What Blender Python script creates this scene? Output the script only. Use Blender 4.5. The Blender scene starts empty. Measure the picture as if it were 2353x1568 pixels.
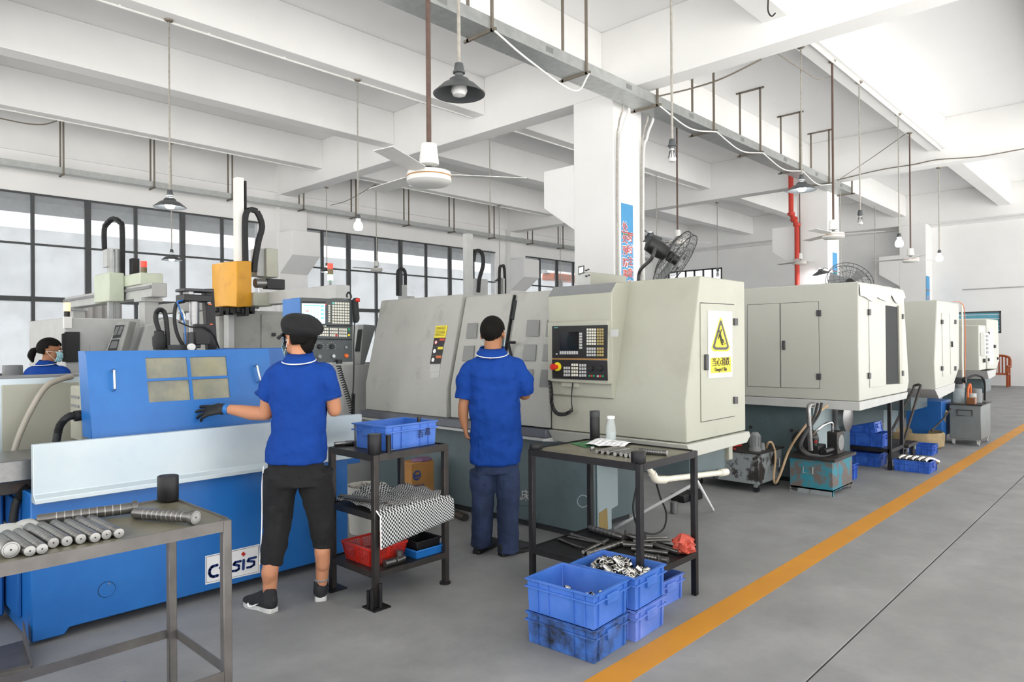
import bpy, math, random
from mathutils import Vector, Matrix
random.seed(7)
D = bpy.data
COL = bpy.context.scene.collection
SC = bpy.context.scene
# ---------------------------------------------------------------- camera
# solved from the photograph's vanishing points (2353 x 1568 px frame)
YAW, PIT, ROL = [math.radians(a) for a in (46.54197, 0.13094, -0.39279)]
FPX, CX, CY, CAMH = 1594.376, 1176.5, 784.0, 1.5
fw = Vector((math.sin(YAW)*math.cos(PIT), math.cos(YAW)*math.cos(PIT), math.sin(PIT)))
rt0 = Vector((math.cos(YAW), -math.sin(YAW), 0)); up0 = rt0.cross(fw)
rt = rt0*math.cos(ROL) + up0*math.sin(ROL); up = up0*math.cos(ROL) - rt0*math.sin(ROL)
EYE = Vector((0, 0, CAMH))
cd = D.cameras.new('camera'); cam = D.objects.new('camera', cd); COL.objects.link(cam)
cam.matrix_world = Matrix(((rt.x, up.x, -fw.x, 0), (rt.y, up.y, -fw.y, 0), (rt.z, up.z, -fw.z, CAMH), (0, 0, 0, 1)))
cd.sensor_width = 36; cd.lens = FPX/2353*36; cd.clip_start = .05; cd.clip_end = 300
SC.camera = cam
# ---------------------------------------------------------------- light: overcast daylight from the open sides and the windows
w = D.worlds.new('sky'); SC.world = w; w.use_nodes = True
wb = w.node_tree.nodes['Background']; wb.inputs[0].default_value = (.97, .985, 1, 1); wb.inputs[1].default_value = 1.12
# sun shining through the open aisle side of the hall (outside the right edge of the photo)
sd_ = D.lights.new('sun', 'SUN'); sd_.energy = 14; sd_.angle = .02; sd_.color = (1, .98, .95)
so_ = D.objects.new('sun', sd_); COL.objects.link(so_); so_.rotation_euler = Vector((.22, .7, -.68)).to_track_quat('-Z', 'Y').to_euler()
SC.view_settings.view_transform = 'Standard'; SC.view_settings.look = 'None'
SC.view_settings.gamma = 1; SC.view_settings.use_curve_mapping = False
SC.view_settings.exposure = 1.3
# ---------------------------------------------------------------- photo pixel -> point on a known plane
def ray(x, y): return fw + rt*((x-CX)/FPX) - up*((y-CY)/FPX)
def onz(x, y, z=0.): d = ray(x, y); return EYE + d*((z-CAMH)/d.z)
def onx(x, y, X): d = ray(x, y); return EYE + d*(X/d.x)
def ony(x, y, Y): d = ray(x, y); return EYE + d*(Y/d.y)
def onp(x, y, p0, n): d = ray(x, y); return EYE + d*((Vector(p0)-EYE).dot(n)/d.dot(n))
def lin(c):
    if isinstance(c, str): c = [int(c[i:i+2], 16)/255 for i in (0, 2, 4)]
    return tuple((v/12.92 if v <= .04045 else ((v+.055)/1.055)**2.4) for v in c[:3]) + (1,)
# ---------------------------------------------------------------- materials
M = {}
def mat(name, col, rough=.5, metal=0., var=.08, scale=6., bump=0., bscale=80., dirt=None, emit=0., alpha=1., spec=.5, trans=0., aniso=None, stretch=None):
    """principled material: base colour with broad noise, optional patches of dirt, tone variation and painted reflections (colour, amount, scale), fine bump"""
    m = D.materials.new(name); m.use_nodes = True; M[name] = m
    nt = m.node_tree; N = nt.nodes; L = nt.links
    b = N['Principled BSDF']; c = lin(col)
    b.inputs['Roughness'].default_value = rough; b.inputs['Metallic'].default_value = metal
    b.inputs['Specular IOR Level'].default_value = spec
    b.inputs['Base Color'].default_value = c
    tc = N.new('ShaderNodeTexCoord'); co = tc.outputs['Object']
    if stretch:
        mp = N.new('ShaderNodeMapping'); L.new(co, mp.inputs[0]); mp.inputs['Scale'].default_value = stretch; co = mp.outputs[0]
    out = None
    if var:
        n = N.new('ShaderNodeTexNoise'); n.inputs['Scale'].default_value = scale; n.inputs['Detail'].default_value = 5; L.new(co, n.inputs['Vector'])
        r = N.new('ShaderNodeMapRange'); L.new(n.outputs[0], r.inputs[0]); r.inputs[1].default_value = .3; r.inputs[2].default_value = .7
        r.inputs[3].default_value = 1-var; r.inputs[4].default_value = 1+var*.6
        mx = N.new('ShaderNodeVectorMath'); mx.operation = 'SCALE'; mx.inputs[0].default_value = c[:3]; L.new(r.outputs[0], mx.inputs['Scale']); out = mx.outputs[0]
    if dirt:
        dc, amt, ds = dirt[:3]
        n2 = N.new('ShaderNodeTexNoise'); n2.inputs['Scale'].default_value = ds; n2.inputs['Detail'].default_value = 8; n2.inputs['Roughness'].default_value = .65; L.new(co, n2.inputs['Vector'])
        r2 = N.new('ShaderNodeMapRange'); L.new(n2.outputs[0], r2.inputs[0]); sh = dirt[3] if len(dirt) > 3 else .12
        r2.inputs[1].default_value = 1-amt-sh; r2.inputs[2].default_value = 1-amt+sh; r2.clamp = True
        mx2 = N.new('ShaderNodeMix'); mx2.data_type = 'RGBA'; L.new(r2.outputs[0], mx2.inputs[0])
        if out: L.new(out, mx2.inputs[6])
        else: mx2.inputs[6].default_value = c
        mx2.inputs[7].default_value = lin(dc); out = mx2.outputs[2]
    if out: L.new(out, b.inputs['Base Color'])
    if bump:
        n3 = N.new('ShaderNodeTexNoise'); n3.inputs['Scale'].default_value = bscale; n3.inputs['Detail'].default_value = 4; L.new(co, n3.inputs['Vector'])
        bp = N.new('ShaderNodeBump'); bp.inputs['Strength'].default_value = bump; bp.inputs['Distance'].default_value = .01; L.new(n3.outputs[0], bp.inputs['Height']); L.new(bp.outputs[0], b.inputs['Normal'])
    if emit: b.inputs['Emission Color'].default_value = c; b.inputs['Emission Strength'].default_value = emit
    if alpha < 1: b.inputs['Alpha'].default_value = alpha
    if trans: b.inputs['Transmission Weight'].default_value = trans
    return m
mat('plaster', 'f1f1f0', .9, var=.03, scale=1.2, bump=.15, bscale=25)
mat('plaster_slab', 'f3f3f3', .9, var=.02, scale=.8)
mat('concrete', '8f8f8f', .62, var=.13, scale=1.6, bump=.12, bscale=30, dirt=('7a7a7b', .45, 2.2, .18))
mat('joint', '2c2c2d', .9)
mat('stripe', 'c5861f', .6, var=.07, scale=3)
mat('steel_frame', '4b4d4e', .5, .3)
mat('galv', 'b9bcbb', .42, .65, var=.12, scale=9)
mat('galv_dark', '857d72', .55, .5, var=.15)
mat('white_plastic', 'e9e9e6', .4)
mat('white_paint', 'e4e4df', .45, var=.05)
mat('cream', 'a5a597', .42, var=.045, scale=3, dirt=('969484', .30, 2.5, .15))
mat('cream2', 'b0b1a8', .42, var=.03, scale=2)
mat('cream_grey', 'a5a59f', .4, var=.06, scale=3, dirt=('82827d', .3, 4, .15))
mat('base_grey', '56666a', .45, var=.1, scale=3, dirt=('404b4d', .35, 3, .2))
mat('base_light', '9aa9ac', .45, var=.08, scale=3)
mat('gutter', '5f626a', .4, .3)
mat('black', '141415', .5)
mat('black_rubber', '18191b', .65)
mat('dark_grey', '3a3b3d', .5)
mat('mid_grey', '7d7f80', .5)
mat('light_grey', 'b5b6b4', .5)
mat('chrome', 'c9cacb', .2, 1.)
mat('steel', '8f8f8f', .32, .9, var=.12, scale=40)
mat('steel_bright', 'c9c7c3', .2, 1., var=.06, scale=30)
mat('steel_dark', '403d3b', .45, .6, var=.2, scale=14, dirt=('5a443a', .32, 12, .15))
mat('steel_black', '29282a', .45, .55, var=.25, scale=16)
mat('blue_paint', '155fa9', .35, var=.05, scale=2, dirt=('2877c2', .4, 1.5, .25))
mat('blue_deep', '1c5ea6', .4, var=.08)
mat('zinc_panel', 'b5c4ce', .38, .25, var=.04, scale=2, dirt=('d0d8d8', .45, 1.2, .25))
mat('crate', '356bc0', .42, var=.12, scale=5, dirt=('5f83d6', .42, 3, .2))
mat('crate_b2', '4670c4', .48, var=.1, scale=6, dirt=('8092dc', .47, 4, .2))
mat('crate_dirty', '3f6fc0', .5, var=.15, scale=6, dirt=('23272e', .47, 7, .12))
mat('crate_b', '2454b4', .42, var=.1, scale=6, dirt=('4c7fd8', .35, 6, .2))
mat('shirt', '123d8c', .85, var=.06, scale=8, bump=.35, bscale=11, spec=.2)
mat('skin', 'bd8464', .55, var=.05, scale=12, spec=.3)
mat('skin_tan', 'a06f50', .55, var=.06, scale=12, spec=.3)
mat('hair', '120f0c', .7, var=.3, scale=60, bump=.6, bscale=180, spec=.15)
mat('cloth_black', '141416', .9, var=.1, scale=12, bump=.35, bscale=18)
mat('jeans', '1b2842', .9, var=.2, scale=5, bump=.4, bscale=16, dirt=('35456b', .4, 4, .2))
mat('white', 'f2f2f2', .6)
mat('mask', 'a9dbe6', .7)
mat('yellow_box', 'd79a22', .4, var=.08, scale=5, dirt=('b77f18', .3, 6, .15))
mat('red', 'c23a2c', .45, var=.08)
mat('red_plastic', 'c22a1e', .35)
mat('orange', 'd86a2c', .5)
mat('yellow', 'e2cf26', .5, var=.02)
mat('glass_frost', 'e8edf0', .3)
mat('lamp_on', 'ffffff', .4, emit=45.)
mat('bulb_off', 'd8d8d8', .25)
mat('shade', '55585a', .4, .3)
mat('shade_white', 'd5dadd', .4)
mat('teal', '2a8496', .5, var=.1, dirt=('6a605b', .5, 5.5, .04))
mat('tank_grey', '8f9596', .5, var=.1, dirt=('332e2c', .45, 5, .03))
mat('kraft', 'a5763f', .8, var=.1, dirt=('7d552b', .3, 4, .2))
mat('wood', '9c4515', .35, var=.15, scale=10)
mat('bag_red', 'c2503f', .5, var=.1)
mat('hose_tan', 'b59a78', .5)
mat('hose_grey', 'a39d92', .5)
mat('paper', 'f4f5f6', .8)
mat('pvc', 'e6e2d2', .4, var=.05)
mat('door_panel', 'dededa', .5)
def frost():
    m = D.materials.new('frosted_pane'); m.use_nodes = True; M['pane'] = m; nt = m.node_tree; N = nt.nodes; L = nt.links
    for n in list(N):
        if n.type == 'BSDF_PRINCIPLED': N.remove(n)
    o = [n for n in N if n.type == 'OUTPUT_MATERIAL'][0]
    t = N.new('ShaderNodeBsdfTransparent'); t.inputs[0].default_value = (.9, .91, .92, 1)
    d = N.new('ShaderNodeBsdfTranslucent'); d.inputs[0].default_value = (.55, .56, .56, 1)
    g = N.new('ShaderNodeBsdfDiffuse'); g.inputs[0].default_value = (.5, .51, .52, 1)
    a = N.new('ShaderNodeMixShader'); a.inputs[0].default_value = .35; L.new(d.outputs[0], a.inputs[1]); L.new(g.outputs[0], a.inputs[2])
    nz = N.new('ShaderNodeTexNoise'); nz.inputs['Scale'].default_value = 2.2; nz.inputs['Detail'].default_value = 7
    tc = N.new('ShaderNodeTexCoord'); L.new(tc.outputs['Object'], nz.inputs['Vector'])
    mr = N.new('ShaderNodeMapRange'); L.new(nz.outputs[0], mr.inputs[0]); mr.inputs[1].default_value = .35; mr.inputs[2].default_value = .7; mr.inputs[3].default_value = .2; mr.inputs[4].default_value = .36
    b = N.new('ShaderNodeMixShader'); L.new(mr.outputs[0], b.inputs[0]); L.new(t.outputs[0], b.inputs[1]); L.new(a.outputs[0], b.inputs[2]); L.new(b.outputs[0], o.inputs[0])
frost()
def glassmat(name, col, a):
    m = D.materials.new(name); m.use_nodes = True; M[name] = m; nt = m.node_tree; N = nt.nodes; L = nt.links
    b = N['Principled BSDF']; b.inputs['Base Color'].default_value = lin(col); b.inputs['Roughness'].default_value = .12; b.inputs['Alpha'].default_value = a
glassmat('clear_pane', 'cfd9d9', .35); glassmat('bottle_glass', 'dfe8ea', .28); glassmat('water', 'cfd8d4', .4)
# ---------------------------------------------------------------- mesh builder
class MB:
    def __init__(s): s.v = []; s.f = []; s.m = []
    def add(s, vs, fs, m=0):
        o = len(s.v); s.v += [Vector(p) for p in vs]
        for f in fs: s.f.append([i+o for i in f]); s.m.append(m)
        return s
    def box(s, x0, x1, y0, y1, z0, z1, m=0):
        if x0 > x1: x0, x1 = x1, x0
        if y0 > y1: y0, y1 = y1, y0
        if z0 > z1: z0, z1 = z1, z0
        return s.add([(x0,y0,z0),(x1,y0,z0),(x1,y1,z0),(x0,y1,z0),(x0,y0,z1),(x1,y0,z1),(x1,y1,z1),(x0,y1,z1)],
                     [(3,2,1,0),(4,5,6,7),(0,1,5,4),(1,2,6,5),(2,3,7,6),(3,0,4,7)], m)
    def obox(s, c, size, rot=None, m=0):
        """box centred at c with a rotation matrix (columns = axes) or euler tuple"""
        if rot is None: R = Matrix.Identity(3)
        elif isinstance(rot, Matrix): R = rot
        else:
            from mathutils import Euler
            R = Euler(rot).to_matrix()
        a, b, d = [k/2 for k in size]; c = Vector(c)
        P = [(-a,-b,-d),(a,-b,-d),(a,b,-d),(-a,b,-d),(-a,-b,d),(a,-b,d),(a,b,d),(-a,b,d)]
        return s.add([c + R@Vector(p) for p in P], [(3,2,1,0),(4,5,6,7),(0,1,5,4),(1,2,6,5),(2,3,7,6),(3,0,4,7)], m)
    def bar(s, p0, p1, w, h, m=0, upv=(0,0,1)):
        """rectangular bar from p0 to p1"""
        p0, p1 = Vector(p0), Vector(p1); d = p1-p0; L = d.length; d.normalize(); u = Vector(upv)
        if abs(d.dot(u)) > .98: u = Vector((0,1,0))
        x = d.cross(u).normalized(); u = x.cross(d)
        return s.obox((p0+p1)/2, (w, L, h), Matrix((x, d, u)).transposed(), m)
    def cyl(s, p0, p1, r0, r1=None, n=14, m=0, caps=True):
        return s.tube([p0, p1], [r0, r0 if r1 is None else r1], n, m, caps)
    def tube(s, pts, r, n=8, m=0, caps=True):
        pts = [Vector(p) for p in pts]; k = len(pts)
        R = r if isinstance(r, (list, tuple)) else [r]*k
        t0 = (pts[1]-pts[0]).normalized(); u = Vector((0,0,1)) if abs(t0.z) < .9 else Vector((1,0,0))
        x = t0.cross(u).normalized(); rings = []
        for i in range(k):
            t = ((pts[min(i+1,k-1)]-pts[i]).normalized() + (pts[i]-pts[max(i-1,0)]).normalized())
            t = t.normalized() if t.length > 1e-6 else t0
            x = (x - t*x.dot(t)).normalized(); y = t.cross(x)
            rings.append([pts[i] + (x*math.cos(a) + y*math.sin(a))*R[i] for a in [2*math.pi*j/n for j in range(n)]])
        return s.loft(rings, caps, m)
    def loft(s, rings, caps=True, m=0):
        n = len(rings[0]); o = len(s.v)
        for r in rings: s.v += [Vector(p) for p in r]
        for i in range(len(rings)-1):
            for j in range(n):
                s.f.append([o+i*n+j, o+i*n+(j+1)%n, o+(i+1)*n+(j+1)%n, o+(i+1)*n+j]); s.m.append(m)
        if caps:
            s.f.append([o+j for j in range(n)][::-1]); s.m.append(m)
            s.f.append([o+(len(rings)-1)*n+j for j in range(n)]); s.m.append(m)
        return s
    def lathe(s, prof, c=(0,0,0), n=20, m=0, axis=(0,0,1), caps=True):
        """profile of (radius, height along axis)"""
        a = Vector(axis).normalized(); u = Vector((1,0,0)) if abs(a.x) < .9 else Vector((0,1,0))
        x = a.cross(u).normalized(); y = a.cross(x); c = Vector(c)
        return s.loft([[c + a*h + (x*math.cos(t) + y*math.sin(t))*max(r, 1e-4) for t in [2*math.pi*j/n for j in range(n)]] for r, h in prof], caps, m)
    def prism(s, poly, ax, a, b, m=0):
        """extrude a 2D polygon along axis ax from a to b; poly in the other two axes (x:(y,z) y:(x,z) z:(x,y))"""
        def P(q, t): return (t, q[0], q[1]) if ax == 'x' else (q[0], t, q[1]) if ax == 'y' else (q[0], q[1], t)
        return s.loft([[P(q, a) for q in poly], [P(q, b) for q in poly]], True, m)
    def slab(s, quad, t, m=0):
        """quad of 3D points extruded by vector t"""
        t = Vector(t); q = [Vector(p) for p in quad]
        return s.loft([q, [p+t for p in q]], True, m)
    def ball(s, c, r, n=14, k=8, m=0, R=None):
        r = r if isinstance(r, (tuple, list)) else (r, r, r); c = Vector(c); rings = []
        for i in range(k+1):
            a = math.pi*i/k; q = []
            for j in range(n):
                b = 2*math.pi*j/n; p = Vector((r[0]*max(math.sin(a), .02)*math.cos(b), r[1]*max(math.sin(a), .02)*math.sin(b), -r[2]*math.cos(a)))
                q.append(c + (R@p if R else p))
            rings.append(q)
        return s.loft(rings, True, m)
    def build(s, name, mats, parent=None, bevel=0., smooth=True, loc=None, kind=None, label=None, angle=38, seg=1):
        me = D.meshes.new(name); off = Vector((0,0,0))
        if parent is not None:
            rp = parent
            while rp.parent is not None: rp = rp.parent
            if rp.get('_w'): off = parent_world(parent)
        elif loc is not None: off = Vector(loc)
        me.from_pydata([p-off for p in s.v], [], s.f)
        if not isinstance(mats, (list, tuple)): mats = [mats]
        for q in mats: me.materials.append(M[q] if isinstance(q, str) else q)
        me.polygons.foreach_set('material_index', s.m)
        import bmesh
        bm = bmesh.new(); bm.from_mesh(me); bmesh.ops.recalc_face_normals(bm, faces=bm.faces); bm.to_mesh(me); bm.free()
        if smooth:
            me.shade_smooth(); me.set_sharp_from_angle(angle=math.radians(angle))
        o = D.objects.new(name, me); COL.objects.link(o)
        if parent is not None: o.parent = parent
        elif loc is not None: o.location = loc
        if bevel:
            bv = o.modifiers.new('bevel', 'BEVEL'); bv.width = bevel; bv.segments = seg; bv.limit_method = 'ANGLE'; bv.angle_limit = math.radians(40); bv.harden_normals = False
        if kind: o['kind'] = kind
        if label: o['label'] = label
        return o
def parent_world(p):
    v = Vector((0,0,0))
    while p is not None: v = v + p.matrix_basis.translation; p = p.parent
    return v
def tag(o, label, cat=None, group=None, kind=None):
    o['label'] = label
    if cat: o['category'] = cat
    if group: o['group'] = group
    if kind: o['kind'] = kind
    return o
def thing(name, label, cat, loc=(0,0,0), group=None, rz=0.):
    """an Empty at the thing's base; parts are built in world coordinates (rz = 0) or local ones"""
    o = D.objects.new(name, None); COL.objects.link(o); o.location = loc; o.rotation_euler = (0, 0, rz); o.empty_display_size = .05
    tag(o, label, cat, group)
    if rz == 0.: o['_w'] = 1
    return o
def struct(o, label=None):
    o['kind'] = 'structure'
    if label: o['label'] = label
    return o
def dup(root, loc=None, rz=None, label=None, group=None, rot=None):
    r = root.copy(); COL.objects.link(r)
    if loc is not None: r.location = loc
    if rz is not None: r.rotation_euler = (0, 0, rz)
    if rot is not None: r.rotation_euler = rot
    if label: r['label'] = label
    if group: r['group'] = group
    for ch in list(root.children):
        c = ch.copy(); COL.objects.link(c); c.parent = r
        for g in list(ch.children):
            d = g.copy(); COL.objects.link(d); d.parent = c
    return r
def text(body, mat_, size, origin, xdir, ydir, parent=None, name='lettering', ext=.0015, align='CENTER', off=None, shear=0., bold=0.):
    """lettering turned into a mesh lying on a surface: x runs along xdir, y along ydir"""
    cu = D.curves.new(name, 'FONT'); cu.body = body; cu.size = size; cu.extrude = ext; cu.align_x = align; cu.align_y = 'CENTER'; cu.shear = shear; cu.offset = bold; cu.resolution_u = 3
    to = D.objects.new('tmp_text', cu); COL.objects.link(to)
    dg = bpy.context.evaluated_depsgraph_get(); me = D.meshes.new_from_object(to.evaluated_get(dg)); D.objects.remove(to); D.curves.remove(cu)
    x = Vector(xdir).normalized(); y = Vector(ydir).normalized(); z = x.cross(y)
    base = parent_world(parent) if parent is not None else Vector((0,0,0))
    R = Matrix((x, y, z)).transposed(); o3 = Vector(origin)-base
    for v in me.vertices: v.co = R@v.co + o3
    me.materials.clear(); me.materials.append(M[mat_] if isinstance(mat_, str) else mat_)
    me.name = name; o = D.objects.new(name, me); COL.objects.link(o)
    if parent is not None: o.parent = parent
    return o
# ================================================================ STRUCTURE
SLAB, JO, BM_ = 6.4, 5.71, 5.4
YW, XW = 17.0, 27.2
fl = struct(MB().box(-9, XW, -7, YW, -.3, -.006).build('floor', 'joint'), 'grey concrete floor slabs with dark joints')
XC = [-9, .2, 8.8, 17.5, XW]; YC = [-7, 1.17, 6.6, 11.9, YW]
for i in range(4):
    for j in range(4):
        g = .004; MB().box(XC[i]+g, XC[i+1]-g, YC[j]+g, YC[j+1]-g, -.2, 0).build('slab', 'concrete', fl, bevel=.003)
struct(MB().box(-9, 26.9, 1.735, 1.887, .0, .0015).build('floor_stripe', 'stripe'), 'ochre yellow painted walkway line')
ce = struct(MB().box(-9, XW+.3, -7, YW+.3, SLAB, SLAB+.25).build('ceiling', 'plaster_slab'), 'white ceiling slab with beams')
for x in (.27, 8.97, 17.68, 26.42): MB().box(x, x+.37, -7, YW, BM_, SLAB).build('beam', 'plaster', ce, bevel=.008)
for y in (-6.9, -4.4, -1.75, .9, 3.55, 6.5, 9.16, 11.9, 14.73):
    for x0, x1 in ((-9, .27), (.64, 8.97), (9.34, 17.68), (18.05, 26.42)): MB().box(x0, x1, y, y+.34, JO, SLAB).build('joist', 'plaster', ce, bevel=.008)
# far wall and window wall
WIN = [(.45, 8.5), (9.85, 17.15), (18.55, 26.3)]; WZ0, WZM, WZ1 = .9, 2.47, 4.66
b = MB()
b.box(-9, XW+.3, YW, YW+.25, 0, WZ0); b.box(-9, XW+.3, YW, YW+.25, WZ1, SLAB)
xs = [-9] + [q for wv in WIN for q in wv] + [XW+.3]
for i in range(0, len(xs), 2): b.box(xs[i], xs[i+1], YW, YW+.25, WZ0, WZ1)
b.box(-9, XW, YW-.06, YW, 5.48, SLAB)
struct(b.build('wall_back', 'plaster'), 'white plaster wall above the factory windows')
b = MB()
wy0, wy1, wz0, wz1 = 3.95, 5.25, 1.7, 2.42       # small bluish window
vy0, vy1 = 13.6, 16.2                             # barred window
b.box(XW, XW+.25, -7, wy0, 0, SLAB); b.box(XW, XW+.25, wy0, wy1, 0, wz0); b.box(XW, XW+.25, wy0, wy1, wz1, SLAB)
b.box(XW, XW+.25, wy1, vy0, 0, SLAB); b.box(XW, XW+.25, vy0, vy1, 0, 2.3); b.box(XW, XW+.25, vy0, vy1, 4.6, SLAB); b.box(XW, XW+.25, vy1, YW, 0, SLAB)
struct(b.build('wall_right', 'plaster'), 'white end wall at the far side of the hall')
struct(MB().box(27.0, XW, -7, YW, 5.34, SLAB).build('trim_1', 'plaster'), 'ring beam along the top of the end wall')
# windows
def window(name, x0, x1, xs, thick, label):
    wo = struct(MB().box(x0, x1, YW+.02, YW+.09, WZM-.05, WZM+.05).box(x0, x1, YW+.02, YW+.08, 3.585, 3.625).box(x0, x1, YW+.02, YW+.08, WZ1-.04, WZ1).box(x0, x1, YW+.02, YW+.08, WZ0, WZ0+.05).build(name, 'steel_frame'), label)
    for i, x in enumerate(xs):
        h = .055 if i in thick else .03
        MB().box(x-h, x+h, YW, YW+.09, WZ0, WZ1).build('mullion', 'steel_frame', wo)
    ed = [x0] + list(xs) + [x1]
    for i in range(len(ed)-1):
        for z0, z1 in ((WZ0+.05, WZM-.05), (WZM+.05, 3.585), (3.625, WZ1-.04)):
            if ed[i+1]-ed[i] > .12: MB().box(ed[i]+.02, ed[i+1]-.02, YW+.045, YW+.05, z0, z1).build('pane', 'pane', wo)
    return wo
window('window_1', .45, 8.5, [.66, 1.64, 2.62, 3.6, 4.61, 5.57, 6.6, 7.55], (2, 4, 6), 'steel framed frosted windows at the left end of the hall')
window('window_2', 9.85, 17.15, [10.35, 11.2, 12.15, 13.05, 14.05, 15.05, 16.1], (1, 3, 5), 'steel framed frosted windows behind the cream machine')
window('window_3', 18.55, 26.3, [19.5, 20.5, 21.5, 22.5, 23.5, 24.5, 25.4], (1, 3, 5), 'steel framed frosted windows partly behind the column')
w4 = struct(MB().box(XW, XW+.06, wy0, wy1, wz1-.05, wz1).box(XW, XW+.06, wy0, wy1, wz0, wz0+.04).box(XW, XW+.06, wy0, wy0+.05, wz0, wz1).box(XW, XW+.06, wy1-.05, wy1, wz0, wz1).build('window_4', 'steel_frame'), 'small window with blue-green pane in the end wall')
mat('pane_teal', '5fa9bd', .3); MB().box(XW+.03, XW+.04, wy0, wy1, wz0, wz1).build('pane', 'pane_teal', w4)
for k in range(5): MB().box(XW+.022, XW+.03, wy0+.05, wy1-.05, 1.78+k*.13, 1.80+k*.13).build('slat', 'white_plastic', w4)
w5 = struct(MB().box(XW, XW+.06, vy0, vy1, 4.54, 4.6).box(XW, XW+.06, vy0, vy1, 2.3, 2.36).build('window_5', 'steel_frame'), 'tall barred window in the far corner')
for k in range(7): MB().box(XW, XW+.05, vy0+k*.42, vy0+k*.42+.07, 2.3, 4.6).build('mullion', 'dark_grey', w5)
MB().box(XW+.03, XW+.035, vy0, vy1, 2.3, 4.6).build('pane', 'pane', w5)
# outside the windows: canopy and pale neighbouring block seen blurred through the glass
mat('outside_wall', '5c5e60', .9); mat('canopy', 'b9bbbc', .9)
tag(MB().box(-6, 30, YW+.3, YW+1.9, 4.53, 4.73).build('canopy', 'canopy', loc=(10, YW+1, 4.53)), 'grey canopy slab outside above the windows', 'canopy')
tag(MB().box(-12, 40, 30, 31, 0, 5.75).build('neighbour_block', 'outside_wall', loc=(14, 30.5, 0)), 'pale building outside behind the frosted windows', 'building')
struct(MB().box(-20, 45, YW+.3, 60, -.3, -.02).build('outside_ground', 'concrete'), 'pale ground outside the windows')
mat('yard', 'b4b2ae', .9, var=.08)  # unseen pale ground, added to bounce sunlight onto the ceiling
struct(MB().box(-60, 80, -70, -7.0, -.3, -.03).build('bounce_yard_front', 'yard'), 'unseen pale concrete yard added to bounce sunlight in from the aisle side')
struct(MB().box(-70, -9.0, -7, 60, -.3, -.03).build('bounce_yard_side', 'yard'), 'unseen pale concrete yard added to bounce sunlight in from the open end')
# columns with corbels
def column(x, y0, y1, side, label, w=.8):
    co = struct(MB().box(x, x+w, y0, y1, 0, BM_).build('column', 'plaster', bevel=.01), label)
    if side:
        a, s_ = (y1, 1) if side > 0 else (y0, -1)
        MB().prism([(a, 4.41), (a+s_*.65, 4.41), (a+s_*.65, 3.78), (a, 3.34)], 'x', x, x+w).build('corbel', 'plaster', co, bevel=.008)
    return co
c1 = column(8.96, 6.28, 7.07, 1, 'white square column with blue slogan strip behind the cream machine')
c2 = column(17.67, 6.06, 6.8, 1, 'white square column beside the red pipe')
c3 = column(26.41, 5.9, 6.7, 1, 'white column against the end wall')
column(8.96, 16.8, 17, -1, 'white wall pier with corbel between the window bays')
column(17.67, 16.8, 17, -1, 'white wall pier with corbel behind the gantry robot')
# ================================================================ MACHINES
def helix(path, R, turns, per=8):
    """coil of radius R wound round a polyline path"""
    path = [Vector(p) for p in path]; seg = [(path[i+1]-path[i]).length for i in range(len(path)-1)]; T = sum(seg); out = []
    n = int(turns*per); x = None
    for k in range(n+1):
        d = T*k/n; i = 0
        while i < len(seg)-1 and d > seg[i]: d -= seg[i]; i += 1
        t = (path[i+1]-path[i]).normalized(); p = path[i] + t*d
        if x is None: x = t.orthogonal().normalized()
        x = (x - t*x.dot(t)).normalized(); y = t.cross(x); a = 2*math.pi*k/per
        out.append(p + (x*math.cos(a) + y*math.sin(a))*R)
    return out
def bez(P, n=12):
    """smooth curve through points (Catmull-Rom)"""
    P = [Vector(p) for p in P]; Q = [P[0]*2-P[1]] + P + [P[-1]*2-P[-2]]; out = []
    for i in range(1, len(Q)-2):
        for k in range(n):
            t = k/n; a, b_, c, d = Q[i-1], Q[i], Q[i+1], Q[i+2]
            out.append(.5*((2*b_) + (c-a)*t + (2*a-5*b_+4*c-d)*t*t + (3*b_-a-3*c+d)*t**3))
    out.append(P[-1]); return out
def keys(b, f, x0, y0, x1, y1, nc, nr, n, t=.004, fill=.72, m=0):
    """grid of little keys between two photo corners mapped by f (pixel -> point), raised along n"""
    n = Vector(n)
    for i in range(nc):
        for j in range(nr):
            u0 = x0+(x1-x0)*(i+.5-fill/2)/nc; u1 = x0+(x1-x0)*(i+.5+fill/2)/nc; v0 = y0+(y1-y0)*(j+.5-fill/2)/nr; v1 = y0+(y1-y0)*(j+.5+fill/2)/nr
            b.slab([f(u0,v0), f(u1,v0), f(u1,v1), f(u0,v1)], n*t, m)
    return b
# ---------------------------------------------------------------- cream lathe (the big machine in the middle)
mat('gap', '26282a', .8); mat('window_dark', '7b7d7b', .22, var=.08, scale=4); mat('screen_off', '15171b', .15)
XF, ZK, ZT, XT, YE, YL, ZB = 4.10, 1.10, 1.945, 4.30, 2.312, 5.93, .83
m1 = thing('lathe', 'large cream lathe with danger sign and black control panel, beside the standing man', 'machine', (4.6, 4.0, 0))
NL = Vector((-(ZT-ZK), 0, XT-XF)).normalized()         # outward normal of the leaning front
def LP(x, y): return onp(x, y, (XF, 0, ZK), NL)
def FR(x, y): return onx(x, y, XF)
def EN(x, y): return ony(x, y, YE)
prof = [(XF, ZB), (XF, ZK), (XT, ZT), (4.98, ZT), (4.98, ZB)]
YC1, YD1, YD0 = 3.47, 4.0, 4.68
MB().prism(prof, 'y', YE, YC1).build('end_housing', 'cream', m1, bevel=.006)
MB().prism([(XF+.035, ZB), (XF+.035, ZK), (XT+.03, ZT-.02), (4.98, ZT-.02), (4.98, ZB)], 'y', YC1, YD0).build('door_housing', 'cream_grey', m1, bevel=.004)
MB().prism([(XF-.01, ZB), (XF-.01, ZK), (XT-.01, ZT), (4.98, ZT), (4.98, ZB)], 'y', YD0, YL).build('side_housing', 'cream_grey', m1, bevel=.008)
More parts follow.
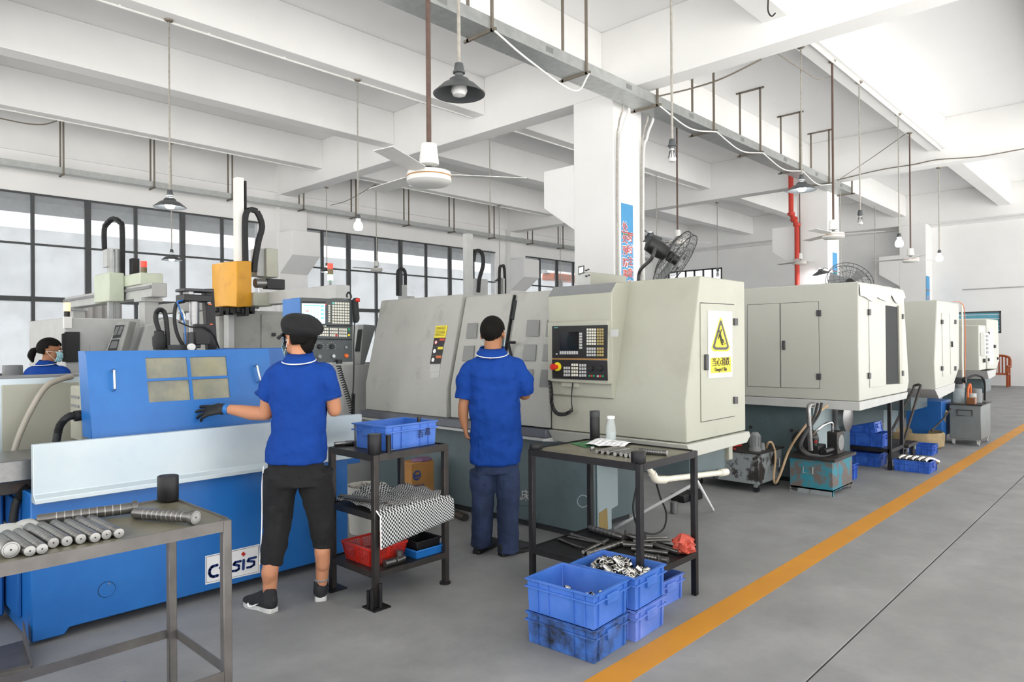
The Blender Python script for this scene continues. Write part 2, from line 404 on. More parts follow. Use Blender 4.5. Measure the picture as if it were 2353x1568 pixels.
def lean_door(y0, y1, off, name):
    o = off; return MB().prism([(XF+o, ZB+.01), (XF+o, ZK), (XT+o, ZT-.03), (XT+o+.03, ZT-.03), (XF+o+.03, ZK), (XF+o+.03, ZB+.01)], 'y', y0, y1).build(name, 'cream_grey', m1, bevel=.003)
d1 = lean_door(4.06, YD0-.025, .012, 'door'); d2 = lean_door(YC1+.005, 3.97, -.03, 'door')
MB().prism([(XF+.0, ZB+.02), (XF+.0, ZK), (XT+.0, ZT-.04), (XT+.03, ZT-.04), (XF+.03, ZK), (XF+.03, ZB+.02)], 'y', 4.045, 4.06).build('seal_strip', 'black_rubber', d1)
def pane(par, q, off):
    pts = [LP(*p) for p in q]; c = sum(pts, Vector())/4
    MB().slab([p+NL*off for p in pts], NL*.004).build('pane', 'window_dark', par, bevel=.004)
for q in ([(1073,743),(1096,742),(1093,777),(1069,778)], [(1065,795),(1089,794),(1086,829),(1060,830)], [(1057,847),(1081,846),(1078,881),(1052,882)],
          [(1112,742),(1136,741),(1134,776),(1109,777)], [(1104,794),(1130,793),(1127,828),(1101,829)], [(1097,846),(1122,845),(1119,880),(1093,881)]): pane(d1, q, -.008)
for q in ([(1218,738),(1246,738),(1244,776),(1214,775)], [(1211,794),(1239,794),(1236,832),(1207,831)], [(1204,851),(1232,851),(1229,889),(1200,889)],
          [(1263,738),(1283,738),(1281,776),(1260,776)], [(1256,794),(1280,794),(1278,832),(1252,832)], [(1250,852),(1275,852),(1272,891),(1246,891)]): pane(d2, q, .034)
p = [LP(1178,800), LP(1178,777)]
MB().tube(bez([LP(1181,825)+NL*.03, LP(1181,800)+NL*.06, LP(1184,793)+NL*.08, LP(1200,793)+NL*.09], 6), .012, 8).build('door_handle', 'black_rubber', d2)
MB().slab([LP(1184,692), LP(1196,692), LP(1190,735), LP(1178,735)], NL*.02).build('painted_gap', 'gap', m1)  # dark slab paints the shade of the open gap between the doors
# gutter, skirt and base
MB().box(4.03, 4.2, YC1, YL, .765, ZB).build('gutter', 'gutter', m1, bevel=.004)
MB().prism([(4.0, .745), (4.0, .762), (4.2, .765), (4.2, .72)], 'y', YC1, YL).build('gutter_lip', 'light_grey', m1)
MB().prism([(4.06, ZB-.005), (4.98, ZB-.005), (5.0, .79), (4.94, .745), (4.12, .735)], 'y', YE-.03, YC1).build('skirt', 'cream2', m1, bevel=.004)
MB().box(4.17, 4.38, 3.12, 5.9, .05, .74).build('base', 'base_grey', m1, bevel=.008)
MB().box(4.2, 4.36, 3.14, 5.88, 0, .05).box(4.36, 4.96, 3.34, 5.88, 0, .05).build('plinth', 'gap', m1)
MB().box(4.38, 5.0, 3.3, 5.9, .05, .74).build('base_rear', 'base_grey', m1, bevel=.006)
q = [ony(1376,1040,3.12), ony(1408,1040,3.12), ony(1408,1208,3.12), ony(1377,1212,3.12)]
MB().slab([Vector((4.2,3.118,.72)), Vector((4.375,3.118,.72)), Vector((4.375,3.118,.07)), Vector((4.2,3.118,.07))], (0,-.012,0)).build('base_cover', 'base_light', m1, bevel=.003)
MB().slab([Vector((4.21,3.106,.22)), Vector((4.31,3.106,.24)), Vector((4.32,3.106,.08)), Vector((4.21,3.106,.08))], (0,-.004,0)).build('filler_patch', mat('putty','8f7a48',.7).name, m1)
MB().slab([Vector((4.39,3.298,.55)), Vector((4.72,3.298,.52)), Vector((4.72,3.298,.16)), Vector((4.39,3.298,.1))], (0,-.01,0)).build('service_panel', 'base_light', m1, bevel=.003)
MB().box(4.42, 4.9, 2.44, 3.1, .53, .74).build('chip_box', 'base_grey', m1, bevel=.004)
MB().box(4.4, 4.62, 2.46, 3.1, .56, .745).build('chip_box_liner', 'base_grey', m1)
MB().box(4.93, 4.99, 2.42, 2.5, .6, .74).build('bracket', 'cream', m1, bevel=.004)
pr = [FR(1327+13*math.cos(a), 1156+14*math.sin(a)) + Vector((.068,0,0)) for a in [2*math.pi*i/20 for i in range(21)]]
MB().tube(pr, .004, 6, caps=False).build('lifting_ring', 'base_light', m1)
def base_panel(x0, y0, x1, y1, nm='cover_plate', mt='base_grey'):
    f = lambda x, y: onx(x, y, 4.168)
    return MB().slab([f(x0,y0), f(x1,y0), f(x1,y1), f(x0,y1)], (-.006,0,0)).build(nm, mt, m1, bevel=.003)
base_panel(1174, 1112, 1220, 1163, 'emblem_plate'); base_panel(1201, 1173, 1238, 1194)
c_ = onx(1197, 1139, 4.16); text('机床', 'light_grey', .1, c_, (0,-1,0), (0,0,1), m1, 'raised_lettering', .003)
# end face: access door, hinges, handle, danger sign
ad = MB().slab([EN(1608,697), EN(1686,701), EN(1687,956), EN(1610,970)], (0,-.006,0)).build('access_door', 'cream', m1, bevel=.002)
MB().tube([EN(1609,696), EN(1686.5,700), EN(1687.5,957), EN(1610,971), EN(1609,696)], .0025, 4, caps=False).build('door_gap', 'gap', m1)
for y in (740, 920): MB().slab([EN(1683,y-8), EN(1691,y-8), EN(1691,y+8), EN(1683,y+8)], (0,-.018,0)).build('hinge', 'dark_grey', ad, bevel=.002)
MB().slab([EN(1616,815), EN(1623,815), EN(1623,851), EN(1616,851)], (0,-.022,0)).build('door_handle', 'dark_grey', ad, bevel=.004)
sg = MB().slab([EN(1624,714)+Vector((0,-.007,0)), EN(1679,717)+Vector((0,-.007,0)), EN(1679.5,866)+Vector((0,-.007,0)), EN(1625,869)+Vector((0,-.007,0))], (0,-.004,0)).build('warning_sign', 'white', m1)
SO = Vector((0,-.0115,0))
def tri(pts, t, mt, nm): return MB().slab([EN(*p)+SO+Vector((0,-t,0)) for p in pts], (0,-.0008,0)).build(nm, mt, sg)
def rtri(cx, top, bot, hw, r, sk=0):
    out = []; V = [(cx, top), (cx+hw, bot), (cx-hw, bot)]
    for i in range(3):
        p, a, c = Vector(V[i]), Vector(V[i-1]), Vector(V[(i+1)%3]); d1_ = (a-p).normalized(); d2_ = (c-p).normalized()
        for k in range(5):
            t = k/4; q = p + d1_*r*(1-t) + d2_*r*t; q = q*.75 + p*.25 if 0 < k < 4 else q; out.append((q.x, q.y))
    return out
tri(rtri(1652.5,724,808,24,9), 0, 'yellow', 'triangle_edge'); tri(rtri(1652.5,731,804,20.5,8), .0009, 'dark_grey', 'triangle_border'); tri(rtri(1652.5,745,798.5,14.5,4), .0018, 'yellow', 'triangle_field')
fig = MB(); EF = lambda x, y: EN(x, y)+SO+Vector((0,-.003,0))
fig.cyl(EF(1648.5,762), EF(1648.5,762)+Vector((0,-.001,0)), .011, n=14)
for a, c, r in (((1649,767),(1652,779),.011), ((1650,768),(1653.5,757),.005), ((1648,768),(1646.5,779),.005), ((1652,779),(1657,783),.008), ((1657,783),(1655.5,789),.006), ((1651,779),(1654,791),.007), ((1654,791),(1657,793),.005), ((1658,788),(1660,786),.003), ((1660,791),(1663,790),.003)):
    fig.tube([EF(*a), EF(*c)], r, 6)
fig.build('slipping_figure', 'dark_grey', sg)
tri([(1629,823),(1676,820),(1677,855),(1630,858.5)], 0, 'yellow', 'caption_field')
text('当心滑跌', 'black', .066, EF(1652.8,833), (1,0,0), (0,0,1), sg, 'caption', .001); text('Danger! Slip', 'black', .037, EF(1652.3,849), (1,0,0), (0,0,1), sg, 'caption', .001)
# control cabinet block and panel
XBk = 4.075
blk = MB().prism([(XBk, 1.10), (XBk, 1.855), (XBk+.06, 1.925), (4.42, 1.945), (4.31, 1.9), (4.12, 1.08)], 'y', 2.88, YC1+.005).build('control_cabinet', 'cream', m1, bevel=.006)
MB().prism([(XBk-.002, 1.855), (XBk+.06, 1.928), (XBk+.07, 1.928), (XBk+.01, 1.855)], 'y', 2.885, YC1).build('worn_edge', 'mid_grey', blk)
XPn = 4.03
pn = MB().prism([(2.885, 1.2), (3.447, 1.2), (3.447, 1.655), (2.885, 1.655)], 'x', XPn, 4.2).build('control_panel', 'cream', m1, bevel=.006)
PF = lambda x, y: onx(x, y, XPn-.001)
def on_panel(q, t, mt, nm, par=None): return MB().slab([PF(*k) for k in q], (-t,0,0)).build(nm, mt, par or pn, bevel=.001)
on_panel([(1270,750),(1397,747),(1396,824),(1270,823)], .008, 'black', 'display_panel'); on_panel([(1270,827),(1396,829),(1397,875),(1271,870)], .01, 'black', 'key_panel'); on_panel([(1270,823.6),(1396,824.6),(1396,828),(1270,826.4)], .006, 'kraft', 'strip')
PF = lambda x, y: onx(x, y, XPn-.009)
on_panel([(1286,763.5),(1330,762.5),(1330,806),(1286,805)], .002, 'screen_off', 'screen')
n_ = (-1,0,0); kb = MB()
keys(kb, PF, 1348,754.5,1370.5,794,4,6,n_); keys(kb, PF, 1371.5,754.5,1388,794,3,6,n_,m=1); keys(kb, PF, 1348,798,1370,820,4,3,n_,m=3); keys(kb, PF, 1371.5,798,1388,820,3,3,n_,m=1)
keys(kb, PF, 1286,806,1329,816,8,1,n_,m=3); keys(kb, PF, 1330.5,764,1339,803,1,6,n_,m=3); keys(kb, PF, 1277,812,1282,816,1,1,n_,m=3)
PF = lambda x, y: onx(x, y, XPn-.011)
keys(kb, PF, 1295,842,1311,866,3,3,n_,m=3); keys(kb, PF, 1313,835,1329,866,3,4,n_,m=0); keys(kb, PF, 1331,836,1348,867,3,4,n_,m=3)
for i, mm in enumerate((4,5,4)): keys(kb, PF, 1352+i*5.2,861.5,1357+i*5.2,867,1,1,n_,m=mm)
for i, mm in enumerate((3,5,4)): keys(kb, PF, 1371.5+i*5.6,862,1376.5+i*5.6,868,1,1,n_,m=mm)
mat('key_white', 'd9d6c8', .5); mat('key_tan', 'a9955c', .5); mat('key_green', '1f8c58', .5); mat('key_cyan', '6fc7bd', .5)
kb.build('keypad', ['key_white', 'key_tan', 'key_cyan', 'light_grey', 'key_green', 'red'], pn, kind='stuff')
for x in (1359, 1379.5):
    c_ = PF(x, 846.5); MB().cyl(c_, c_+Vector((-.02,0,0)), .02, .016, 16).build('rotary_knob', 'black_rubber', pn, bevel=.002)
c_ = PF(1282, 843); es = MB().cyl(c_, c_+Vector((-.012,0,0)), .033, n=20).build('emergency_stop', 'yellow', pn); MB().cyl(c_+Vector((-.012,0,0)), c_+Vector((-.045,0,0)), .015, n=12).lathe([(.001,.07),(.022,.068),(.024,.06),(.024,.045),(.015,.042)], c_, 16, axis=(-1,0,0)).build('button', 'red_plastic', es)
text('SIEMENS', 'key_cyan', .011, PF(1278,753.5), (0,-1,0), (0,0,1), pn, 'maker_lettering', .0008)
on_panel([(1403,757),(1422,757),(1420,774),(1402,774)], .001, 'light_grey', 'tape_patch')
cc = [onx(1268,868,XPn)+Vector((.0,.02,-.02)), onx(1267,900,4.04), onx(1268,928,4.04), onx(1277,948,4.02), onx(1292,953,4.01), onx(1308,948,4.02), onx(1315,941,4.03)]
MB().tube(helix(bez(cc, 8), .012, 42, 8), .0034, 5).build('coiled_cord', 'black_rubber', m1)
MB().tube(bez([onx(1315,941,4.03), onx(1313,915,4.05), onx(1316,880,4.04)], 6), .0045, 6).build('cord', 'black_rubber', m1)
q = PF(1308, 886); MB().box(4.05, 4.14, 3.17, 3.33, 1.165, 1.2).build('cord_socket', 'cream', m1, bevel=.003)
# warning sticker stack on the side housing
stt = [((1004,750),(1031,748.5),(1026,777),(1000,777.5),'yellow'), ((1000,778),(1026,777.5),(1021,797),(997,797.5),'black'), ((997,798),(1021.5,797.5),(1018,817),(993.5,817.5),'black'), ((993.5,818),(1018,817.5),(1014,837),(990,837.5),'black')]
st = MB()
NS = NL*.012
for a, b_, c, d, mm in stt: st.slab([LP(*p)+NS for p in (a, b_, c, d)], NL*.001, 0 if mm == 'yellow' else 1)
for (x0, y0, x1, y1), mi in (((1015,779),0) and (((1013,779,1025,784),2), ((1009,798.5,1021,804),0), ((1005,818.5,1017,824),4))): st.slab([LP(x0,y0)+NS*1.15, LP(x1,y0)+NS*1.15, LP(x1-1,y1)+NS*1.15, LP(x0-1,y1)+NS*1.15], NL*.0006, mi)
for cx_, cy_ in ((1004.5,788), (1001,808), (997.5,828)):
    c = LP(cx_, cy_)+NS*1.15; st.tube([c, c+NL*.001], .02, 12, 2 if cy_ == 788 else 3); st.tube([c+NL*.001, c+NL*.0018], .013, 8, 3)
for k in range(7): st.slab([LP(1005-k*.55,753+k*3.2)+NS*1.12, LP(1027-k*.6,752+k*3.2)+NS*1.12, LP(1027-k*.6,753+k*3.2)+NS*1.12, LP(1005-k*.55,754+k*3.2)+NS*1.12], NL*.0005, 1)
st.slab([LP(991,840)+NS, LP(1014,839)+NS, LP(1012,855)+NS, LP(990,856)+NS], NL*.0008, 5); st.slab([LP(992,857)+NS, LP(1012,856)+NS, LP(1010,869)+NS, LP(991,870)+NS], NL*.0008, 5)
st.build('warning_stickers', ['yellow', 'black', 'red', 'white', 'orange', 'light_grey'], m1)
# instrument box lying on the roof of the lathe
X0 = 4.45; fr = lambda x, y: onx(x, y, X0); a0 = fr(1327,643); a1 = fr(1358,643); ytop = fr(1358,603).z
x1 = ony(1440,640,a1.y).x
ib = thing('instrument_box', 'pale instrument box with small square window on the lathe roof', 'box', (X0, a1.y, ZT+.012))
MB().box(X0, x1, a1.y, a0.y, ZT+.012, 2.06).build('body', 'cream', ib, bevel=.004)
MB().box(X0-.004, X0, a1.y+.004, a0.y-.004, ZT+.012, 2.055).build('face', 'light_grey', ib)
MB().slab([fr(1330,613)+Vector((-.006,0,0)), fr(1344,610)+Vector((-.006,0,0)), fr(1344,628)+Vector((-.006,0,0)), fr(1331,632)+Vector((-.006,0,0))], (-.004,0,0)).build('meter', 'steel_frame', ib)
MB().slab([fr(1332,616)+Vector((-.01,0,0)), fr(1342,613)+Vector((-.01,0,0)), fr(1342,626)+Vector((-.01,0,0)), fr(1333,629)+Vector((-.01,0,0))], (-.002,0,0)).build('meter_window', 'white', ib)
for x, y in ((1349,622), (1354,620), (1349,635), (1355,633)): c_ = fr(x, y)+Vector((-.004,0,0)); MB().cyl(c_, c_+Vector((-.015,0,0)), .007, n=8).build('knob', 'dark_grey', ib)
# ---------------------------------------------------------------- second, third ... machines along the aisle
m2 = thing('machining_centre', 'cream machine cabinet with double doors, second along the aisle', 'machine', (8.0, 3.4, 0))
X2, Y2, X2R = 7.2, 2.19, 8.96
F2 = lambda x, y: onx(x, y, X2); E2 = lambda x, y: ony(x, y, Y2)
zt2, zb2 = 2.07, .905
MB().prism([(X2, zb2), (X2, zt2), (8.78, zt2), (8.98, 1.02), (8.9, zb2)], 'y', Y2, 5.2).build('housing', 'cream2', m2, bevel=.008)
MB().prism([(X2-.01, zb2-.004), (8.9, zb2-.004), (8.84, .83), (X2-.01, .815)], 'y', Y2-.01, 5.2).build('skirt', 'light_grey', m2, bevel=.004)
for q in ([(1718,701),(1792,697.5),(1793,890.5),(1718,888)], [(1794,697.5),(1881,693),(1884,893),(1795,890.5)]):
    dd = MB().slab([F2(*p) for p in q], (-.006,0,0)).build('door', 'cream2', m2, bevel=.002)
    MB().tube([F2(*p)+Vector((-.003,0,0)) for p in q+q[:1]], .003, 4, caps=False).build('door_gap', 'gap', dd)
    if q[0][0] > 1790:
        for y in (720, 866): MB().slab([F2(1877,y-7), F2(1887,y-7), F2(1887,y+7), F2(1877,y+7)], (-.018,0,0)).build('hinge', 'dark_grey', dd, bevel=.002)
        MB().slab([F2(1799,783), F2(1805,783), F2(1805,804), F2(1799,804)], (-.03,0,0)).build('door_handle', 'dark_grey', dd, bevel=.004)
dd = MB().slab([E2(1995,692), E2(2033,697), E2(2035,887), E2(1998,891)], (0,-.006,0)).build('door', 'cream2', m2, bevel=.002)
for y in (718, 864): MB().slab([E2(1993.5,y-7), E2(1998,y-7), E2(1998,y+7), E2(1993.5,y+7)], (0,-.018,0)).build('hinge', 'dark_grey', dd, bevel=.002)
od = MB().slab([E2(2033,702), E2(2063,706), E2(2064,882), E2(2035,884)], (0,-.004,0)).build('open_compartment', 'gap', m2)
MB().slab([E2(2061,703), E2(2068,704), E2(2071,881), E2(2064,882)], (0,-.02,0)).build('door_frame', 'cream', m2, bevel=.003)
for y in (728, 858): MB().slab([E2(2068,y-6), E2(2071,y-6), E2(2071,y+6), E2(2068,y+6)], (0,-.03,0)).build('hinge', 'dark_grey', m2)
MB().box(7.35, 8.55, 2.7, 5.2, .05, .83).box(8.55, 8.9, 3.0, 5.2, .05, .83).build('base', 'base_grey', m2, bevel=.008)
MB().box(7.38, 7.95, 2.69, 2.7, .3, .8).build('service_panel', 'base_light', m2, bevel=.003)
MB().box(7.4, 8.5, 2.75, 5.2, 0, .05).build('plinth', 'gap', m2)
for k in range(3): MB().cyl((7.345, 2.9+.45*k, .55), (7.335, 2.9+.45*k, .55), .018, n=10).build('bolt_hole', 'gap', m2)
c_ = Vector((8.05, 2.62, .66)); MB().cyl(c_, c_+Vector((0,-.05,0)), .16, n=26).lathe([(.16,.05),(.165,.06),(.1,.075),(.01,.078)], c_, 26, axis=(0,-1,0)).build('round_cover', 'steel', m2)
# plastic sheet taped on the roof edge
mat('plastic_film', 'e8ecec', .18); pf = MB(); rr = random.Random(3); g = []
for i in range(13):
    x = 7.22+1.56*i/12; g.append([Vector((x, Y2-.012-rr.random()*.01, zt2-.08-rr.random()*.1)), Vector((x, Y2-.008, zt2-.03)), Vector((x, Y2+.03, zt2+.004+rr.random()*.008)), Vector((x, Y2+.35, zt2+.003)), Vector((x, Y2+.8, zt2+.002))])
for i in range(12):
    for j in range(4): pf.add([g[i][j], g[i+1][j], g[i+1][j+1], g[i][j+1]], [(0,1,2,3)])
pf.build('plastic_sheet', 'plastic_film', m2, smooth=False)
# third machine
m3 = thing('milling_machine', 'cream machine cabinet with narrow end doors, third along the aisle', 'machine', (11.0, 3.2, 0))
Y3 = 2.2; E3 = lambda x, y: ony(x, y, Y3); X3 = 10.3
MB().prism([(10.4, 2.02), (11.7, 2.02), (11.68, 1.1), (11.33, .88), (10.28, .83), (10.24, 1.2)], 'y', Y3, 4.6).build('housing', 'cream2', m3, bevel=.01)
MB().prism([(10.2, .86), (11.36, .89), (11.3, .78), (10.42, .73)], 'y', Y3-.01, 4.6).build('skirt', 'light_grey', m3)
MB().box(10.0, 10.3, 2.75, 4.4, 1.35, 1.98).build('side_box', 'cream2', m3, bevel=.02)
MB().box(10.2, 10.3, 2.65, 4.2, 1.0, 1.36).build('side_panel', 'light_grey', m3, bevel=.004)
for q in ([(2163,720),(2180,721),(2183,862),(2166,866)], [(2181,721),(2192,721),(2195,858),(2184,861)]):
    dd = MB().slab([E3(*p) for p in q], (0,-.006,0)).build('door', 'cream2', m3)
    for y in (740, 847):
        x = 2163.5 if q[0][0] < 2170 else 2193.5; MB().slab([E3(x-1.5,y-5), E3(x+1.5,y-5), E3(x+1.5,y+5), E3(x-1.5,y+5)], (0,-.02,0)).build('hinge', 'dark_grey', dd)
MB().bar(E3(2184,785)+Vector((0,-.02,0)), E3(2184.5,798)+Vector((0,-.02,0)), .02, .02).build('door_handle', 'dark_grey', m3)
MB().box(10.35, 11.2, 2.5, 4.4, .55, .8).build('drip_box', 'base_grey', m3, bevel=.004)
MB().box(10.6, 11.3, 2.9, 4.4, 0, .6).build('base', 'base_light', m3, bevel=.005)
MB().tube(bez([E3(2205,698)+Vector((0,-.03,0)), E3(2206,760)+Vector((0,-.03,0)), E3(2206,830)+Vector((0,-.03,0)), E3(2207,885)+Vector((0,-.03,0))], 6), .013, 8).build('cable_duct', 'pvc', m3)
MB().tube(bez([E3(2192,693), E3(2201,696)+Vector((0,-.03,0)), E3(2207,715)+Vector((0,-.05,0)), E3(2209,800)+Vector((0,-.05,0)), E3(2207,885)+Vector((0,-.05,0))], 6), .005, 6).build('air_hose', 'orange', m3)
# fourth: electrical cabinet hung on a machine
m4 = thing('electrical_cabinet', 'tall cream electrical cabinet with louvred unit, past the third machine', 'cabinet', (12.9, 2.4, 0))
Y4 = 2.1; E4 = lambda x, y: ony(x, y, Y4)
a = E4(2249,747); c = E4(2262,746); zb = E4(2251,852).z
MB().box(a.x, c.x+.1, Y4, Y4+.95, zb, a.z).build('body', 'cream2', m4, bevel=.01)
MB().box(a.x+.3, c.x+.1, Y4+.6, Y4+.9, 0, zb).build('stand', 'base_grey', m4)
lu = MB().box(a.x+.12, a.x+.42, Y4-.06, Y4, 1.25, 1.6).build('louvre_unit', 'white_plastic', m4, bevel=.005)
for k in range(5): MB().box(a.x+.18, a.x+.36, Y4-.066, Y4-.06, 1.28+k*.062, 1.32+k*.062).build('louvre', 'mid_grey', lu)
MB().box(a.x+.3, a.x+.38, Y4-.03, Y4, 1.14, 1.2).build('lock', 'dark_grey', m4)
MB().box(a.x-.01, a.x, Y4+.3, Y4+.6, a.z-.2, a.z-.05).build('notice', 'paper', m4)
# fifth machine
m5 = thing('grinding_centre', 'cream machine with grey base, last of the row by the orange chair', 'machine', (15.0, 3.4, 0))
Y5 = 2.3; E5 = lambda x, y: ony(x, y, Y5)
MB().prism([(14.42, .98), (14.42, 1.86), (15.5, 1.86), (15.6, 1.1), (15.3, .95)], 'y', Y5, 4.8).build('housing', 'cream2', m5, bevel=.015)
MB().prism([(14.4, .95), (15.3, .95), (15.2, .84), (14.55, .8)], 'y', Y5, 4.8).build('skirt', 'light_grey', m5)
MB().box(14.7, 15.4, Y5+.1, 4.6, .55, .82).build('base', 'base_grey', m5, bevel=.01); MB().box(14.9, 15.3, 2.7, 4.5, 0, .56).build('pedestal', 'base_grey', m5)
MB().box(14.1, 14.42, 3.0, 4.4, 1.3, 1.84).build('side_box', 'cream2', m5, bevel=.02)
dd = MB().slab([E5(2271,754), E5(2281,754), E5(2283,837), E5(2272,838)], (0,-.006,0)).build('door', 'white_paint', m5)
MB().slab([E5(2283,793), E5(2285,793), E5(2285,800), E5(2283,800)], (0,-.03,0)).build('door_handle', 'dark_grey', dd)
for x, y in ((2271,766), (2271,827), (2292,824)): MB().slab([E5(x-1,y-3), E5(x+1,y-3), E5(x+1,y+3), E5(x-1,y+3)], (0,-.02,0)).build('hinge', 'dark_grey', m5)
# ================================================================ BLUE GRINDER (left foreground)
gr = thing('grinding_machine', 'blue grinding machine with white splash panel and sliding hood, beside the woman', 'machine', (1.75, 4.6, 0))
BY = 4.115; BX0, BX1 = .855, 2.69
B = lambda x, y, d=0.: ony(x, y, BY-d)
MB().prism([(BX0, .02), (1.0, .02), (1.02, .05), (2.5, .05), (2.52, .02), (BX1, .02), (BX1, .76), (BX0, .76)], 'y', BY, 4.75).build('base', 'blue_paint', gr, bevel=.006)
MB().box(BX0-.02, BX0, 4.3, 4.72, .1, .7).build('end_plate', 'blue_deep', gr, bevel=.006)
for z in (.52, .46): MB().box(BX0-.03, BX0-.02, 4.4, 4.6, z, z+.035).build('data_plate', 'mid_grey', gr)
MB().box(.2, BX0-.03, 4.55, 5.2, .05, .78).build('side_bed', 'blue_deep', gr, bevel=.01)
MB().box(BX1, 2.95, 4.35, 4.7, .62, .86).build('end_bracket', 'teal_blue' if 'teal_blue' in M else 'blue_deep', gr, bevel=.004)
c = B(245, 1355); rc = MB().cyl(c, c+Vector((0,-.006,0)), .04, n=28).build('round_cover', 'blue_paint', gr, bevel=.001)
MB().tube([c+Vector((.041*math.cos(t),-.001,.041*math.sin(t))) for t in [2*math.pi*j/32 for j in range(33)]], .0014, 4, caps=False).build('cover_gap', 'gap', rc); c = B(249, 1341); MB().cyl(c+Vector((0,-.006,0)), c+Vector((0,-.012,0)), .005, n=8).build('screw', 'chrome', rc)
# emblem plate
pq = [(471.4,1278.6),(595.6,1250.8),(596.9,1316.2),(471.7,1344)]
pl = MB().slab([B(*p) for p in pq], (0,-.004,0)).build('emblem_plate', 'white', gr)
MB().tube([B(*p, .005) for p in ((474,1281),(593.5,1254),(594.5,1314),(474.5,1340),(474,1281))], .0012, 4, caps=False).build('plate_border', 'black', pl)
mat('emblem_blue', '1d3a78', .4)
def stroke(pts, r, nm, m_): 
    b = MB(); pts = [B(*p, .0055) for p in pts]
    for i in range(len(pts)-1): b.bar(pts[i], pts[i+1], .002, r, upv=(0,0,1) if abs((pts[i+1]-pts[i]).normalized().z) < .7 else (1,0,0))
    for p in pts: b.cyl(p+Vector((0,.001,0)), p+Vector((0,-.001,0)), r/2, n=10)
    return b.build(nm, m_, pl)
stroke([(499,1299),(487,1303),(482,1310),(481,1318),(484,1324),(490,1326),(500,1323)], .0165, 'letter', 'emblem_blue')          # C
stroke([(505,1306),(510,1298),(518,1296),(524,1301),(525,1310),(521,1317)], .012, 'letter', 'emblem_blue')                       # O
gear = [(519+ (10 if k%2 else 8)*math.cos(k*math.pi/8), 1315+(10 if k%2 else 8)*math.sin(k*math.pi/8)-.22*(10*math.cos(k*math.pi/8))) for k in range(3, 15)]
stroke(gear, .0035, 'gear_mark', 'emblem_blue')
stroke([(553,1290),(540,1293),(537,1298),(549,1300),(549,1308),(543,1312),(534,1313)], .0145, 'letter', 'emblem_blue')           # S
stroke([(560,1288),(559,1308)], .0165, 'letter', 'emblem_blue')                                                                     # I
stroke([(588,1281),(572,1285),(569,1290),(584,1291),(584,1298),(577,1303),(568,1305)], .0145, 'letter', 'emblem_blue')           # S
MB().slab([B(559,1268,.0055), B(564.5,1273,.0055), B(559.5,1279.5,.0055), B(554,1274.5,.0055)], (0,-.0015,0)).build('red_diamond', 'red_plastic', pl)
# splash panel with folded lip
MB().prism([(4.06, 1.012), (4.06, .765), (4.028, .745), (4.028, .722), (4.1, .722), (4.1, 1.012)], 'x', BX0, 2.77).build('splash_panel', 'zinc_panel', gr, bevel=.003)
# sliding hood door with four windows
Yf, Zf, Yt, Zt = 4.19, 1.13, 4.27, 1.469
ND = Vector((0, -(Zt-Zf), Yt-Yf)).normalized(); VD = Vector((0, Yt-Yf, Zt-Zf)).normalized()
DP = lambda x, y: onp(x, y, (0, Yf, Zf), ND)
hx0, hx1 = 1.142, 2.195
def uv(p): return p.x, (p-Vector((p.x, Yf, Zf))).dot(VD)
LD = math.hypot(Yt-Yf, Zt-Zf)
w_ = [[(334.8,822.7),(430.7,867.6)], [(434.4,821.5),(522,864)], [(338,876.8),(434.4,919.5)], [(438.3,872.6),(526.2,914.7)]]
u0 = (uv(DP(336,845))[0]+uv(DP(340,900))[0])/2; u1 = uv(DP(431,845))[0]; u2 = uv(DP(436,845))[0]+.005; u3 = uv(DP(522,842))[0]
v3 = uv(DP(380,822))[1]; v2 = uv(DP(380,869))[1]; v1 = uv(DP(380,875))[1]; v0 = uv(DP(380,923))[1]
def dq(a, b_, c, d): 
    o = lambda u, v: Vector((u, Yf, Zf)) + VD*v
    return [o(a, c), o(b_, c), o(b_, d), o(a, d)]
hd = MB()
for r in ((hx0,hx1,v3,LD), (hx0,hx1,0,v0), (hx0,u0,v0,v3), (u3,hx1,v0,v3), (u1,u2,v0,v3), (u0,u1,v1,v2), (u2,u3,v1,v2)): hd.slab(dq(*r), -ND*.012)
hd.prism([(Yf, Zf), (Yf-.03, 1.0), (Yf-.018, 1.0), (Yf+.012, Zf)], 'x', hx0, hx1+.03)
hd.prism([(Yf+.012, Zf), (Yf, 1.0), (Yf+.15, 1.0), (Yt+.15, Zt), (Yt+.012, Zt)], 'x', hx0+.002, hx0+.012)
hd.box(hx0, hx1, Yt, Yt+.04, Zt-.012, Zt)
hd = hd.build('hood', 'blue_paint', gr)
mat('hood_glass', '8d8f86', .15, var=.3, scale=4, alpha=.7, dirt=('b0ab8a', .42, 5, .2))  # mottled patches paint blurred reflections into the pane colour
for r in ((u0,u1,v2,v3), (u2,u3,v2,v3), (u0,u1,v0,v1), (u2,u3,v0,v1)): MB().slab([p-ND*.008 for p in dq(*r)], -ND*.003).build('pane', 'hood_glass', hd)
for pts in ([(257,853),(259,899)], [(584,842),(592,879)]):
    a, b_ = [DP(*p) for p in pts]; MB().tube([a+ND*.0, a+ND*.03, a+ND*.04+(b_-a)*.06, b_+ND*.04-(b_-a)*.06, b_+ND*.03, b_], .007, 10).build('handle', 'chrome', hd)
MB().box(2.0, 2.62, 4.5, 4.62, 1.0, 1.475).build('rear_hood', 'blue_deep', gr, bevel=.005)
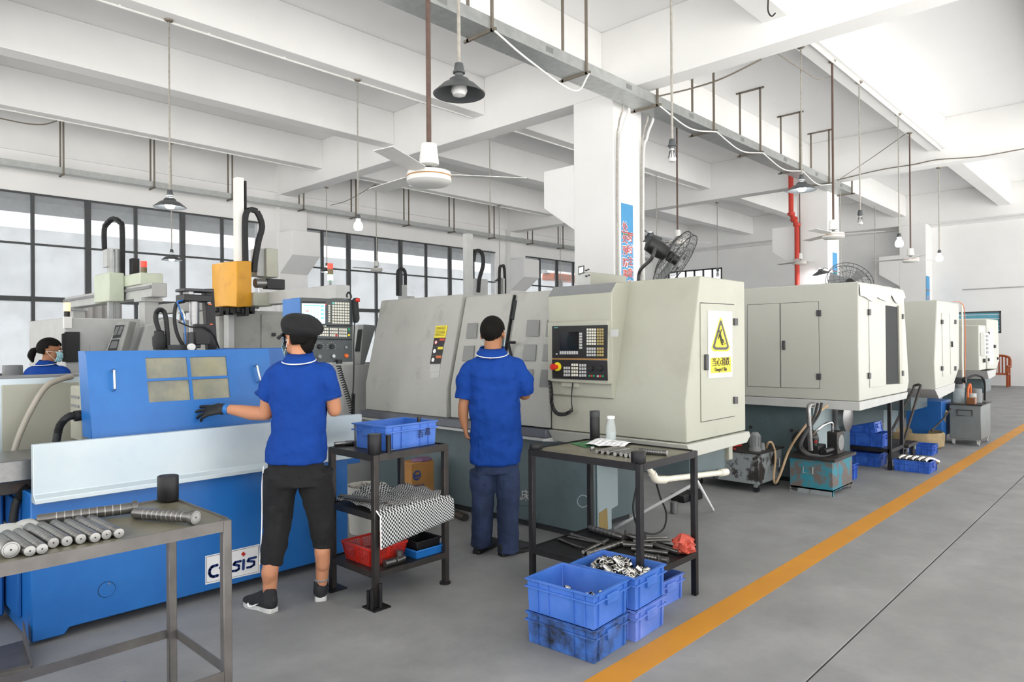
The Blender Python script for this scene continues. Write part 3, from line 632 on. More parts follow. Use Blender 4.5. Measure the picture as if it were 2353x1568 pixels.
# inside of the hood, headstock, rear housing, work table
MB().box(1.18, 2.15, 4.5, 4.54, .9, 1.4).build('inner_wall', 'cream', gr); MB().cyl((1.5,4.42,1.2), (2.0,4.42,1.2), .07, n=18).build('grinding_spindle', 'steel', gr)
MB().box(1.155, 1.35, 4.4, 4.62, .96, 1.27).build('headstock', 'cream', gr, bevel=.008)
for k in range(3): MB().box(1.149, 1.155, 4.44, 4.58, 1.1+k*.05, 1.115+k*.05).build('vent', 'mid_grey', gr)
MB().box(-.3, 1.5, 4.95, 5.1, .85, 1.31).build('rear_housing', 'zinc_panel', gr, bevel=.005)
MB().box(.89, 1.5, 4.94, 4.955, .88, 1.272).build('rear_panel', 'cream', gr, bevel=.003)
MB().box(-.3, 1.5, 4.95, 5.1, 1.31, 1.322).build('rear_ledge', 'mid_grey', gr)
MB().box(.3, .95, 4.2, 4.62, .82, .925).build('work_table', 'steel', gr, bevel=.004)
MB().box(.3, 1.4, 4.3, 4.9, .74, .82).build('table_slide', 'steel_dark', gr, bevel=.004)
MB().tube(bez([ony(165,866,4.9), ony(140,872,4.85), ony(105,890,4.82), ony(70,945,4.8), ony(45,1000,4.78), ony(30,1045,4.76)], 8), .017, 10).build('coolant_hose', 'hose_grey', gr)
def ribbed(path, r, par, nm='conduit', mt='black_rubber', step=.02):
    pts = bez(path, 14); out = []; R = []
    for i, p in enumerate(pts): out.append(p); R.append(r*(1.0 if i % 2 else .82))
    return MB().tube(out, R, 10).build(nm, mt, par, angle=80)
ribbed([ony(178,955,4.42), ony(158,958,4.4), ony(140,975,4.4), ony(133,995,4.4), ony(128,1025,4.4)], .022, gr)
MB().cyl(ony(191,954,4.41), ony(170,957,4.41), .03, n=10).build('conduit_gland', 'black_rubber', gr)
ribbed([ony(66,1118,4.3), ony(48,1135,4.3), ony(36,1160,4.3), ony(30,1200,4.3)], .022, gr)
# dressing unit above the hood
U = 4.75; T = lambda x, y, d=0.: ony(x, y, U+d)
def tb(x0, y0, x1, y1, d0, d1, nm, mt, bv=.004):
    a = T(x0, y0, d0); b_ = T(x1, y1, d0); return MB().box(a.x, b_.x, U+d0, U+d1, b_.z, a.z).build(nm, mt, gr, bevel=bv)
tb(424,662,491,672,-.06,.1,'dresser_plate','dark_grey'); tb(424,676,488,694,-.05,.1,'dresser_plate','black'); tb(432,668,446,680,-.04,.05,'dresser_spacer','steel')
MB().cyl(T(446,765), T(446,692), .032, n=20).build('air_cylinder', 'steel', gr)
tb(449,745,484,792,-.07,.03,'valve_block','black'); tb(434,764,462,800,-.05,.05,'valve_block','dark_grey')
ra = MB(); ra.slab([T(470,664,.02), T(492,664,.02), T(500,806,.02), T(480,806,.02)], (0,.06,0)); ra = ra.build('guide_rail', 'steel_black', gr, bevel=.003)
for (x0, y0, x1, y1) in ((476,683,484,686), (478,698,486,701), (481,744,488,747)): a = T(x0,y0,.015); b_ = T(x1,y1,.015); MB().box(a.x, b_.x, U+.01, U+.018, b_.z, a.z).build('marker', 'orange', ra)
a = T(476,687,.015); b_ = T(484,698,.015); MB().box(a.x, b_.x, U+.012, U+.018, b_.z, a.z).build('rail_insert', 'light_grey', ra)
ribbed([T(368,768), T(358,735), T(360,718), T(369,712), T(379,722), T(384,760), T(386,802)], .016, gr, 'conduit')
MB().lathe([(.035,0),(.04,.03),(.042,.08),(.03,.1),(.03,.12),(.018,.125)], T(366,804), 16).build('conduit_gland', 'black_rubber', gr)
MB().tube(bez([T(424,692), T(405,700), T(401,735), T(408,770), T(426,804)], 8), .012, 8).build('air_hose', 'black_rubber', gr)
MB().tube(bez([T(422,690,-.02), T(408,694,-.02), T(413,710,-.02), T(424,745,-.02), T(426,790,-.02)], 8), .005, 6).build('air_line', 'blue_paint', gr)
rr = random.Random(5)
cl_ = MB()
for k in range(6): cl_.tube(bez([T(405,715+k*2), T(412+rr.random()*8,712+rr.random()*12), T(422+rr.random()*5,728+rr.random()*14), T(412+rr.random()*8,742)], 6), .002, 4)
cl_.build('cable_bundle', 'white_plastic', gr, kind='stuff')
MB().tube(bez([T(410,740,-.03), T(440,752,-.06), T(470,752,-.09), T(490,770,-.07), T(503,800,-.02)], 8), .006, 6).build('cable', 'black_rubber', gr)
MB().ball(T(406,800), .017).build('knob', 'blue_paint', gr); c = T(437.5,798,-.06); MB().cyl(c, c+Vector((0,-.03,0)), .024, n=16).build('knob', 'white_plastic', gr, bevel=.003)
tb(385,793,452,808,-.02,.2,'slide_cover','dark_grey')
# control console on its blue post
YP = 4.5; P_ = lambda x, y, d=0.: ony(x, y, YP-d)
cx0, cx1 = P_(690,684).x, P_(808,688).x; cz1, cz0 = P_(690,684).z, P_(735,834).z
MB().box(cx0, cx1+.0, YP, YP+.26, cz0, cz1).build('console_box', 'blue_paint', gr, bevel=.006)
MB().box(cx0+.02, 2.79, YP+.08, YP+.22, .6, cz0).build('console_post', 'blue_paint', gr, bevel=.006)
mat('console_face', '454b4c', .5); mat('screen_glow', 'a9d3f2', .3, var=0, emit=.9); mat('screen_bar', '4d9ad0', .3, var=0, emit=.7)
def cs(x0, y0, x1, y1, t, nm, mt, par, d=0.): return MB().slab([P_(x0,y0,d), P_(x1,y0+(x1-x0)*.03,d), P_(x1,y1+(x1-x0)*-.01,d), P_(x0,y1,d)], (0,-t,0)).build(nm, mt, par, bevel=.001)
cf = MB().box(cx0, cx1, YP-.012, YP, cz0, cz1).build('console', 'console_face', gr, bevel=.002)
cs(692.9,692,748,746,.004,'screen_frame','black',cf,.012); cs(693.5,697,747,744.5,.002,'screen','screen_glow',cf,.016)
sb = MB()
def sq(x0, y0, x1, y1, m): sb.slab([P_(x0,y0,.0185), P_(x1,y0+(x1-x0)*.03,.0185), P_(x1,y1+(x1-x0)*.03,.0185), P_(x0,y1,.0185)], (0,-.0006,0), m)
sq(698,700.5,736,703,0); sq(702,714,710,716.5,1)
for k in range(7): sq(698,707+k*5,731,707.6+k*5,2)
for k in range(5): sq(698+k*8,706,698.6+k*8,740,2)
for k in range(4): sq(737,702+k*9,744,706+k*9,0)
sq(747,698,750,702,3)
sb.build('screen_image', ['screen_bar', 'orange', 'screen_bar', 'red'], cf, kind='stuff')
kb = MB(); PC = lambda x, y: P_(x, y+(x-750)*.03, .0125)
keys(kb, PC, 762.5,693.5,803,744,7,8,(0,-1,0),m=0); keys(kb, PC, 753.5,700,759,741,1,8,(0,-1,0),m=0)
keys(kb, PC, 729,753,755,774,5,3,(0,-1,0),m=0); keys(kb, PC, 757,753,776,774,4,3,(0,-1,0),m=0); keys(kb, PC, 778,753,797,774,4,3,(0,-1,0),m=0); keys(kb, PC, 725,748,750,751.5,4,1,(0,-1,0),m=0)
keys(kb, PC, 762.5,693.5,768,700,1,1,(0,-1,0),.005,m=1); keys(kb, PC, 769,767,775,774,1,1,(0,-1,0),.006,m=2); keys(kb, PC, 798,752,804,760,1,1,(0,-1,0),.006,m=3); keys(kb, PC, 798,766,804,772,1,1,(0,-1,0),.006,m=4)
kb.build('keypad', ['key_white', 'key_cyan', 'red_plastic', 'key_green', 'yellow'], cf, kind='stuff')
cs(690.5,747.3,807.5,749,.003,'divider','black',cf,.012); cs(690.5,778,807.5,780.5,.004,'divider','black',cf,.012)
for x, y, mt, r in ((734,797,'black_rubber',.019), (761.7,797,'black_rubber',.019), (793.6,799,'chrome',.014), (733,820,'mid_grey',.017), (764.8,819,'chrome',.017), (794.6,818,'orange',.017)):
    c = P_(x, y, .012); kn = MB().cyl(c, c+Vector((0,-.018,0)), r, r*.85, 16).build('knob', mt, cf, bevel=.002)
tk = MB()
for x0 in (734, 761.7):
    for k in range(9):
        a = math.radians(150+k*30); c = P_(x0+10*math.cos(a), 797+10*math.sin(a), .0125); tk.obox(c, (.003,.001,.003))
tk.build('scale_marks', 'white', cf, kind='stuff')
# hand-held pendant and its cords
c0 = P_(812,745,.0); pe = MB()
pe = MB().slab([P_(808,687,.02), P_(817,684,.02), P_(821,735,.02), P_(816,743,.02), P_(809,742,.02)], (0,-.04,0)).build('pendant', 'black_rubber', gr, bevel=.008)
c = P_(818,690,.06); MB().cyl(c, c+Vector((.02,-.02,0)), .014, n=12).build('button', 'red_plastic', pe)
MB().tube(bez([P_(798,684,.02), P_(797,678,.02), P_(801,672,.02), P_(806,678,.02), P_(807,686,.02)], 5), .007, 6).build('hook', 'black', pe)
MB().tube(bez([P_(815,742,.05), P_(813,790,.06), P_(813,860,.06), P_(811,905,.06)], 8), .005, 6).build('cord', 'black_rubber', gr)
MB().tube(helix(bez([P_(778,840,.06), P_(786,870,.06), P_(797,905,.06), P_(807,940,.06), P_(809,958,.06)], 6), .016, 22, 8), .004, 5).build('coiled_cord', 'black_rubber', gr)
MB().tube(helix([P_(812,905,.06), P_(811,958,.06)], .012, 20, 8), .0035, 5).build('coiled_cord', 'black_rubber', gr)
c = P_(779,836,.04); MB().cyl(c+Vector((0,0,.03)), c, .022, n=12).build('cord_gland', 'black_rubber', gr)
# ================================================================ TABLES, RODS, CRATES
ZT1 = .87
def table(name, label, x0, x1, y0, y1, zt, shelves, cups, leg=.032, mt='steel_dark', top='top_rubber', group=None, tray=.0, shelf_top=True):
    """welded angle-iron bench: legs, rim, top sheet, shelves, stacking cups on corners"""
    t = thing(name, label, 'table', ((x0+x1)/2, (y0+y1)/2, 0), group)
    for x in (x0, x1-leg):
        for y in (y0, y1-leg): MB().box(x, x+leg, y, y+leg, 0, zt-.002).build('leg', mt, t, bevel=.003)
    def rim(z, nm, h=.04):
        MB().box(x0+leg, x1-leg, y0, y0+.006, z-h, z).build(nm, mt, t); MB().box(x0+leg, x1-leg, y1-.006, y1, z-h, z).build(nm, mt, t)
        MB().box(x0, x0+.006, y0+leg, y1-leg, z-h, z).build(nm, mt, t); MB().box(x1-.006, x1, y0+leg, y1-leg, z-h, z).build(nm, mt, t)
    rim(zt, 'rim'); MB().box(x0+.006, x1-.006, y0+.006, y1-.006, zt-.014, zt-.009).build('top', top, t)
    for z in shelves:
        rim(z, 'shelf_rim', .035)
        if shelf_top: MB().box(x0+.006, x1-.006, y0+.006, y1-.006, z-.013, z-.009).build('shelf', mt, t)
    for i, (cx_, cy_) in enumerate(cups):
        MB().lathe([(.038,0),(.04,.003),(.04,cups_h[name][i]-.003),(.038,cups_h[name][i])], (cx_, cy_, zt-.002), 20).build('stacking_cup', 'steel_black', t)
    return t
mat('top_rubber', '6e6a58', .35, .1, var=.15, scale=5, dirt=('8c8a7c', .35, 4, .2)); mat('steel_grey', '6f6c69', .42, .55, var=.18, scale=12)
cups_h = {'work_bench': [], 'steel_bench': [], 'parts_bench': []}
# --- bench 1, cropped by the left edge of the photo
a = onz(533,1193,ZT1); bx1, by0 = a.x, a.y; by1 = onz(385,1148,ZT1).y+.03
cups_h['work_bench'] = [.1]
t1 = table('work_bench', 'grey steel bench in the left foreground holding a row of grooved rods', -.62, bx1, by0, by1, ZT1, [.33], [(bx1-.035, by1-.035)], mt='steel_grey', shelf_top=False)
zs = ZT1-.009
def rod(r, L, head=None, grooves=7, mt='rod_steel', hole=True, taper=None, name='grooved_rod'):
    """turned steel rod along +Y, front face at y=0"""
    prof = [(r*.92,0),(r,.0015)]
    if head: prof = [(head*.97,0),(head,.0015),(head,.016),(r,.0165)]
    r2 = taper or r
    prof += [(r2,L-.004),(r2*.92,L)]
    b = MB().lathe(prof, (0,0,0), 24, axis=(0,1,0))
    for k in range(grooves):
        y0 = .05+(L-.08)*k/max(grooves,1); b.lathe([(r*1.0,y0-.0012),(r*1.012,y0-.0008),(r*1.012,y0+.0008),(r*1.0,y0+.0012)], (0,0,0), 24, 2, axis=(0,1,0), caps=False)
    fr_ = (head or r)*.9; b.lathe([(fr_,-.0004),(fr_,.0004)], (0,0,0), 24, 2, axis=(0,1,0))
    b.lathe([(r*.16,-.0008),(r*.16,.0002)], (0,0,0), 10, 1, axis=(0,1,0))
    if head: b.lathe([(head*.72,-.0006),(head*.76,-.0006),(head*.76,.0001),(head*.72,.0001)], (0,0,0), 24, 1, axis=(0,1,0), caps=False)
    return b
mat('rod_steel', '6f6d6b', .3, .8, var=.1, scale=30); mat('rod_face', '3a3a3b', .5, .4); mat('rod_end', 'b3b2b0', .35, .6, var=.08, scale=60)
ROD = rod(.017, .28, grooves=8); RODH = rod(.02, .28, head=.026, grooves=9)
xr = [49,102+0,107,137,168,201,235,260+11,287]
faces = [(71,1267,.0165), (112,1248+10,.0165), (124,1250,.0165)]
rods_px = [(69,1267),(97,1262),(123,1248),(154,1244),(186,1239),(219,1236),(245,1229),(274,1226)]
src = None
for i, (x, y) in enumerate(rods_px):
    p = onz(x, y, zs+.0172); lab = ['second','third','fourth','fifth','sixth','seventh','eighth','ninth'][i]
    if src is None: src = ROD.build('grooved_rod', ['rod_steel', 'rod_face', 'rod_end']); o = src
    else: o = src.copy(); COL.objects.link(o)
    o.location = (p.x, p.y, zs+.0172); o.rotation_euler = (0, random.random()*3, .03)
    tag(o, lab+' rod from the left in the row on the foreground bench', 'rod', 'grooved rods in a row on the bench')
p = onz(25,1264,zs+.026); o = RODH.build('grooved_rod', ['rod_steel', 'rod_face', 'rod_end']); o.location = (p.x, p.y, zs+.026); o.rotation_euler = (0, 1, .03); tag(o, 'thick collared rod at the left end of the row on the foreground bench', 'rod', 'grooved rods in a row on the bench')
o2 = o.copy(); COL.objects.link(o2); p = onz(450,1190,zs+.026); o2.location = (p.x, p.y, zs+.026); o2.rotation_euler = (-.02, .4, .42); tag(o2, 'collared rod lying alone at the right end of the foreground bench', 'rod')
o3 = o.copy(); COL.objects.link(o3); p = onz(316,1166,zs+.026); o3.location = (p.x, p.y, zs+.026); q = onz(85,1196,zs+.02); ang = math.atan2(q.y-p.y, q.x-p.x)-math.pi/2; o3.rotation_euler = (-.02, 0, ang); o3.scale = (1, (q-p).length/.28*1.0, 1); tag(o3, 'long rod lying across behind the row of rods', 'rod')
# work gloves at the left
gl = MB(); rr = random.Random(2); gc = onz(18,1215,zs+.012)
gl.ball(gc, (.05,.06,.014), 14, 6)
for k in range(4): a = .9-k*.28; gl.tube(bez([gc+Vector((.02,.0,0)), gc+Vector((.05,.03-.015*k,.004)), gc+Vector((.085,.045-.028*k,0))], 4), [.012]*8+[.009], 7)
tag(gl.build('work_glove', 'light_grey', loc=gc-Vector((0,0,.012))), 'crumpled grey knitted glove at the left edge of the bench', 'glove')
# blue crate glimpsed on the lower frame of the bench: see crates below
# --- bench 2 between the two workers
cups_h['steel_bench'] = [.115]
t2 = table('steel_bench', 'black steel bench with a blue crate on top, between the two workers', 2.31, 2.87, 3.27, 3.75, ZT1, [.53, .2], [(2.335, 3.3)], mt='steel_dark', top='steel_dark', leg=.036)
for x, y in ((2.31,3.27), (2.31,3.714)): MB().box(x-.04, x+.075, y-.05, y+.07, 0, .008).build('foot_plate', 'steel_black', t2)
MB().cyl((2.85,3.29,0), (2.85,3.29,.012), .035, n=16).build('foot_plate', 'steel_black', t2)
for i, (x, y, h) in enumerate(((2.285,3.262,.12), (2.335,3.252,.14), (2.29,3.305,.1))): MB().cyl((x,y,.008), (x,y,h), .011, n=10).build('foot_stub', 'steel_black', t2)
MB().cyl((2.42,3.283,ZT1-.01), (2.42,3.283,ZT1+.1), .016, n=14).build('weld_tube', 'steel_black', t2)
# --- bench 3 right of the man
cups_h['parts_bench'] = [.03, .045]
p = onz(1250,1030,ZT1); z3 = .855
A3 = onz(1487,1072,z3); x3a, x3b = 3.12, 3.735; y3a, y3b = 2.03, 2.83
cups_h['parts_bench'] = [.03, .06]
t3 = table('parts_bench', 'black steel bench with bottles and rods on top, in front of the cream lathe', x3a, x3b, y3a, y3b, z3, [.26], [(x3a+.035, y3b-.035), (x3a+.035, y3a+.035)], mt='steel_black', top='top_rubber', leg=.034)
# ---------------------------------------------------------------- crates
def crate_parts(parent, L, W, H, mt, dirty=None, hl=.1):
    """stacking crate, long side along local x; open shell, rim flange, ribs, hand grips"""
    t = .004; ta = .012
    b = MB(); o0 = [(-L/2+ta,-W/2+ta,0),(L/2-ta,-W/2+ta,0),(L/2-ta,W/2-ta,0),(-L/2+ta,W/2-ta,0)]; o1 = [(-L/2+.006,-W/2+.006,H),(L/2-.006,-W/2+.006,H),(L/2-.006,W/2-.006,H),(-L/2+.006,W/2-.006,H)]
    i1 = [(x*(1-2*t/L*2), y*(1-2*t/W*2), z) for x, y, z in o1]; i0 = [(x*(1-2*t/L*2), y*(1-2*t/W*2), .005) for x, y, z in o0]
    b.loft([o0, o1, i1, i0], True); b.build('shell', mt, parent, bevel=.002)
    rb = MB()
    for z0, z1, e in ((H-.008, H, .003), (H-.044, H-.036, .004)):
        rb.box(-L/2-e,L/2+e,-W/2-e,-W/2+.007,z0,z1); rb.box(-L/2-e,L/2+e,W/2-.007,W/2+e,z0,z1); rb.box(-L/2-e,-L/2+.007,-W/2,W/2,z0,z1); rb.box(L/2-.007,L/2+e,-W/2,W/2,z0,z1)
    rb.build('rim', mt, parent, bevel=.001)
    for f in (-.36,-.2,.16,.32):
        for s_ in (-1,1): MB().prism([(s_*(W/2-.012), .008), (s_*(W/2-.002), .008), (s_*W/2, H-.012), (s_*(W/2-.012), H-.012)], 'x', L*f-.0025, L*f+.0025).build('rib', mt, parent)
    for f in (-.36,.36):
        for s_ in (-1,1): MB().prism([(s_*(L/2-.012), .008), (s_*(L/2-.002), .008), (s_*L/2, H-.012), (s_*(L/2-.012), H-.012)], 'y', W*f-.0025, W*f+.0025).build('rib', mt, parent)
    for s_ in (-1,1): MB().prism([(s_*(L/2-.012), H-.075), (s_*(L/2+.006), H-.07), (s_*(L/2+.006), H-.024), (s_*(L/2-.012), H-.02)], 'y', -hl/2, hl/2).build('grip', mt, parent, bevel=.002)
CR = {}
def crate(label, loc, rz, L=.4, W=.3, H=.148, mt='crate', rx=0., ry=0., group='blue stacking crates'):
    key = (L, W, H, mt)
    if key in CR:
        o = dup(CR[key], loc, rz, label, group)
    else:
        o = thing('plastic_crate', label, 'crate', loc, group, rz=rz or 1e-6); crate_parts(o, L, W, H, mt); CR[key] = o
    o.rotation_euler = (rx, ry, rz); return o
# front stacks: corner points from the floor contact
c_near = onz(1366,1531); c_left = onz(1207,1475); c_right = onz(1448,1480)
angc = math.atan2(c_left.y-c_near.y, c_left.x-c_near.x)
ctr = (c_left+c_right)/2
La, Wa = (c_left-c_near).length, (c_right-c_near).length
crate('dirt-stained blue crate, lower of the front stack beside the yellow line', (ctr.x, ctr.y, 0), angc, La, Wa, .155, 'crate_dirty')
crate('clean blue crate with a few small fittings, upper of the front stack', (ctr.x, ctr.y, .157), angc, La, Wa, .165, 'crate')
ct_front = Vector((ctr.x, ctr.y, .157))
n2 = onz(1449,1482); r2_ = onz(1533,1441); d2v = (r2_-n2)
ctr2 = (n2+r2_)/2 + Vector((-d2v.y, d2v.x, 0)).normalized()*.2
crate('worn blue crate, lower of the second stack behind the front one', (ctr2.x, ctr2.y, 0), angc, .4, d2v.length, .155, 'crate_b2' if 'crate_b2' in M else 'crate')
crate('blue crate heaped with shiny steel pipe fittings, upper of the second stack', (ctr2.x, ctr2.y, .157), angc, .4, d2v.length, .165, 'crate')
ct_fit = Vector((ctr2.x, ctr2.y, .157))
p3 = (onz(1500,1415)+onz(1590,1370))/2
crate('scuffed blue crate standing under the parts bench', (3.49, 2.27, 0), math.pi/2+.0, .4, .3, .148, 'crate_b2')
# crate on bench 2 (tilted a little) and the one under bench 1
p = onz(905,1015,ZT1); q = onz(1014,1000,ZT1)
bc = crate('blue crate with black stencilled characters on the black steel bench', (2.645, 3.515, ZT1-.008), .06, .42, .32, .15, 'crate', group='blue stacking crates')
text('百', 'black', .05, Vector((.06,-.165,.075)), (1,0,0), (0,0,1), None, 'stencil', .001).parent = bc; text('昌', 'black', .05, Vector((.12,-.165,.085)), (1,0,0), (0,0,1), None, 'stencil', .001).parent = bc
crate('blue crate on the lower frame of the foreground bench, barely in view', (.7, 2.75, .07), .0, .4, .3, .148, 'crate')
for o_ in (t1,):
    MB().box(.45, .95, 2.56, 2.6, .03, .068).build('shelf_bar', 'steel_grey', t1); MB().box(.45, .95, 2.9, 2.94, .03, .068).build('shelf_bar', 'steel_grey', t1)
# ---------------------------------------------------------------- steel fittings
def fitting(r, L):
    return MB().lathe([(r*.8,0),(r,.001),(r,L*.42),(r*1.12,L*.44),(r*1.12,L*.56),(r,L*.58),(r,L-.001),(r*.8,L),(r*.78,L),(r*.78,0),(r*.8,0)], (0,0,-L/2), 16, axis=(0,0,1), caps=False)
ft = fitting(.017, .05).build('pipe_fitting', 'steel_bright'); fm = ft.data; D.objects.remove(ft)
def heap(c, ang, L, W, n, zf, dz, r0, label, group, cx0=0., sc=1.):
    rr = random.Random(n); ca, sa = math.cos(ang), math.sin(ang)
    for k in range(n):
        u = rr.uniform(-L/2, L/2); v = rr.uniform(-W/2, W/2); e = 1-(2*u/L)**2*.6-(2*v/W)**2*.5
        o = D.objects.new('pipe_fitting', fm); COL.objects.link(o); o.scale = (sc,)*3
        o.location = (c.x+u*ca-v*sa, c.y+u*sa+v*ca, zf+dz*max(e,0)*rr.uniform(.55,1)+r0)
        o.rotation_euler = (rr.uniform(0,math.pi), rr.uniform(0,math.pi), rr.uniform(0,math.pi)); tag(o, label, 'pipe fitting', group)
heap(ct_fit, angc, .33, .24, 70, .157+.09, .075, .012, 'shiny steel pipe fitting in the heap filling the blue crate', 'steel fittings heaped in the crate')
bx = MB().box(-.185,.185,-.135,.135,0,.09); 
o = bx.build('fitting_layer', 'steel', None); o.location = (ct_fit.x, ct_fit.y, .157+.006); o.rotation_euler = (0,0,angc); tag(o, 'lower layers of steel fittings under the heap in the crate', 'pipe fittings', kind='stuff')
def pile(n, label, group):
    rr = random.Random(21); e1 = (c_near-c_left).normalized(); e2 = (c_right-c_near).normalized()
    for k in range(n):
        a = rr.uniform(.22,.85); h = rr.random(); o = D.objects.new('pipe_fitting', fm); COL.objects.link(o); o.scale = (.62,)*3
        p = c_left + e1*(La*a) + e2*(.07+.15*rr.random()); o.location = (p.x, p.y, .157+.016+.1*h*(1-.5*abs(a-.5)*2))
        o.rotation_euler = (rr.uniform(0,3), rr.uniform(0,3), rr.uniform(0,3)); tag(o, label, 'pipe fitting', group)
pile(48, 'small steel fitting in the low pile inside the front blue crate', 'small fittings in the front crate')
# ---------------------------------------------------------------- things on the parts bench
zp = z3-.009
p = onz(1367,1012,zp); th = thing('vacuum_flask', 'black vacuum flask with grey lid on the parts bench', 'flask', (p.x, p.y, zp))
MB().lathe([(.03,0),(.033,.004),(.033,.15),(.031,.155)], p, 22).build('body', 'black', th); MB().lathe([(.033,.155),(.034,.158),(.034,.192),(.03,.196)], p, 22).build('lid', 'dark_grey', th)
p = onz(1404,1014,zp); gb = thing('glass_bottle', 'clear glass bottle half full of water with white cap on the parts bench', 'bottle', (p.x, p.y, zp))
MB().lathe([(.028,.0),(.033,.004),(.034,.06),(.03,.1),(.022,.135),(.021,.15)], p, 22).build('body', 'bottle_glass', gb); MB().lathe([(.029,.004),(.0315,.006),(.032,.062),(.03,.064)], p, 22).build('water', 'water', gb); MB().lathe([(.025,.148),(.026,.15),(.026,.163),(.023,.166)], p, 22).build('cap', 'white', gb)
def sheet(name, label, cat, pts, z, mt, amp=.012, seed=1, grp=None):
    rr = random.Random(seed); b = MB(); A, B_, C_, D_ = [Vector((*onz(x, y, z).xy, z)) for x, y in pts]; n = 7; g = []
    for i in range(n+1):
        row = []
        for j in range(n+1):
            u, v = i/n, j/n; p = A*(1-u)*(1-v)+B_*u*(1-v)+C_*u*v+D_*(1-u)*v; p.z = z+.002+amp*abs(math.sin(u*5+seed)*math.cos(v*4+seed))*(.4+.6*rr.random()); row.append(p)
        g.append(row)
    for i in range(n):
        for j in range(n): b.add([g[i][j], g[i+1][j], g[i+1][j+1], g[i][j+1]], [(0,1,2,3)])
    o = b.build(name, mt, None, loc=(A+C_)/2 - Vector((0,0,0)), angle=80); so = o.modifiers.new('s', 'SOLIDIFY'); so.thickness = .001; tag(o, label, cat, grp); return o
sheet('plastic_tray', 'shallow green tray under the papers on the parts bench', 'tray', [(1311,1020),(1345,1030),(1425,1020),(1390,1012)], zp, 'green_tray' if 'green_tray' in M else mat('green_tray','3f7a4c',.4).name, .006, 2)
sheet('paper_sheet', 'crumpled white paper sheets beside the glass bottle', 'paper', [(1340,1024),(1430,1031),(1450,1018),(1380,1008)], zp+.009, 'paper', .022, 4)
for i, (x, y) in enumerate(((1371,1038),(1384,1040),(1397,1041),(1413,1044),(1427,1045),(1438,1047),(1449,1048))):
    p = onz(x, y, zp+.0125); o = src.copy(); COL.objects.link(o); o.scale = (.72,.75,.72); o.location = (p.x, p.y, zp+.0125); o.rotation_euler = (0, i, -1.62+.02*i)
    tag(o, ['first','second','third','fourth','fifth','sixth','seventh'][i]+' short rod from the left on the parts bench', 'rod', 'short rods on the parts bench')
o = src.copy(); COL.objects.link(o); p = onz(1533,1042,zp+.017); o.location = (p.x, p.y, zp+.0175); q = onz(1500,1046,zp); o.rotation_euler = (0,0,math.atan2(q.y-p.y,q.x-p.x)-math.pi/2); o.scale = (1,.6,1); tag(o, 'thick rod beside the right stacking cup on the parts bench', 'rod')
p = onz(1361,1036,zp); tag(MB().lathe([(.012,0),(.013,.002),(.013,.022),(.01,.026)], p, 14).build('steel_plug', 'steel', loc=p), 'small steel plug at the left of the short rods', 'plug')
# --- lower shelf of the parts bench
zl = .26-.009; rr = random.Random(11); k = 0
lay = [((1355,1214),(1432,1236),.02,1), ((1438,1231),(1478,1240),.017,0), ((1292,1225),(1370,1247),.011,0), ((1293,1231),(1362,1246),.006,0), ((1340,1270),(1397,1242),.011,1), ((1352,1273),(1434,1247),.015,1),
       ((1432,1252),(1500,1256),.017,0), ((1452,1262),(1535,1272),.013,0), ((1500,1252),(1560,1270),.016,0), ((1462,1275),(1535,1290),.018,1), ((1440,1285),(1520,1300),.018,1), ((1455,1245),(1540,1243),.012,0), ((1475,1238),(1535,1236),.014,0)]
for (a, b_, r, g) in lay:
    A, B_ = onz(*a, zl+r), onz(*b_, zl+r); d = B_-A; L = max(.05, min(d.length, .42))
    o = rod(r, L, grooves=6 if g else 0, head=r*1.12 if not g else None).build('turned_rod', ['rod_steel', 'rod_face', 'rod_end']); A.z = zl+r*1.12
    A.x = min(max(A.x, x3a+.03), x3b-.03); A.y = min(max(A.y, y3a+.03), y3b-.03)
    o.location = A; o.rotation_euler = (0, rr.random()*6, math.atan2(d.y, d.x)-math.pi/2)
    tag(o, ['thick grooved rod lying along the back edge of the lower shelf', 'headed rod behind the middle leg on the lower shelf', 'medium plain rod beside the fan of thin rods', 'slim plain rod nearest the fan of thin rods', 'short grooved rod lying diagonally at the left of the lower shelf', 'long grooved rod lying diagonally beside the short one',
        'headed rod in the middle of the lower shelf', 'plain rod just left of the red bag', 'headed rod pointing at the red bag', 'thick grooved rod near the front rail of the lower shelf', 'frontmost thick grooved rod on the lower shelf', 'plain rod at the back right of the lower shelf', 'headed rod at the far back right of the lower shelf'][k], 'rod', 'rods scattered on the lower shelf'); k += 1
for i in range(9):
    a = onz(1262+i*4, 1232+i*1.5, zl+.004+.003*(i%3)); b_ = onz(1302+i*5, 1254+i*1.0, zl+.004); d = b_-a
    o = MB().cyl((0,0,0), (0,.2,0), .0042, n=8).build('thin_rod', 'rod_steel'); a.y = min(a.y, y3b-.02); a.x = max(a.x, x3a+.01); o.location = a; o.rotation_euler = (0,0,math.atan2(d.y,d.x)-math.pi/2); tag(o, 'thin bright rod in the fan of rods on the lower shelf', 'rod', 'thin rods on the lower shelf')
for i, (x, y) in enumerate(((1516,1236),(1560,1273),(1512,1298),(1455,1232))):
    p = onz(x, y, zl); p.x = min(p.x, x3b-.05); p.y = max(p.y, y3a+.05); b = MB().cyl(p+Vector((0,0,.0)), p+Vector((.0,0,.055)), .007, n=10); b.lathe([(.014,0),(.015,.002),(.015,.012),(.007,.013)], p, 12); tag(b.build('tool_bit', 'rod_steel', loc=p), ['upright tool bit at the back of the lower shelf', 'upright tool bit beside the red bag', 'upright tool bit at the front of the lower shelf', 'upright tool bit behind the middle leg'][i], 'tool bit', 'upright tool bits on the lower shelf')
rb_ = MB(); c = onz(1573,1262,zl+.03); rr = random.Random(4); rings = []; nn = 22
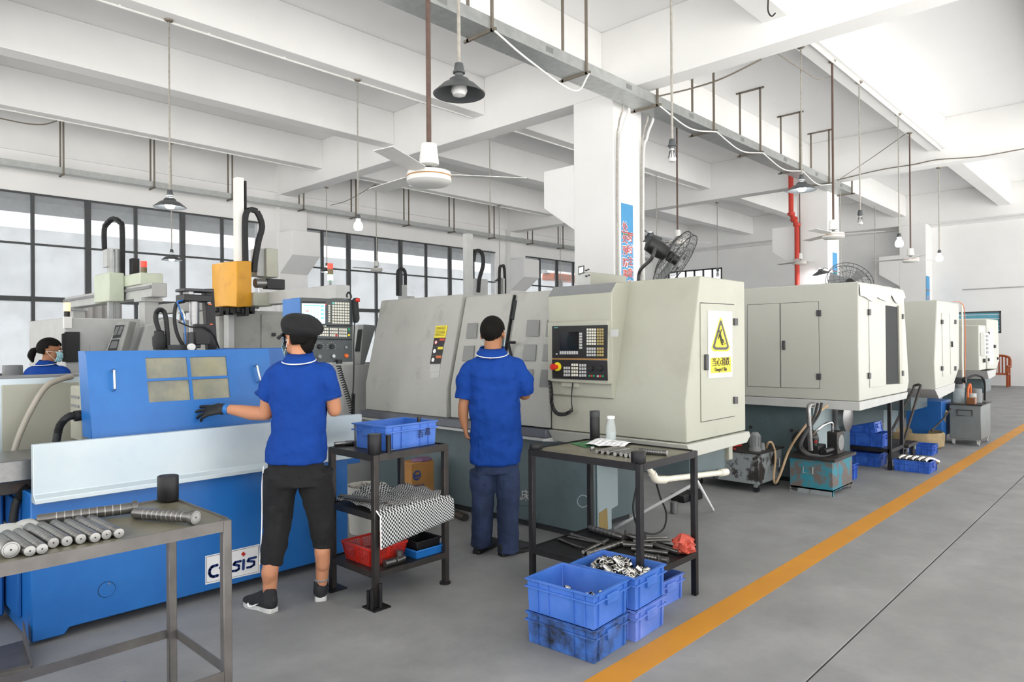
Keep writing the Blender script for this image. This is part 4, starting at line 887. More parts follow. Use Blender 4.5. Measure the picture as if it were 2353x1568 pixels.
for i in range(13):
    a = math.pi*i/12; row = []
    for j in range(nn):
        t = 2*math.pi*j/nn; k = 1+.28*math.sin(5*t+i*1.3)*math.sin(i*.9+1)+.2*(rr.random()-.5); tw = .02*math.sin(a)*(1 if i > 8 else 0)
        row.append(c+Vector(((.055*math.sin(a)+.003)*math.cos(t)*k-.03*max(0,i-9)/4, (.06*math.sin(a)+.003)*math.sin(t)*k, -.028+.052*(1-math.cos(a))+.012*(rr.random()-.5)*math.sin(a)+.02*max(0,i-8)/4)))
    rings.append(row)
rb_.loft(rings); tag(rb_.build('plastic_bag', 'bag_red', loc=c-Vector((0,0,.03)), angle=25), 'crumpled reddish plastic bag at the right of the lower shelf', 'bag')
# --- things on bench 2
zb = ZT1-.009
p = onz(821,1028,zb); tag(MB().lathe([(.019,0),(.02,.002),(.02,.135),(.017,.14),(.012,.14)], p, 18).build('steel_tube', 'steel', loc=p), 'upright shiny steel tube at the left of the black bench', 'tube')
A, B_ = onz(768,1022,zb+.014), onz(845,1016,zb+.014); d = B_-A; b = MB().lathe([(.01,0),(.012,.004),(.012,.07),(.015,.072),(.015,.1),(.017,.102),(.017,.12),(.014,.122),(.014,.2)], (0,0,0), 16, axis=(0,1,0)); o = b.build('stepped_shaft', 'steel'); o.location = (A.x, A.y, zb+.018); o.rotation_euler = (0,0,math.atan2(d.y,d.x)-math.pi/2); tag(o, 'stepped steel shaft lying at the left rear of the black bench', 'shaft')
p = onz(897,1036,zb); b = MB().ball(p+Vector((0,0,.006)), (.03,.022,.006), 12, 6); tag(b.build('rag', 'light_grey', loc=p), 'small pale rag beside the stacking cup on the black bench', 'rag')
p = onz(992,955,ZT1+.1); tag(MB().cyl((2.78,3.45,ZT1-.002), (2.78,3.45,ZT1+.165), .012, n=12).build('bar_end', 'steel_dark', loc=(2.78,3.45,ZT1)), 'dark round bar standing inside the crate on the black bench', 'bar')
# checked cloth draped over the middle shelf
zc = .53; mt = D.materials.new('checked_cloth'); mt.use_nodes = True; M['check'] = mt; nt = mt.node_tree; N = nt.nodes; L_ = nt.links
tc = N.new('ShaderNodeUVMap'); ck = N.new('ShaderNodeTexChecker'); ck.inputs['Scale'].default_value = 60; ck.inputs['Color1'].default_value = lin('1e1f21'); ck.inputs['Color2'].default_value = lin('c9cac9'); L_.new(tc.outputs[0], ck.inputs[0]); L_.new(ck.outputs[0], N['Principled BSDF'].inputs['Base Color']); N['Principled BSDF'].inputs['Roughness'].default_value = .9
def cloth():
    nx, ny = 40, 34; x0, x1 = 2.335, 2.885; rr = random.Random(8); vs = []; uvs = []
    L0 = .46; L1 = .165                                  # on the shelf, then hanging in front
    for j in range(ny+1):
        s_ = (L0+L1)*j/ny
        for i in range(nx+1):
            x = x0+(x1-x0)*i/nx; w = .012*math.sin(x*38+1.2)*math.cos(s_*17)+.008*math.sin(x*71+s_*20)
            if s_ < L0: p = Vector((x+.01*math.sin(s_*9), 3.735-s_, zc+.012+abs(w)*1.3+(.05*max(0,1-((x-2.62)/.12)**2)*max(0,1-(s_/.12)**2))))
            else:
                h = s_-L0; p = Vector((x, 3.262-.012-.35*abs(w)-.04*h, zc+.012-h*(.8+.45*(1-i/nx))+.0))
            vs.append(p); uvs.append((x/.62, s_/.62))
    fs = [(j*(nx+1)+i, j*(nx+1)+i+1, (j+1)*(nx+1)+i+1, (j+1)*(nx+1)+i) for j in range(ny) for i in range(nx)]
    me = D.meshes.new('cloth'); off = Vector((2.6,3.4,zc)); me.from_pydata([v-off for v in vs], [], fs); u = me.uv_layers.new(name='UVMap')
    for l in me.loops: u.data[l.index].uv = uvs[l.vertex_index]
    me.materials.append(mt); me.shade_smooth(); o = D.objects.new('checked_cloth', me); COL.objects.link(o); o.location = off; s = o.modifiers.new('s','SOLIDIFY'); s.thickness = .003
    tag(o, 'black and white checked cloth draped over the middle shelf of the bench', 'cloth'); 
    MB().tube([vs[(ny-12+k)*(nx+1)] + Vector((-.003,-.004,0)) for k in range(13)], .004, 6).build('hem', 'white', o).location = -off
    return o
cloth()
for i, (x0, y0, x1, y1, r) in enumerate(((2.345,3.62,2.40,3.38,.012), (2.36,3.70,2.42,3.5,.01), (2.44,3.33,2.5,3.3,.005), (2.41,3.31,2.46,3.29,.005), (2.40,3.345,2.5,3.36,.004))):
    A, B_ = Vector((x0,y0,zc+.03+r)), Vector((x1,y1,zc+.03+r)); o = MB().cyl((0,0,0), B_-A, r, n=12).build('steel_pin', 'rod_steel'); o.location = A; tag(o, 'steel pin lying on the checked cloth near the front leg', 'pin', 'pins on the checked cloth')
# red perforated basket, grey tray in a blue tray, stubs on the bottom shelf
zq = .2-.009
def basket(c, L, W, H, rz):
    t = thing('plastic_basket', 'red perforated plastic basket on the bottom shelf of the black bench', 'basket', c, rz=rz)
    f = MB(); tp = .84
    def P(u, v, z): s_ = tp+(1-tp)*z/H; return Vector((u*L/2*s_, v*W/2*s_, z))
    for z in (0.004, H-.004):
        r = .006 if z > .02 else .004; pts = [P(-1,-1,z), P(1,-1,z), P(1,1,z), P(-1,1,z), P(-1,-1,z)]
        for i in range(4): f.bar(pts[i], pts[i+1], r*2, .012 if z > .02 else .006)
    f.build('rim', 'red_plastic', t)
    l = MB()
    for (a0, a1, n) in (((-1,-1),(1,-1),18), ((1,-1),(1,1),12), ((1,1),(-1,1),18), ((-1,1),(-1,-1),12)):
        for k in range(n+1):
            q = k/n; u = a0[0]+(a1[0]-a0[0])*q; v = a0[1]+(a1[1]-a0[1])*q; wd = .018 if k in (0, n, n//2) else .0035; l.bar(P(u,v,.004), P(u,v,H), wd, .003, upv=(a1[0]-a0[0], a1[1]-a0[1], 0) if 0 else (0,0,1))
        for z in [H*(.1+.08*j) for j in range(11)]: l.bar(P(*a0,z), P(*a1,z), .003, .0035)
    l.build('lattice', 'red_plastic', t, kind='stuff', smooth=False); MB().box(-L/2*tp,L/2*tp,-W/2*tp,W/2*tp,0,.004).build('bottom', 'red_plastic', t)
basket((2.49, 3.525, zq), .27, .3, .11, 1e-6)
def tray(name, label, c, L, W, H, mt, rz=0., cat='tray'):
    b = MB(); o0 = [(-L*.46,-W*.45,0),(L*.46,-W*.45,0),(L*.46,W*.45,0),(-L*.46,W*.45,0)]; o1 = [(-L/2,-W/2,H),(L/2,-W/2,H),(L/2,W/2,H),(-L/2,W/2,H)]
    sc_ = lambda q, k, z: [(x*k, y*k, z) for x, y, _ in q]
    b.loft([o0, o1, sc_(o1,.95,H), sc_(o0,.95,.006)], True); b.box(-L/2-.006,L/2+.006,-W/2-.006,-W/2,H-.01,H); b.box(-L/2-.006,L/2+.006,W/2,W/2+.006,H-.01,H); b.box(-L/2-.006,-L/2,-W/2,W/2,H-.01,H); b.box(L/2,L/2+.006,-W/2,W/2,H-.01,H)
    o = b.build(name, mt, None, bevel=.003); o.location = c; o.rotation_euler = (0,0,rz); tag(o, label, cat); return o
tray('plastic_tray', 'blue plastic tray on the bottom shelf of the black bench', (2.745, 3.42, zq), .22, .24, .055, 'blue_paint', .0)
tray('plastic_tray', 'dark grey scuffed tray nested in the blue tray', (2.755, 3.43, zq+.012), .19, .2, .085, 'steel_black', .02)
for i, (x, y, ax) in enumerate(((2.425,3.335,0), (2.50,3.33,0), (2.545,3.35,1))):
    r = .02
    b = MB().lathe([(r,0),(r+.002,.002),(r+.002,.07),(r,.072)], (0,0,0), 16, axis=(0,0,1)); o = b.build('steel_stub', 'rod_steel'); o.location = (x, y, zq+(0 if ax else r+.002)); o.rotation_euler = (0, 0 if ax else math.pi/2, .2*i); tag(o, ['lying steel stub nearest the front leg on the bottom shelf', 'second lying steel stub on the bottom shelf', 'upright steel stub on the bottom shelf of the black bench'][i], 'stub')
# ================================================================ PEOPLE
def ering(c, t, a, b_, ref, n=16, pw=2.):
    """elliptic ring round c, tangent t; a along ref, b across"""
    t = t.normalized(); x = (ref - t*ref.dot(t)).normalized(); y = t.cross(x); out = []
    for k in range(n):
        q = 2*math.pi*k/n; cs, sn = math.cos(q), math.sin(q); f = (abs(cs)**pw+abs(sn)**pw)**(-1/pw)
        out.append(c + x*a*cs*f + y*b_*sn*f)
    return out
def etube(b, pts, rad, ref=(1,0,0), n=16, pw=2., cap=True, m=0):
    """flattened limb through pts; rad = list of (a,b); rounded ends"""
    pts = [Vector(p) for p in pts]; ref = Vector(ref); k = len(pts); rings = []
    tan = [((pts[min(i+1,k-1)]-pts[i]).normalized()+(pts[i]-pts[max(i-1,0)]).normalized()).normalized() for i in range(k)]
    if cap:
        for s_ in (.25, .75): a = math.acos(1-s_) if 0 else 0
        r = min(rad[0])
        for q in (.9, .5): rings.append(ering(pts[0]-tan[0]*r*q*.9, tan[0], rad[0][0]*math.sqrt(1-q*q*.95), rad[0][1]*math.sqrt(1-q*q*.95), ref, n, pw))
    for i in range(k): rings.append(ering(pts[i], tan[i], rad[i][0], rad[i][1], ref, n, pw))
    if cap:
        r = min(rad[-1])
        for q in (.5, .9): rings.append(ering(pts[-1]+tan[-1]*r*q*.9, tan[-1], rad[-1][0]*math.sqrt(1-q*q*.95), rad[-1][1]*math.sqrt(1-q*q*.95), ref, n, pw))
    b.loft(rings, True, m); return b
def limb(b, pts, rad, n=14, cap=True):
    """round limb with smooth path"""
    P = bez(pts, 5); R = []; k = len(pts)-1
    for i in range(len(P)):
        f = i/(len(P)-1)*k; j = min(int(f), k-1); R.append((rad[j]+(rad[j+1]-rad[j])*(f-j),)*2)
    d = (P[-1]-P[0]).normalized(); ref = Vector((1,0,0)) if abs(d.x) < .7 else Vector((0,1,0))
    return etube(b, P, R, ref, n, cap=cap)
def fuse(o, vox, it=4, fac=.5, disp=None):
    r = o.modifiers.new('fuse', 'REMESH'); r.mode = 'VOXEL'; r.voxel_size = vox; r.use_smooth_shade = True
    s = o.modifiers.new('smooth', 'SMOOTH'); s.iterations = it; s.factor = fac
    if disp:
        for i, (size, st) in enumerate(disp):
            tx = D.textures.new('fold', 'CLOUDS'); tx.noise_scale = size; tx.noise_depth = 1
            d = o.modifiers.new('folds', 'DISPLACE'); d.texture = tx; d.strength = st; d.mid_level = .5; d.texture_coords = 'LOCAL'
    return o
def hand(b, w_, d, nrm, side, curl=(.3,.3,.35,.4), sc=1., spread=.12, thumb=.5, m=0):
    """palm and five fingers; w_ wrist, d finger direction, nrm back-of-hand normal, side vector towards the thumb"""
    d = Vector(d).normalized(); nrm = Vector(nrm); nrm = (nrm-d*nrm.dot(d)).normalized(); sd = Vector(side); sd = (sd-d*sd.dot(d)-nrm*sd.dot(nrm)).normalized(); w_ = Vector(w_)
    etube(b, [w_, w_+d*.03*sc, w_+d*.07*sc, w_+d*.092*sc], [(.026*sc,.019*sc), (.034*sc,.017*sc), (.041*sc,.015*sc), (.039*sc,.012*sc)], sd, 14, 2.5)
    for i, (o, L) in enumerate(((.029,.075), (.010,.083), (-.010,.077), (-.028,.06))):
        base = w_+d*(.088-.006*abs(i-1))*sc+sd*o*sc; dd = (d+sd*spread*(1.2-i*.8)).normalized(); p = [base-d*.012*sc]; c = curl[i]; a = c*.5
        for s_, f in enumerate((.45,.3,.25)):
            v = dd*math.cos(a) - nrm*math.sin(a); p.append(p[-1]+v*(L*f+(.012 if s_ == 0 else 0))*sc); a += c
        etube(b, p, [(.0095*sc,)*2, (.009*sc,)*2, (.0085*sc,)*2, (.007*sc,)*2], sd, 10)
    p0 = w_+d*.025*sc+sd*.022*sc; v1 = (d*.75+sd*.75-nrm*.3*thumb).normalized(); v2 = (d*.95+sd*.3-nrm*.45*thumb).normalized(); p1 = p0+v1*.038*sc; p2 = p1+v2*.03*sc; p3 = p2+v2*.024*sc
    etube(b, [p0, p1, p2, p3], [(.014*sc,)*2, (.0115*sc,)*2, (.0105*sc,)*2, (.008*sc,)*2], nrm, 10)
def head(b, c, f, u=(0,0,1), sc=1.):
    """head volume at c (centre of the skull) facing f"""
    f = Vector(f).normalized(); u = Vector(u); u = (u-f*u.dot(f)).normalized(); r = f.cross(u); R = Matrix((r, f, u)).transposed(); P = lambda x, y, z: c+R@Vector((x,y,z))*sc
    b.ball(P(0,-.012,.03), (.074*sc,.092*sc,.085*sc), 20, 12, R=R)
    b.ball(P(0,.022,-.035), (.058*sc,.066*sc,.075*sc), 18, 10, R=R); b.ball(P(0,.05,-.082), (.034*sc,.034*sc,.026*sc), 12, 8, R=R)
    etube(b, [P(0,.083,.012), P(0,.097,-.018), P(0,.104,-.032)], [(.009*sc,.008*sc), (.012*sc,.012*sc), (.016*sc,.012*sc)], r, 10)
    b.ball(P(0,.078,.03), (.045*sc,.015*sc,.012*sc), 12, 6, R=R); b.ball(P(0,.083,-.062), (.024*sc,.012*sc,.01*sc), 12, 6, R=R)
    for s_ in (-1, 1):
        e = P(s_*.077,-.004,-.008); Re = R@Matrix.Rotation(s_*.45, 3, 'Z'); b.ball(e, (.007*sc,.019*sc,.032*sc), 10, 8, R=Re)
    return R
def scalp(name, c, rad, R, keep, mt, parent, thick=.008, n=44, k=30):
    b = MB(); c = Vector(c); V = {}
    def P(i, j): a = math.pi*i/k; q = 2*math.pi*j/n; return Vector((math.sin(a)*math.cos(q), math.sin(a)*math.sin(q), math.cos(a)))
    for i in range(k):
        for j in range(n):
            d = (P(i,j)+P(i+1,j+1))/2
            if keep(d): b.add([c + R@Vector((p.x*rad[0], p.y*rad[1], p.z*rad[2])) for p in (P(i,j), P(i,j+1), P(i+1,j+1), P(i+1,j))], [(0,1,2,3)])
    o = b.build(name, mt, parent)
    import bmesh
    bm = bmesh.new(); bm.from_mesh(o.data); bmesh.ops.remove_doubles(bm, verts=bm.verts, dist=1e-5); bmesh.ops.recalc_face_normals(bm, faces=bm.faces); bm.to_mesh(o.data); bm.free(); o.data.shade_smooth()
    s = o.modifiers.new('thick', 'SOLIDIFY'); s.thickness = thick; s.offset = 1
    return o
def torso(b, lev, n=26, pw=2.35):
    """lev: (z, cx, cy, half width, half depth)"""
    b.loft([ering(Vector((cx_, cy_, z)), Vector((0,0,1)), a, d, Vector((1,0,0)), n, pw) for z, cx_, cy_, a, d in lev], True)
def shoe(parent, heel, toe, mt, sole, L=None, ankle=.105, nm='shoe', swoosh=None):
    heel, toe = Vector(heel), Vector(toe); d = (toe-heel); L = d.length; d.normalize(); s_ = Vector((d.y,-d.x,0))
    b = MB(); P = lambda t, h: heel+d*(L*t)+Vector((0,0,h))
    etube(b, [P(.06,.055), P(.2,.06), P(.4,.06), P(.6,.05), P(.8,.04), P(.95,.034)], [(.03,.045), (.036,.055), (.036,.05), (.042,.036), (.043,.027), (.03,.02)], s_, 18, 2.4)
    etube(b, [P(.14,.05), P(.14,ankle)], [(.036,.044), (.033,.04)], d, 16)
    o = fuse(b.build(nm, mt, parent), .005, 4)
    sb = MB(); prof = [(-.01,.026),(.05,.034),(.25,.034),(.42,.031),(.62,.042),(.8,.042),(.95,.03),(1.0,.012)]
    up_, dn = [], []
    for t, w_ in prof: up_.append(P(t,0)+s_*w_)
    for t, w_ in reversed(prof): up_.append(P(t,0)-s_*w_)
    sb.loft([[p+Vector((0,0,.0)) for p in up_], [p+Vector((0,0,.012)) for p in up_], [p+Vector((0,0,.027)) for p in up_]], True); sb.build('sole', sole, o, bevel=.004, seg=2)
    return o
LOC = lambda px0, py0, k: (lambda x, y, d=0.: Vector(((x-px0)/k, d, (py0-y)/k)))
# ---------------------------------------------------------------- woman at the grinder
base = onz(662, 1398); kW = 1594.4/((base-EYE).dot(fw)); W = LOC(662, 1398, kW)
wo = thing('person', 'person in blue polo shirt and black cap reaching left over the grinder', 'person', base, rz=-math.radians(46.54)-1e-5)
# skull
hc = W(688, 781, .02); hf = Vector((-math.sin(math.radians(56)), math.cos(math.radians(56)), -.08))
bd = MB(); HR = head(bd, hc, hf, sc=.98)
limb(bd, [W(692,800,.0), W(695,822,-.01), W(696,850,-.02)], [.05,.052,.07])
torso(bd, [(.9,.05,.0,.1,.07), (1.0,.05,.0,.12,.085), (1.2,.06,.0,.15,.09), (1.33,.065,.0,.14,.07), (1.38,.07,.0,.08,.05)])
SH_L, SH_R = W(634,862,.0), W(755,860,.01)
limb(bd, [SH_L, W(620,905,.01), W(609,950,.04)], [.036,.042,.04]); limb(bd, [W(609,952,.04), W(570,952,.08), W(530,947,.11), W(500,944,.13)], [.041,.043,.034,.027])
limb(bd, [SH_R+Vector((-.01,0,-.01)), W(764,905,.0), W(768,945,.03)], [.034,.04,.039]); limb(bd, [W(768,945,.03), W(758,935,.14), W(745,918,.26)], [.039,.036,.027])
hand(bd, W(745,917,.26), (-.3,1,.25), (0.2,-.2,1), (-1,-.3,0), (.5,.5,.5,.5))
limb(bd, [W(652,1085,.0), W(632,1180,.02), W(627,1300,-.03), W(622,1385,-.02)], [.06,.055,.045,.033]); limb(bd, [W(622,1340,-.03), W(627,1310,-.05), W(630,1290,-.04)], [.03,.046,.046])
limb(bd, [W(718,1085,.02), W(728,1180,.06), W(731,1290,.1), W(726,1362,.12)], [.06,.055,.044,.032]); limb(bd, [W(733,1310,.09), W(733,1275,.07)], [.04,.045])
etube(bd, [W(626,1392,-.03), W(590,1394,.03)], [(.03,.02), (.03,.02)], Vector((0,0,1)), 12); etube(bd, [W(724,1372,.12), W(712,1372,.2)], [(.03,.02), (.03,.02)], Vector((0,0,1)), 12)
fuse(bd.build('body', 'skin', wo), .006, 5)
# polo shirt
sh = MB()
torso(sh, [(.828,.045,.0,.172,.118), (.9,.052,.0,.172,.122), (1.0,.062,.0,.152,.116), (1.1,.072,.0,.15,.116), (1.2,.072,-.005,.158,.116), (1.28,.07,-.01,.166,.11), (1.345,.068,-.012,.168,.095), (1.385,.07,-.012,.135,.08), (1.41,.075,-.008,.085,.068), (1.425,.075,-.005,.07,.06)])
limb(sh, [W(668,852,0), W(642,862,0), W(625,882,.0), W(612,912,.012)], [.05,.064,.067,.063], 18, cap=False); limb(sh, [W(722,850,0), W(747,860,.0), W(758,885,.0), W(764,918,.01)], [.05,.062,.064,.058], 18, cap=False)
fuse(sh.build('polo_shirt', 'shirt', wo), .007, 6, .5, [(.13,.032), (.045,.008)])
for pts in ([W(612,912,.012), W(622,890,.006)], [W(764,918,.01), W(760,900,.004)]):
    t = (pts[0]-pts[1]).normalized(); r = .064 if pts[0].x < 0 else .059; MB().tube(ering(pts[0]-t*.004, t, r, r, Vector((0,1,0)), 24)*1+[ering(pts[0]-t*.004, t, r, r, Vector((0,1,0)), 24)[0]], .0028, 6, caps=False).build('sleeve_trim', 'shirt_dark' if 'shirt_dark' in M else mat('shirt_dark','14397c',.9).name, wo)
# collar with white edge line
def collar(parent, c, a, d, h, tilt, line='white', mt='shirt'):
    b = MB(); r = []
    for f, g in ((1.0,0), (1.06,.35), (1.02,1.0)): r.append(ering(c+Vector((0,0,h*g))+Vector((0,.012*g,0)), Vector((0,-tilt,1)), a*f, d*f, Vector((1,0,0)), 28))
    r2 = []
    b.loft([r[2], ering(c+Vector((0,-.004,h*.5)), Vector((0,-tilt,1)), a*1.12, d*1.12, Vector((1,0,0)), 28), ering(c+Vector((0,-.014,.0)), Vector((0,-tilt*1.3,1)), a*1.36, d*1.44, Vector((1,0,0)), 28)], False)
    o = b.build('collar', mt, parent); s = o.modifiers.new('t', 'SOLIDIFY'); s.thickness = .004
    q = ering(c+Vector((0,-.0145,.001)), Vector((0,-tilt*1.3,1)), a*1.375, d*1.46, Vector((1,0,0)), 40); MB().tube([p for p in q]+[q[0]], .0035, 6, caps=False).build('collar_line', line, o)
    return o
collar(wo, W(693,829,-.006), .067, .06, .045, .18)
# trousers
tr = MB()
torso(tr, [(.7,.055,.01,.16,.115), (.78,.05,.01,.162,.115), (.84,.048,.0,.15,.1), (.88,.05,.0,.13,.09)])
limb(tr, [W(648,1085,.0), W(640,1150,.02), W(636,1210,.02), W(631,1260,-.015), W(628,1294,-.03)], [.104,.09,.08,.072,.062], 18, cap=False)
limb(tr, [W(722,1085,.02), W(727,1150,.05), W(732,1200,.07), W(733,1240,.08), W(732,1268,.085)], [.104,.088,.074,.068,.058], 18, cap=False)
fuse(tr.build('trousers', 'cloth_black', wo), .007, 4, .5, [(.1,.022), (.04,.006)])
for side in (0,):
    MB().tube(bez([W(615,1068,-.05), W(609,1110,-.035), W(608,1160,-.03), W(607,1210,-.03), W(607,1250,-.045), W(606,1290,-.055)], 6), .0035, 6).build('side_stripe', 'white', wo)
# shoes
shoe(wo, W(640,1398,-.07)*1, Vector((W(556,0).x, .06, 0)), 'black_shoe' if 'black_shoe' in M else mat('black_shoe','202124',.8,bump=.3,bscale=120).name, 'sole_white' if 'sole_white' in M else mat('sole_white','c9c9c6',.6,var=.15,scale=25).name)
shoe(wo, Vector((W(727,0).x, .09, 0)), Vector((W(704,0).x, .31, 0)), 'black_shoe', 'sole_white')
sw = MB(); q = [W(578,1381,-.048), W(588,1386,-.052), W(600,1380,-.058)]
sw.tube(bez([W(575,1380,-.036), W(578,1386,-.042), W(586,1386,-.05), W(602,1378,-.064)], 5), [.002]+[.0045]*4+[.0055]*5+[.004]*4+[.002]*2, 6); sw.build('shoe_mark', 'white', wo)
for (x, y, d, r) in ((622,1370,-.03,.037), (726,1349,.12,.036)): MB().tube(ering(W(x,y,d), Vector((0,0,1)), r, r, Vector((1,0,0)), 20)+[ering(W(x,y,d), Vector((0,0,1)), r, r, Vector((1,0,0)), 20)[0]], .006, 6, caps=False).build('sock', 'mid_grey', wo)
# glove on the reaching hand
gv = MB(); hand(gv, W(497,944,.13), (-1,.05,-.1), (.1,-.55,.8), (-.1,.5,.6), (.08,.14,.3,.42), 1.14, .2, .8); limb(gv, [W(505,944,.13), W(488,945,.135)], [.03,.034])
fuse(gv.build('glove', 'black_rubber', wo), .004, 3)
gc_ = MB(); limb(gc_, [W(511,945,.12), W(500,944,.13)], [.033,.035], cap=False); fuse(gc_.build('glove_cuff', 'blue_paint', wo), .004, 3)
# hair, ears stay bare; mask, cap
HP = lambda x, y, z: hc + HR@Vector((x,y,z))*.98
scalp('hair', HP(0,-.014,.026), (.08,.098,.092), HR, lambda d: (d.z > -.55 - .0*d.y and d.y < .25 and not (d.y > -.1 and d.z < .1)) or (d.z > .35 and d.y < .75), 'hair', wo)
b = MB(); limb(b, [HP(0,-.07,-.01), HP(0,-.07,-.05), HP(.0,-.06,-.078)], [.046,.038,.022]); b.build('hair_bun', 'hair', wo)
limb_b = MB(); limb(limb_b, [HP(-.072,.035,.02), HP(-.075,.03,-.02), HP(-.07,.028,-.05)], [.006,.005,.003]); limb_b.build('hair_strand', 'hair', wo)
# cap: puffed crown, band and brim
cp = MB(); CB = HP(0,-.012,.047); CRm = HR@Matrix.Rotation(.22, 3, 'X')
rings = []
for z, a, d, oy in ((-.028,.086,.102,0), (-.005,.09,.107,0), (.02,.108,.128,-.012), (.05,.116,.132,-.018), (.078,.102,.116,-.016), (.097,.07,.082,-.01), (.104,.03,.036,-.006)):
    rings.append([CB + CRm@Vector((a*math.cos(t)*(1+.025*math.sin(5*t)), oy+d*math.sin(t)*(1+.02*math.sin(7*t)), z - .028*max(0,-math.sin(t))*(1 if .0 < z < .09 else .35))) for t in [2*math.pi*j/40 for j in range(40)]])
cp.loft(rings); cpo = cp.build('cap', 'cloth_black', wo, angle=80); cpo.modifiers.new('s', 'SUBSURF').render_levels = 1
br = MB(); out_, inn = [], []
for j in range(17):
    t = math.radians(25+130*j/16); c_, s_ = math.cos(t), math.sin(t); inn.append(CB+CRm@Vector((.085*c_, .1*s_, -.022))); out_.append(CB+CRm@Vector((.098*c_, .105*s_+.05*max(0,s_)**1.5, -.05-.008*abs(c_))))
for j in range(16): br.add([inn[j], inn[j+1], out_[j+1], out_[j]], [(0,1,2,3)])
bro = br.build('brim', 'cloth_black', cpo); s = bro.modifiers.new('t', 'SOLIDIFY'); s.thickness = .005
def maskmesh(parent, P, ext=1.):
    b = MB(); rings = []; 
    for i in range(7):
        v = i/6; row = []
        for j in range(11):
            u = -1+2*j/10; x = .062*u; z = .004-.1*v; y = .113*math.cos(u*1.0)**.6-.018*abs(v-.45)-.03*max(0,v-.75) ; row.append(P(x*(1-.18*abs(v-.4)), y-.012*(1 if v < .1 else 0), z))
        rings.append(row)
    for i in range(6):
        for j in range(10): b.add([rings[i][j], rings[i+1][j], rings[i+1][j+1], rings[i][j+1]], [(0,1,2,3)])
    o = b.build('face_mask', 'mask', parent, angle=70); s = o.modifiers.new('t', 'SOLIDIFY'); s.thickness = .002
    for s_ in (-1, 1):
        for vz in (-.002, -.078): MB().tube([P(s_*.056, .068, vz), P(s_*.079, .012, -.002 if vz > -.05 else -.03), P(s_*.085, -.012, -.002)], .0016, 5).build('ear_loop', 'white', o)
    return o
maskmesh(wo, HP)
def eyes(parent, P):
    for s_ in (-1, 1):
        c_ = P(s_*.031, .083, .012); MB().ball(c_, (.012,.008,.007), 12, 8).build('eye', 'white', parent); MB().ball(c_+(P(0,1,0)-P(0,0,0))*.006, .0048, 10, 6).build('iris', 'black', parent)
        MB().tube(bez([P(s_*.014,.088,.03), P(s_*.032,.086,.035), P(s_*.048,.078,.029)], 4), .0028, 5).build('eyebrow', 'hair', parent)
eyes(wo, HP)
MB().tube([HP(-.078,.01,.008), HP(-.07,.06,.01), HP(-.05,.09,.01)], .0016, 5).build('spectacles', 'chrome', wo)
# ---------------------------------------------------------------- man at the lathe
base = onz(1141, 1272); kM = 1594.4/((base-EYE).dot(fw)); W = LOC(1141, 1272, kM)
ma = thing('person', 'person with short hair in blue polo and jeans facing the cream lathe', 'person', base, rz=-math.radians(46.54)-1e-5)
hc = W(1136, 768, .03); hf = Vector((math.sin(math.radians(16)), math.cos(math.radians(16)), -.12))
bd = MB(); HR = head(bd, hc, hf, sc=1.08); HP = lambda x, y, z: hc + HR@Vector((x,y,z))*1.08
limb(bd, [W(1136,785,.01), W(1136,806,-.0), W(1136,830,-.02)], [.062,.064,.075])
torso(bd, [(.75,.0,.0,.1,.07), (1.0,.0,.0,.15,.1), (1.25,-.01,.0,.17,.1), (1.33,-.01,.0,.14,.07), (1.4,-.01,.0,.08,.05)])
limb(bd, [W(1092,855,.0), W(1077,890,-.005), W(1068,932,-.015)], [.036,.04,.04]); limb(bd, [W(1068,932,-.015), W(1067,955,-.02), W(1070,978,-.02)], [.041,.036,.027])
hand(bd, W(1070,976,-.02), (.15,.12,-1), (-1,-.15,0), (.2,1,0), (.75,.8,.85,.9), .95, .05, .5)
limb(bd, [W(1186,850,.0), W(1205,885,.0), W(1208,908,.05)], [.04,.048,.046]); limb(bd, [W(1208,908,.05), W(1198,890,.18), W(1180,862,.3)], [.044,.04,.03])
hand(bd, W(1180,862,.3), (-.2,.9,.4), (.3,-.3,1), (-1,-.2,.2), (.7,.7,.7,.7))
for x0, x1, d in ((1108,1108,.03), (1168,1168,-.02)): limb(bd, [W(x0*.7+1138*.3,1085,0), W(x1,1180,.02+d), W(x1,1245,d)], [.06,.05,.04])
fuse(bd.build('body', 'skin_tan', ma), .007, 5)
sh = MB()
torso(sh, [(.645,-.005,.0,.183,.125), (.72,-.002,.0,.186,.13), (.9,.0,.0,.178,.128), (1.05,-.003,.0,.18,.128), (1.2,-.006,-.005,.186,.125), (1.3,-.008,-.01,.19,.115), (1.365,-.01,-.012,.178,.095), (1.405,-.012,-.01,.13,.08), (1.43,-.014,-.005,.085,.07), (1.445,-.014,-.002,.075,.065)])
limb(sh, [W(1115,836,0), W(1092,846,0), W(1076,875,.0), W(1068,918,-.01)], [.055,.07,.075,.066], 18, cap=False); limb(sh, [W(1160,834,.0), W(1186,845,.0), W(1203,872,.0), W(1209,908,.03)], [.055,.07,.078,.066], 18, cap=False)
fuse(sh.build('polo_shirt', 'shirt', ma), .007, 6, .5, [(.14,.045), (.05,.01)])
collar(ma, W(1134,813,-.006), .082, .072, .045, .22)
tr = MB(); torso(tr, [(.58,.0,.0,.155,.11), (.66,.0,.0,.16,.112), (.75,.0,.0,.14,.1)])
limb(tr, [W(1110,1080,.0), W(1110,1140,.02), W(1108,1200,.02), W(1107,1256,.03)], [.095,.082,.074,.078], 18, cap=False); limb(tr, [W(1165,1080,.0), W(1168,1140,.0), W(1169,1200,-.02), W(1168,1266,-.02)], [.095,.084,.075,.08], 18, cap=False)
fuse(tr.build('trousers', 'jeans', ma), .007, 4, .5, [(.12,.026), (.04,.008)])
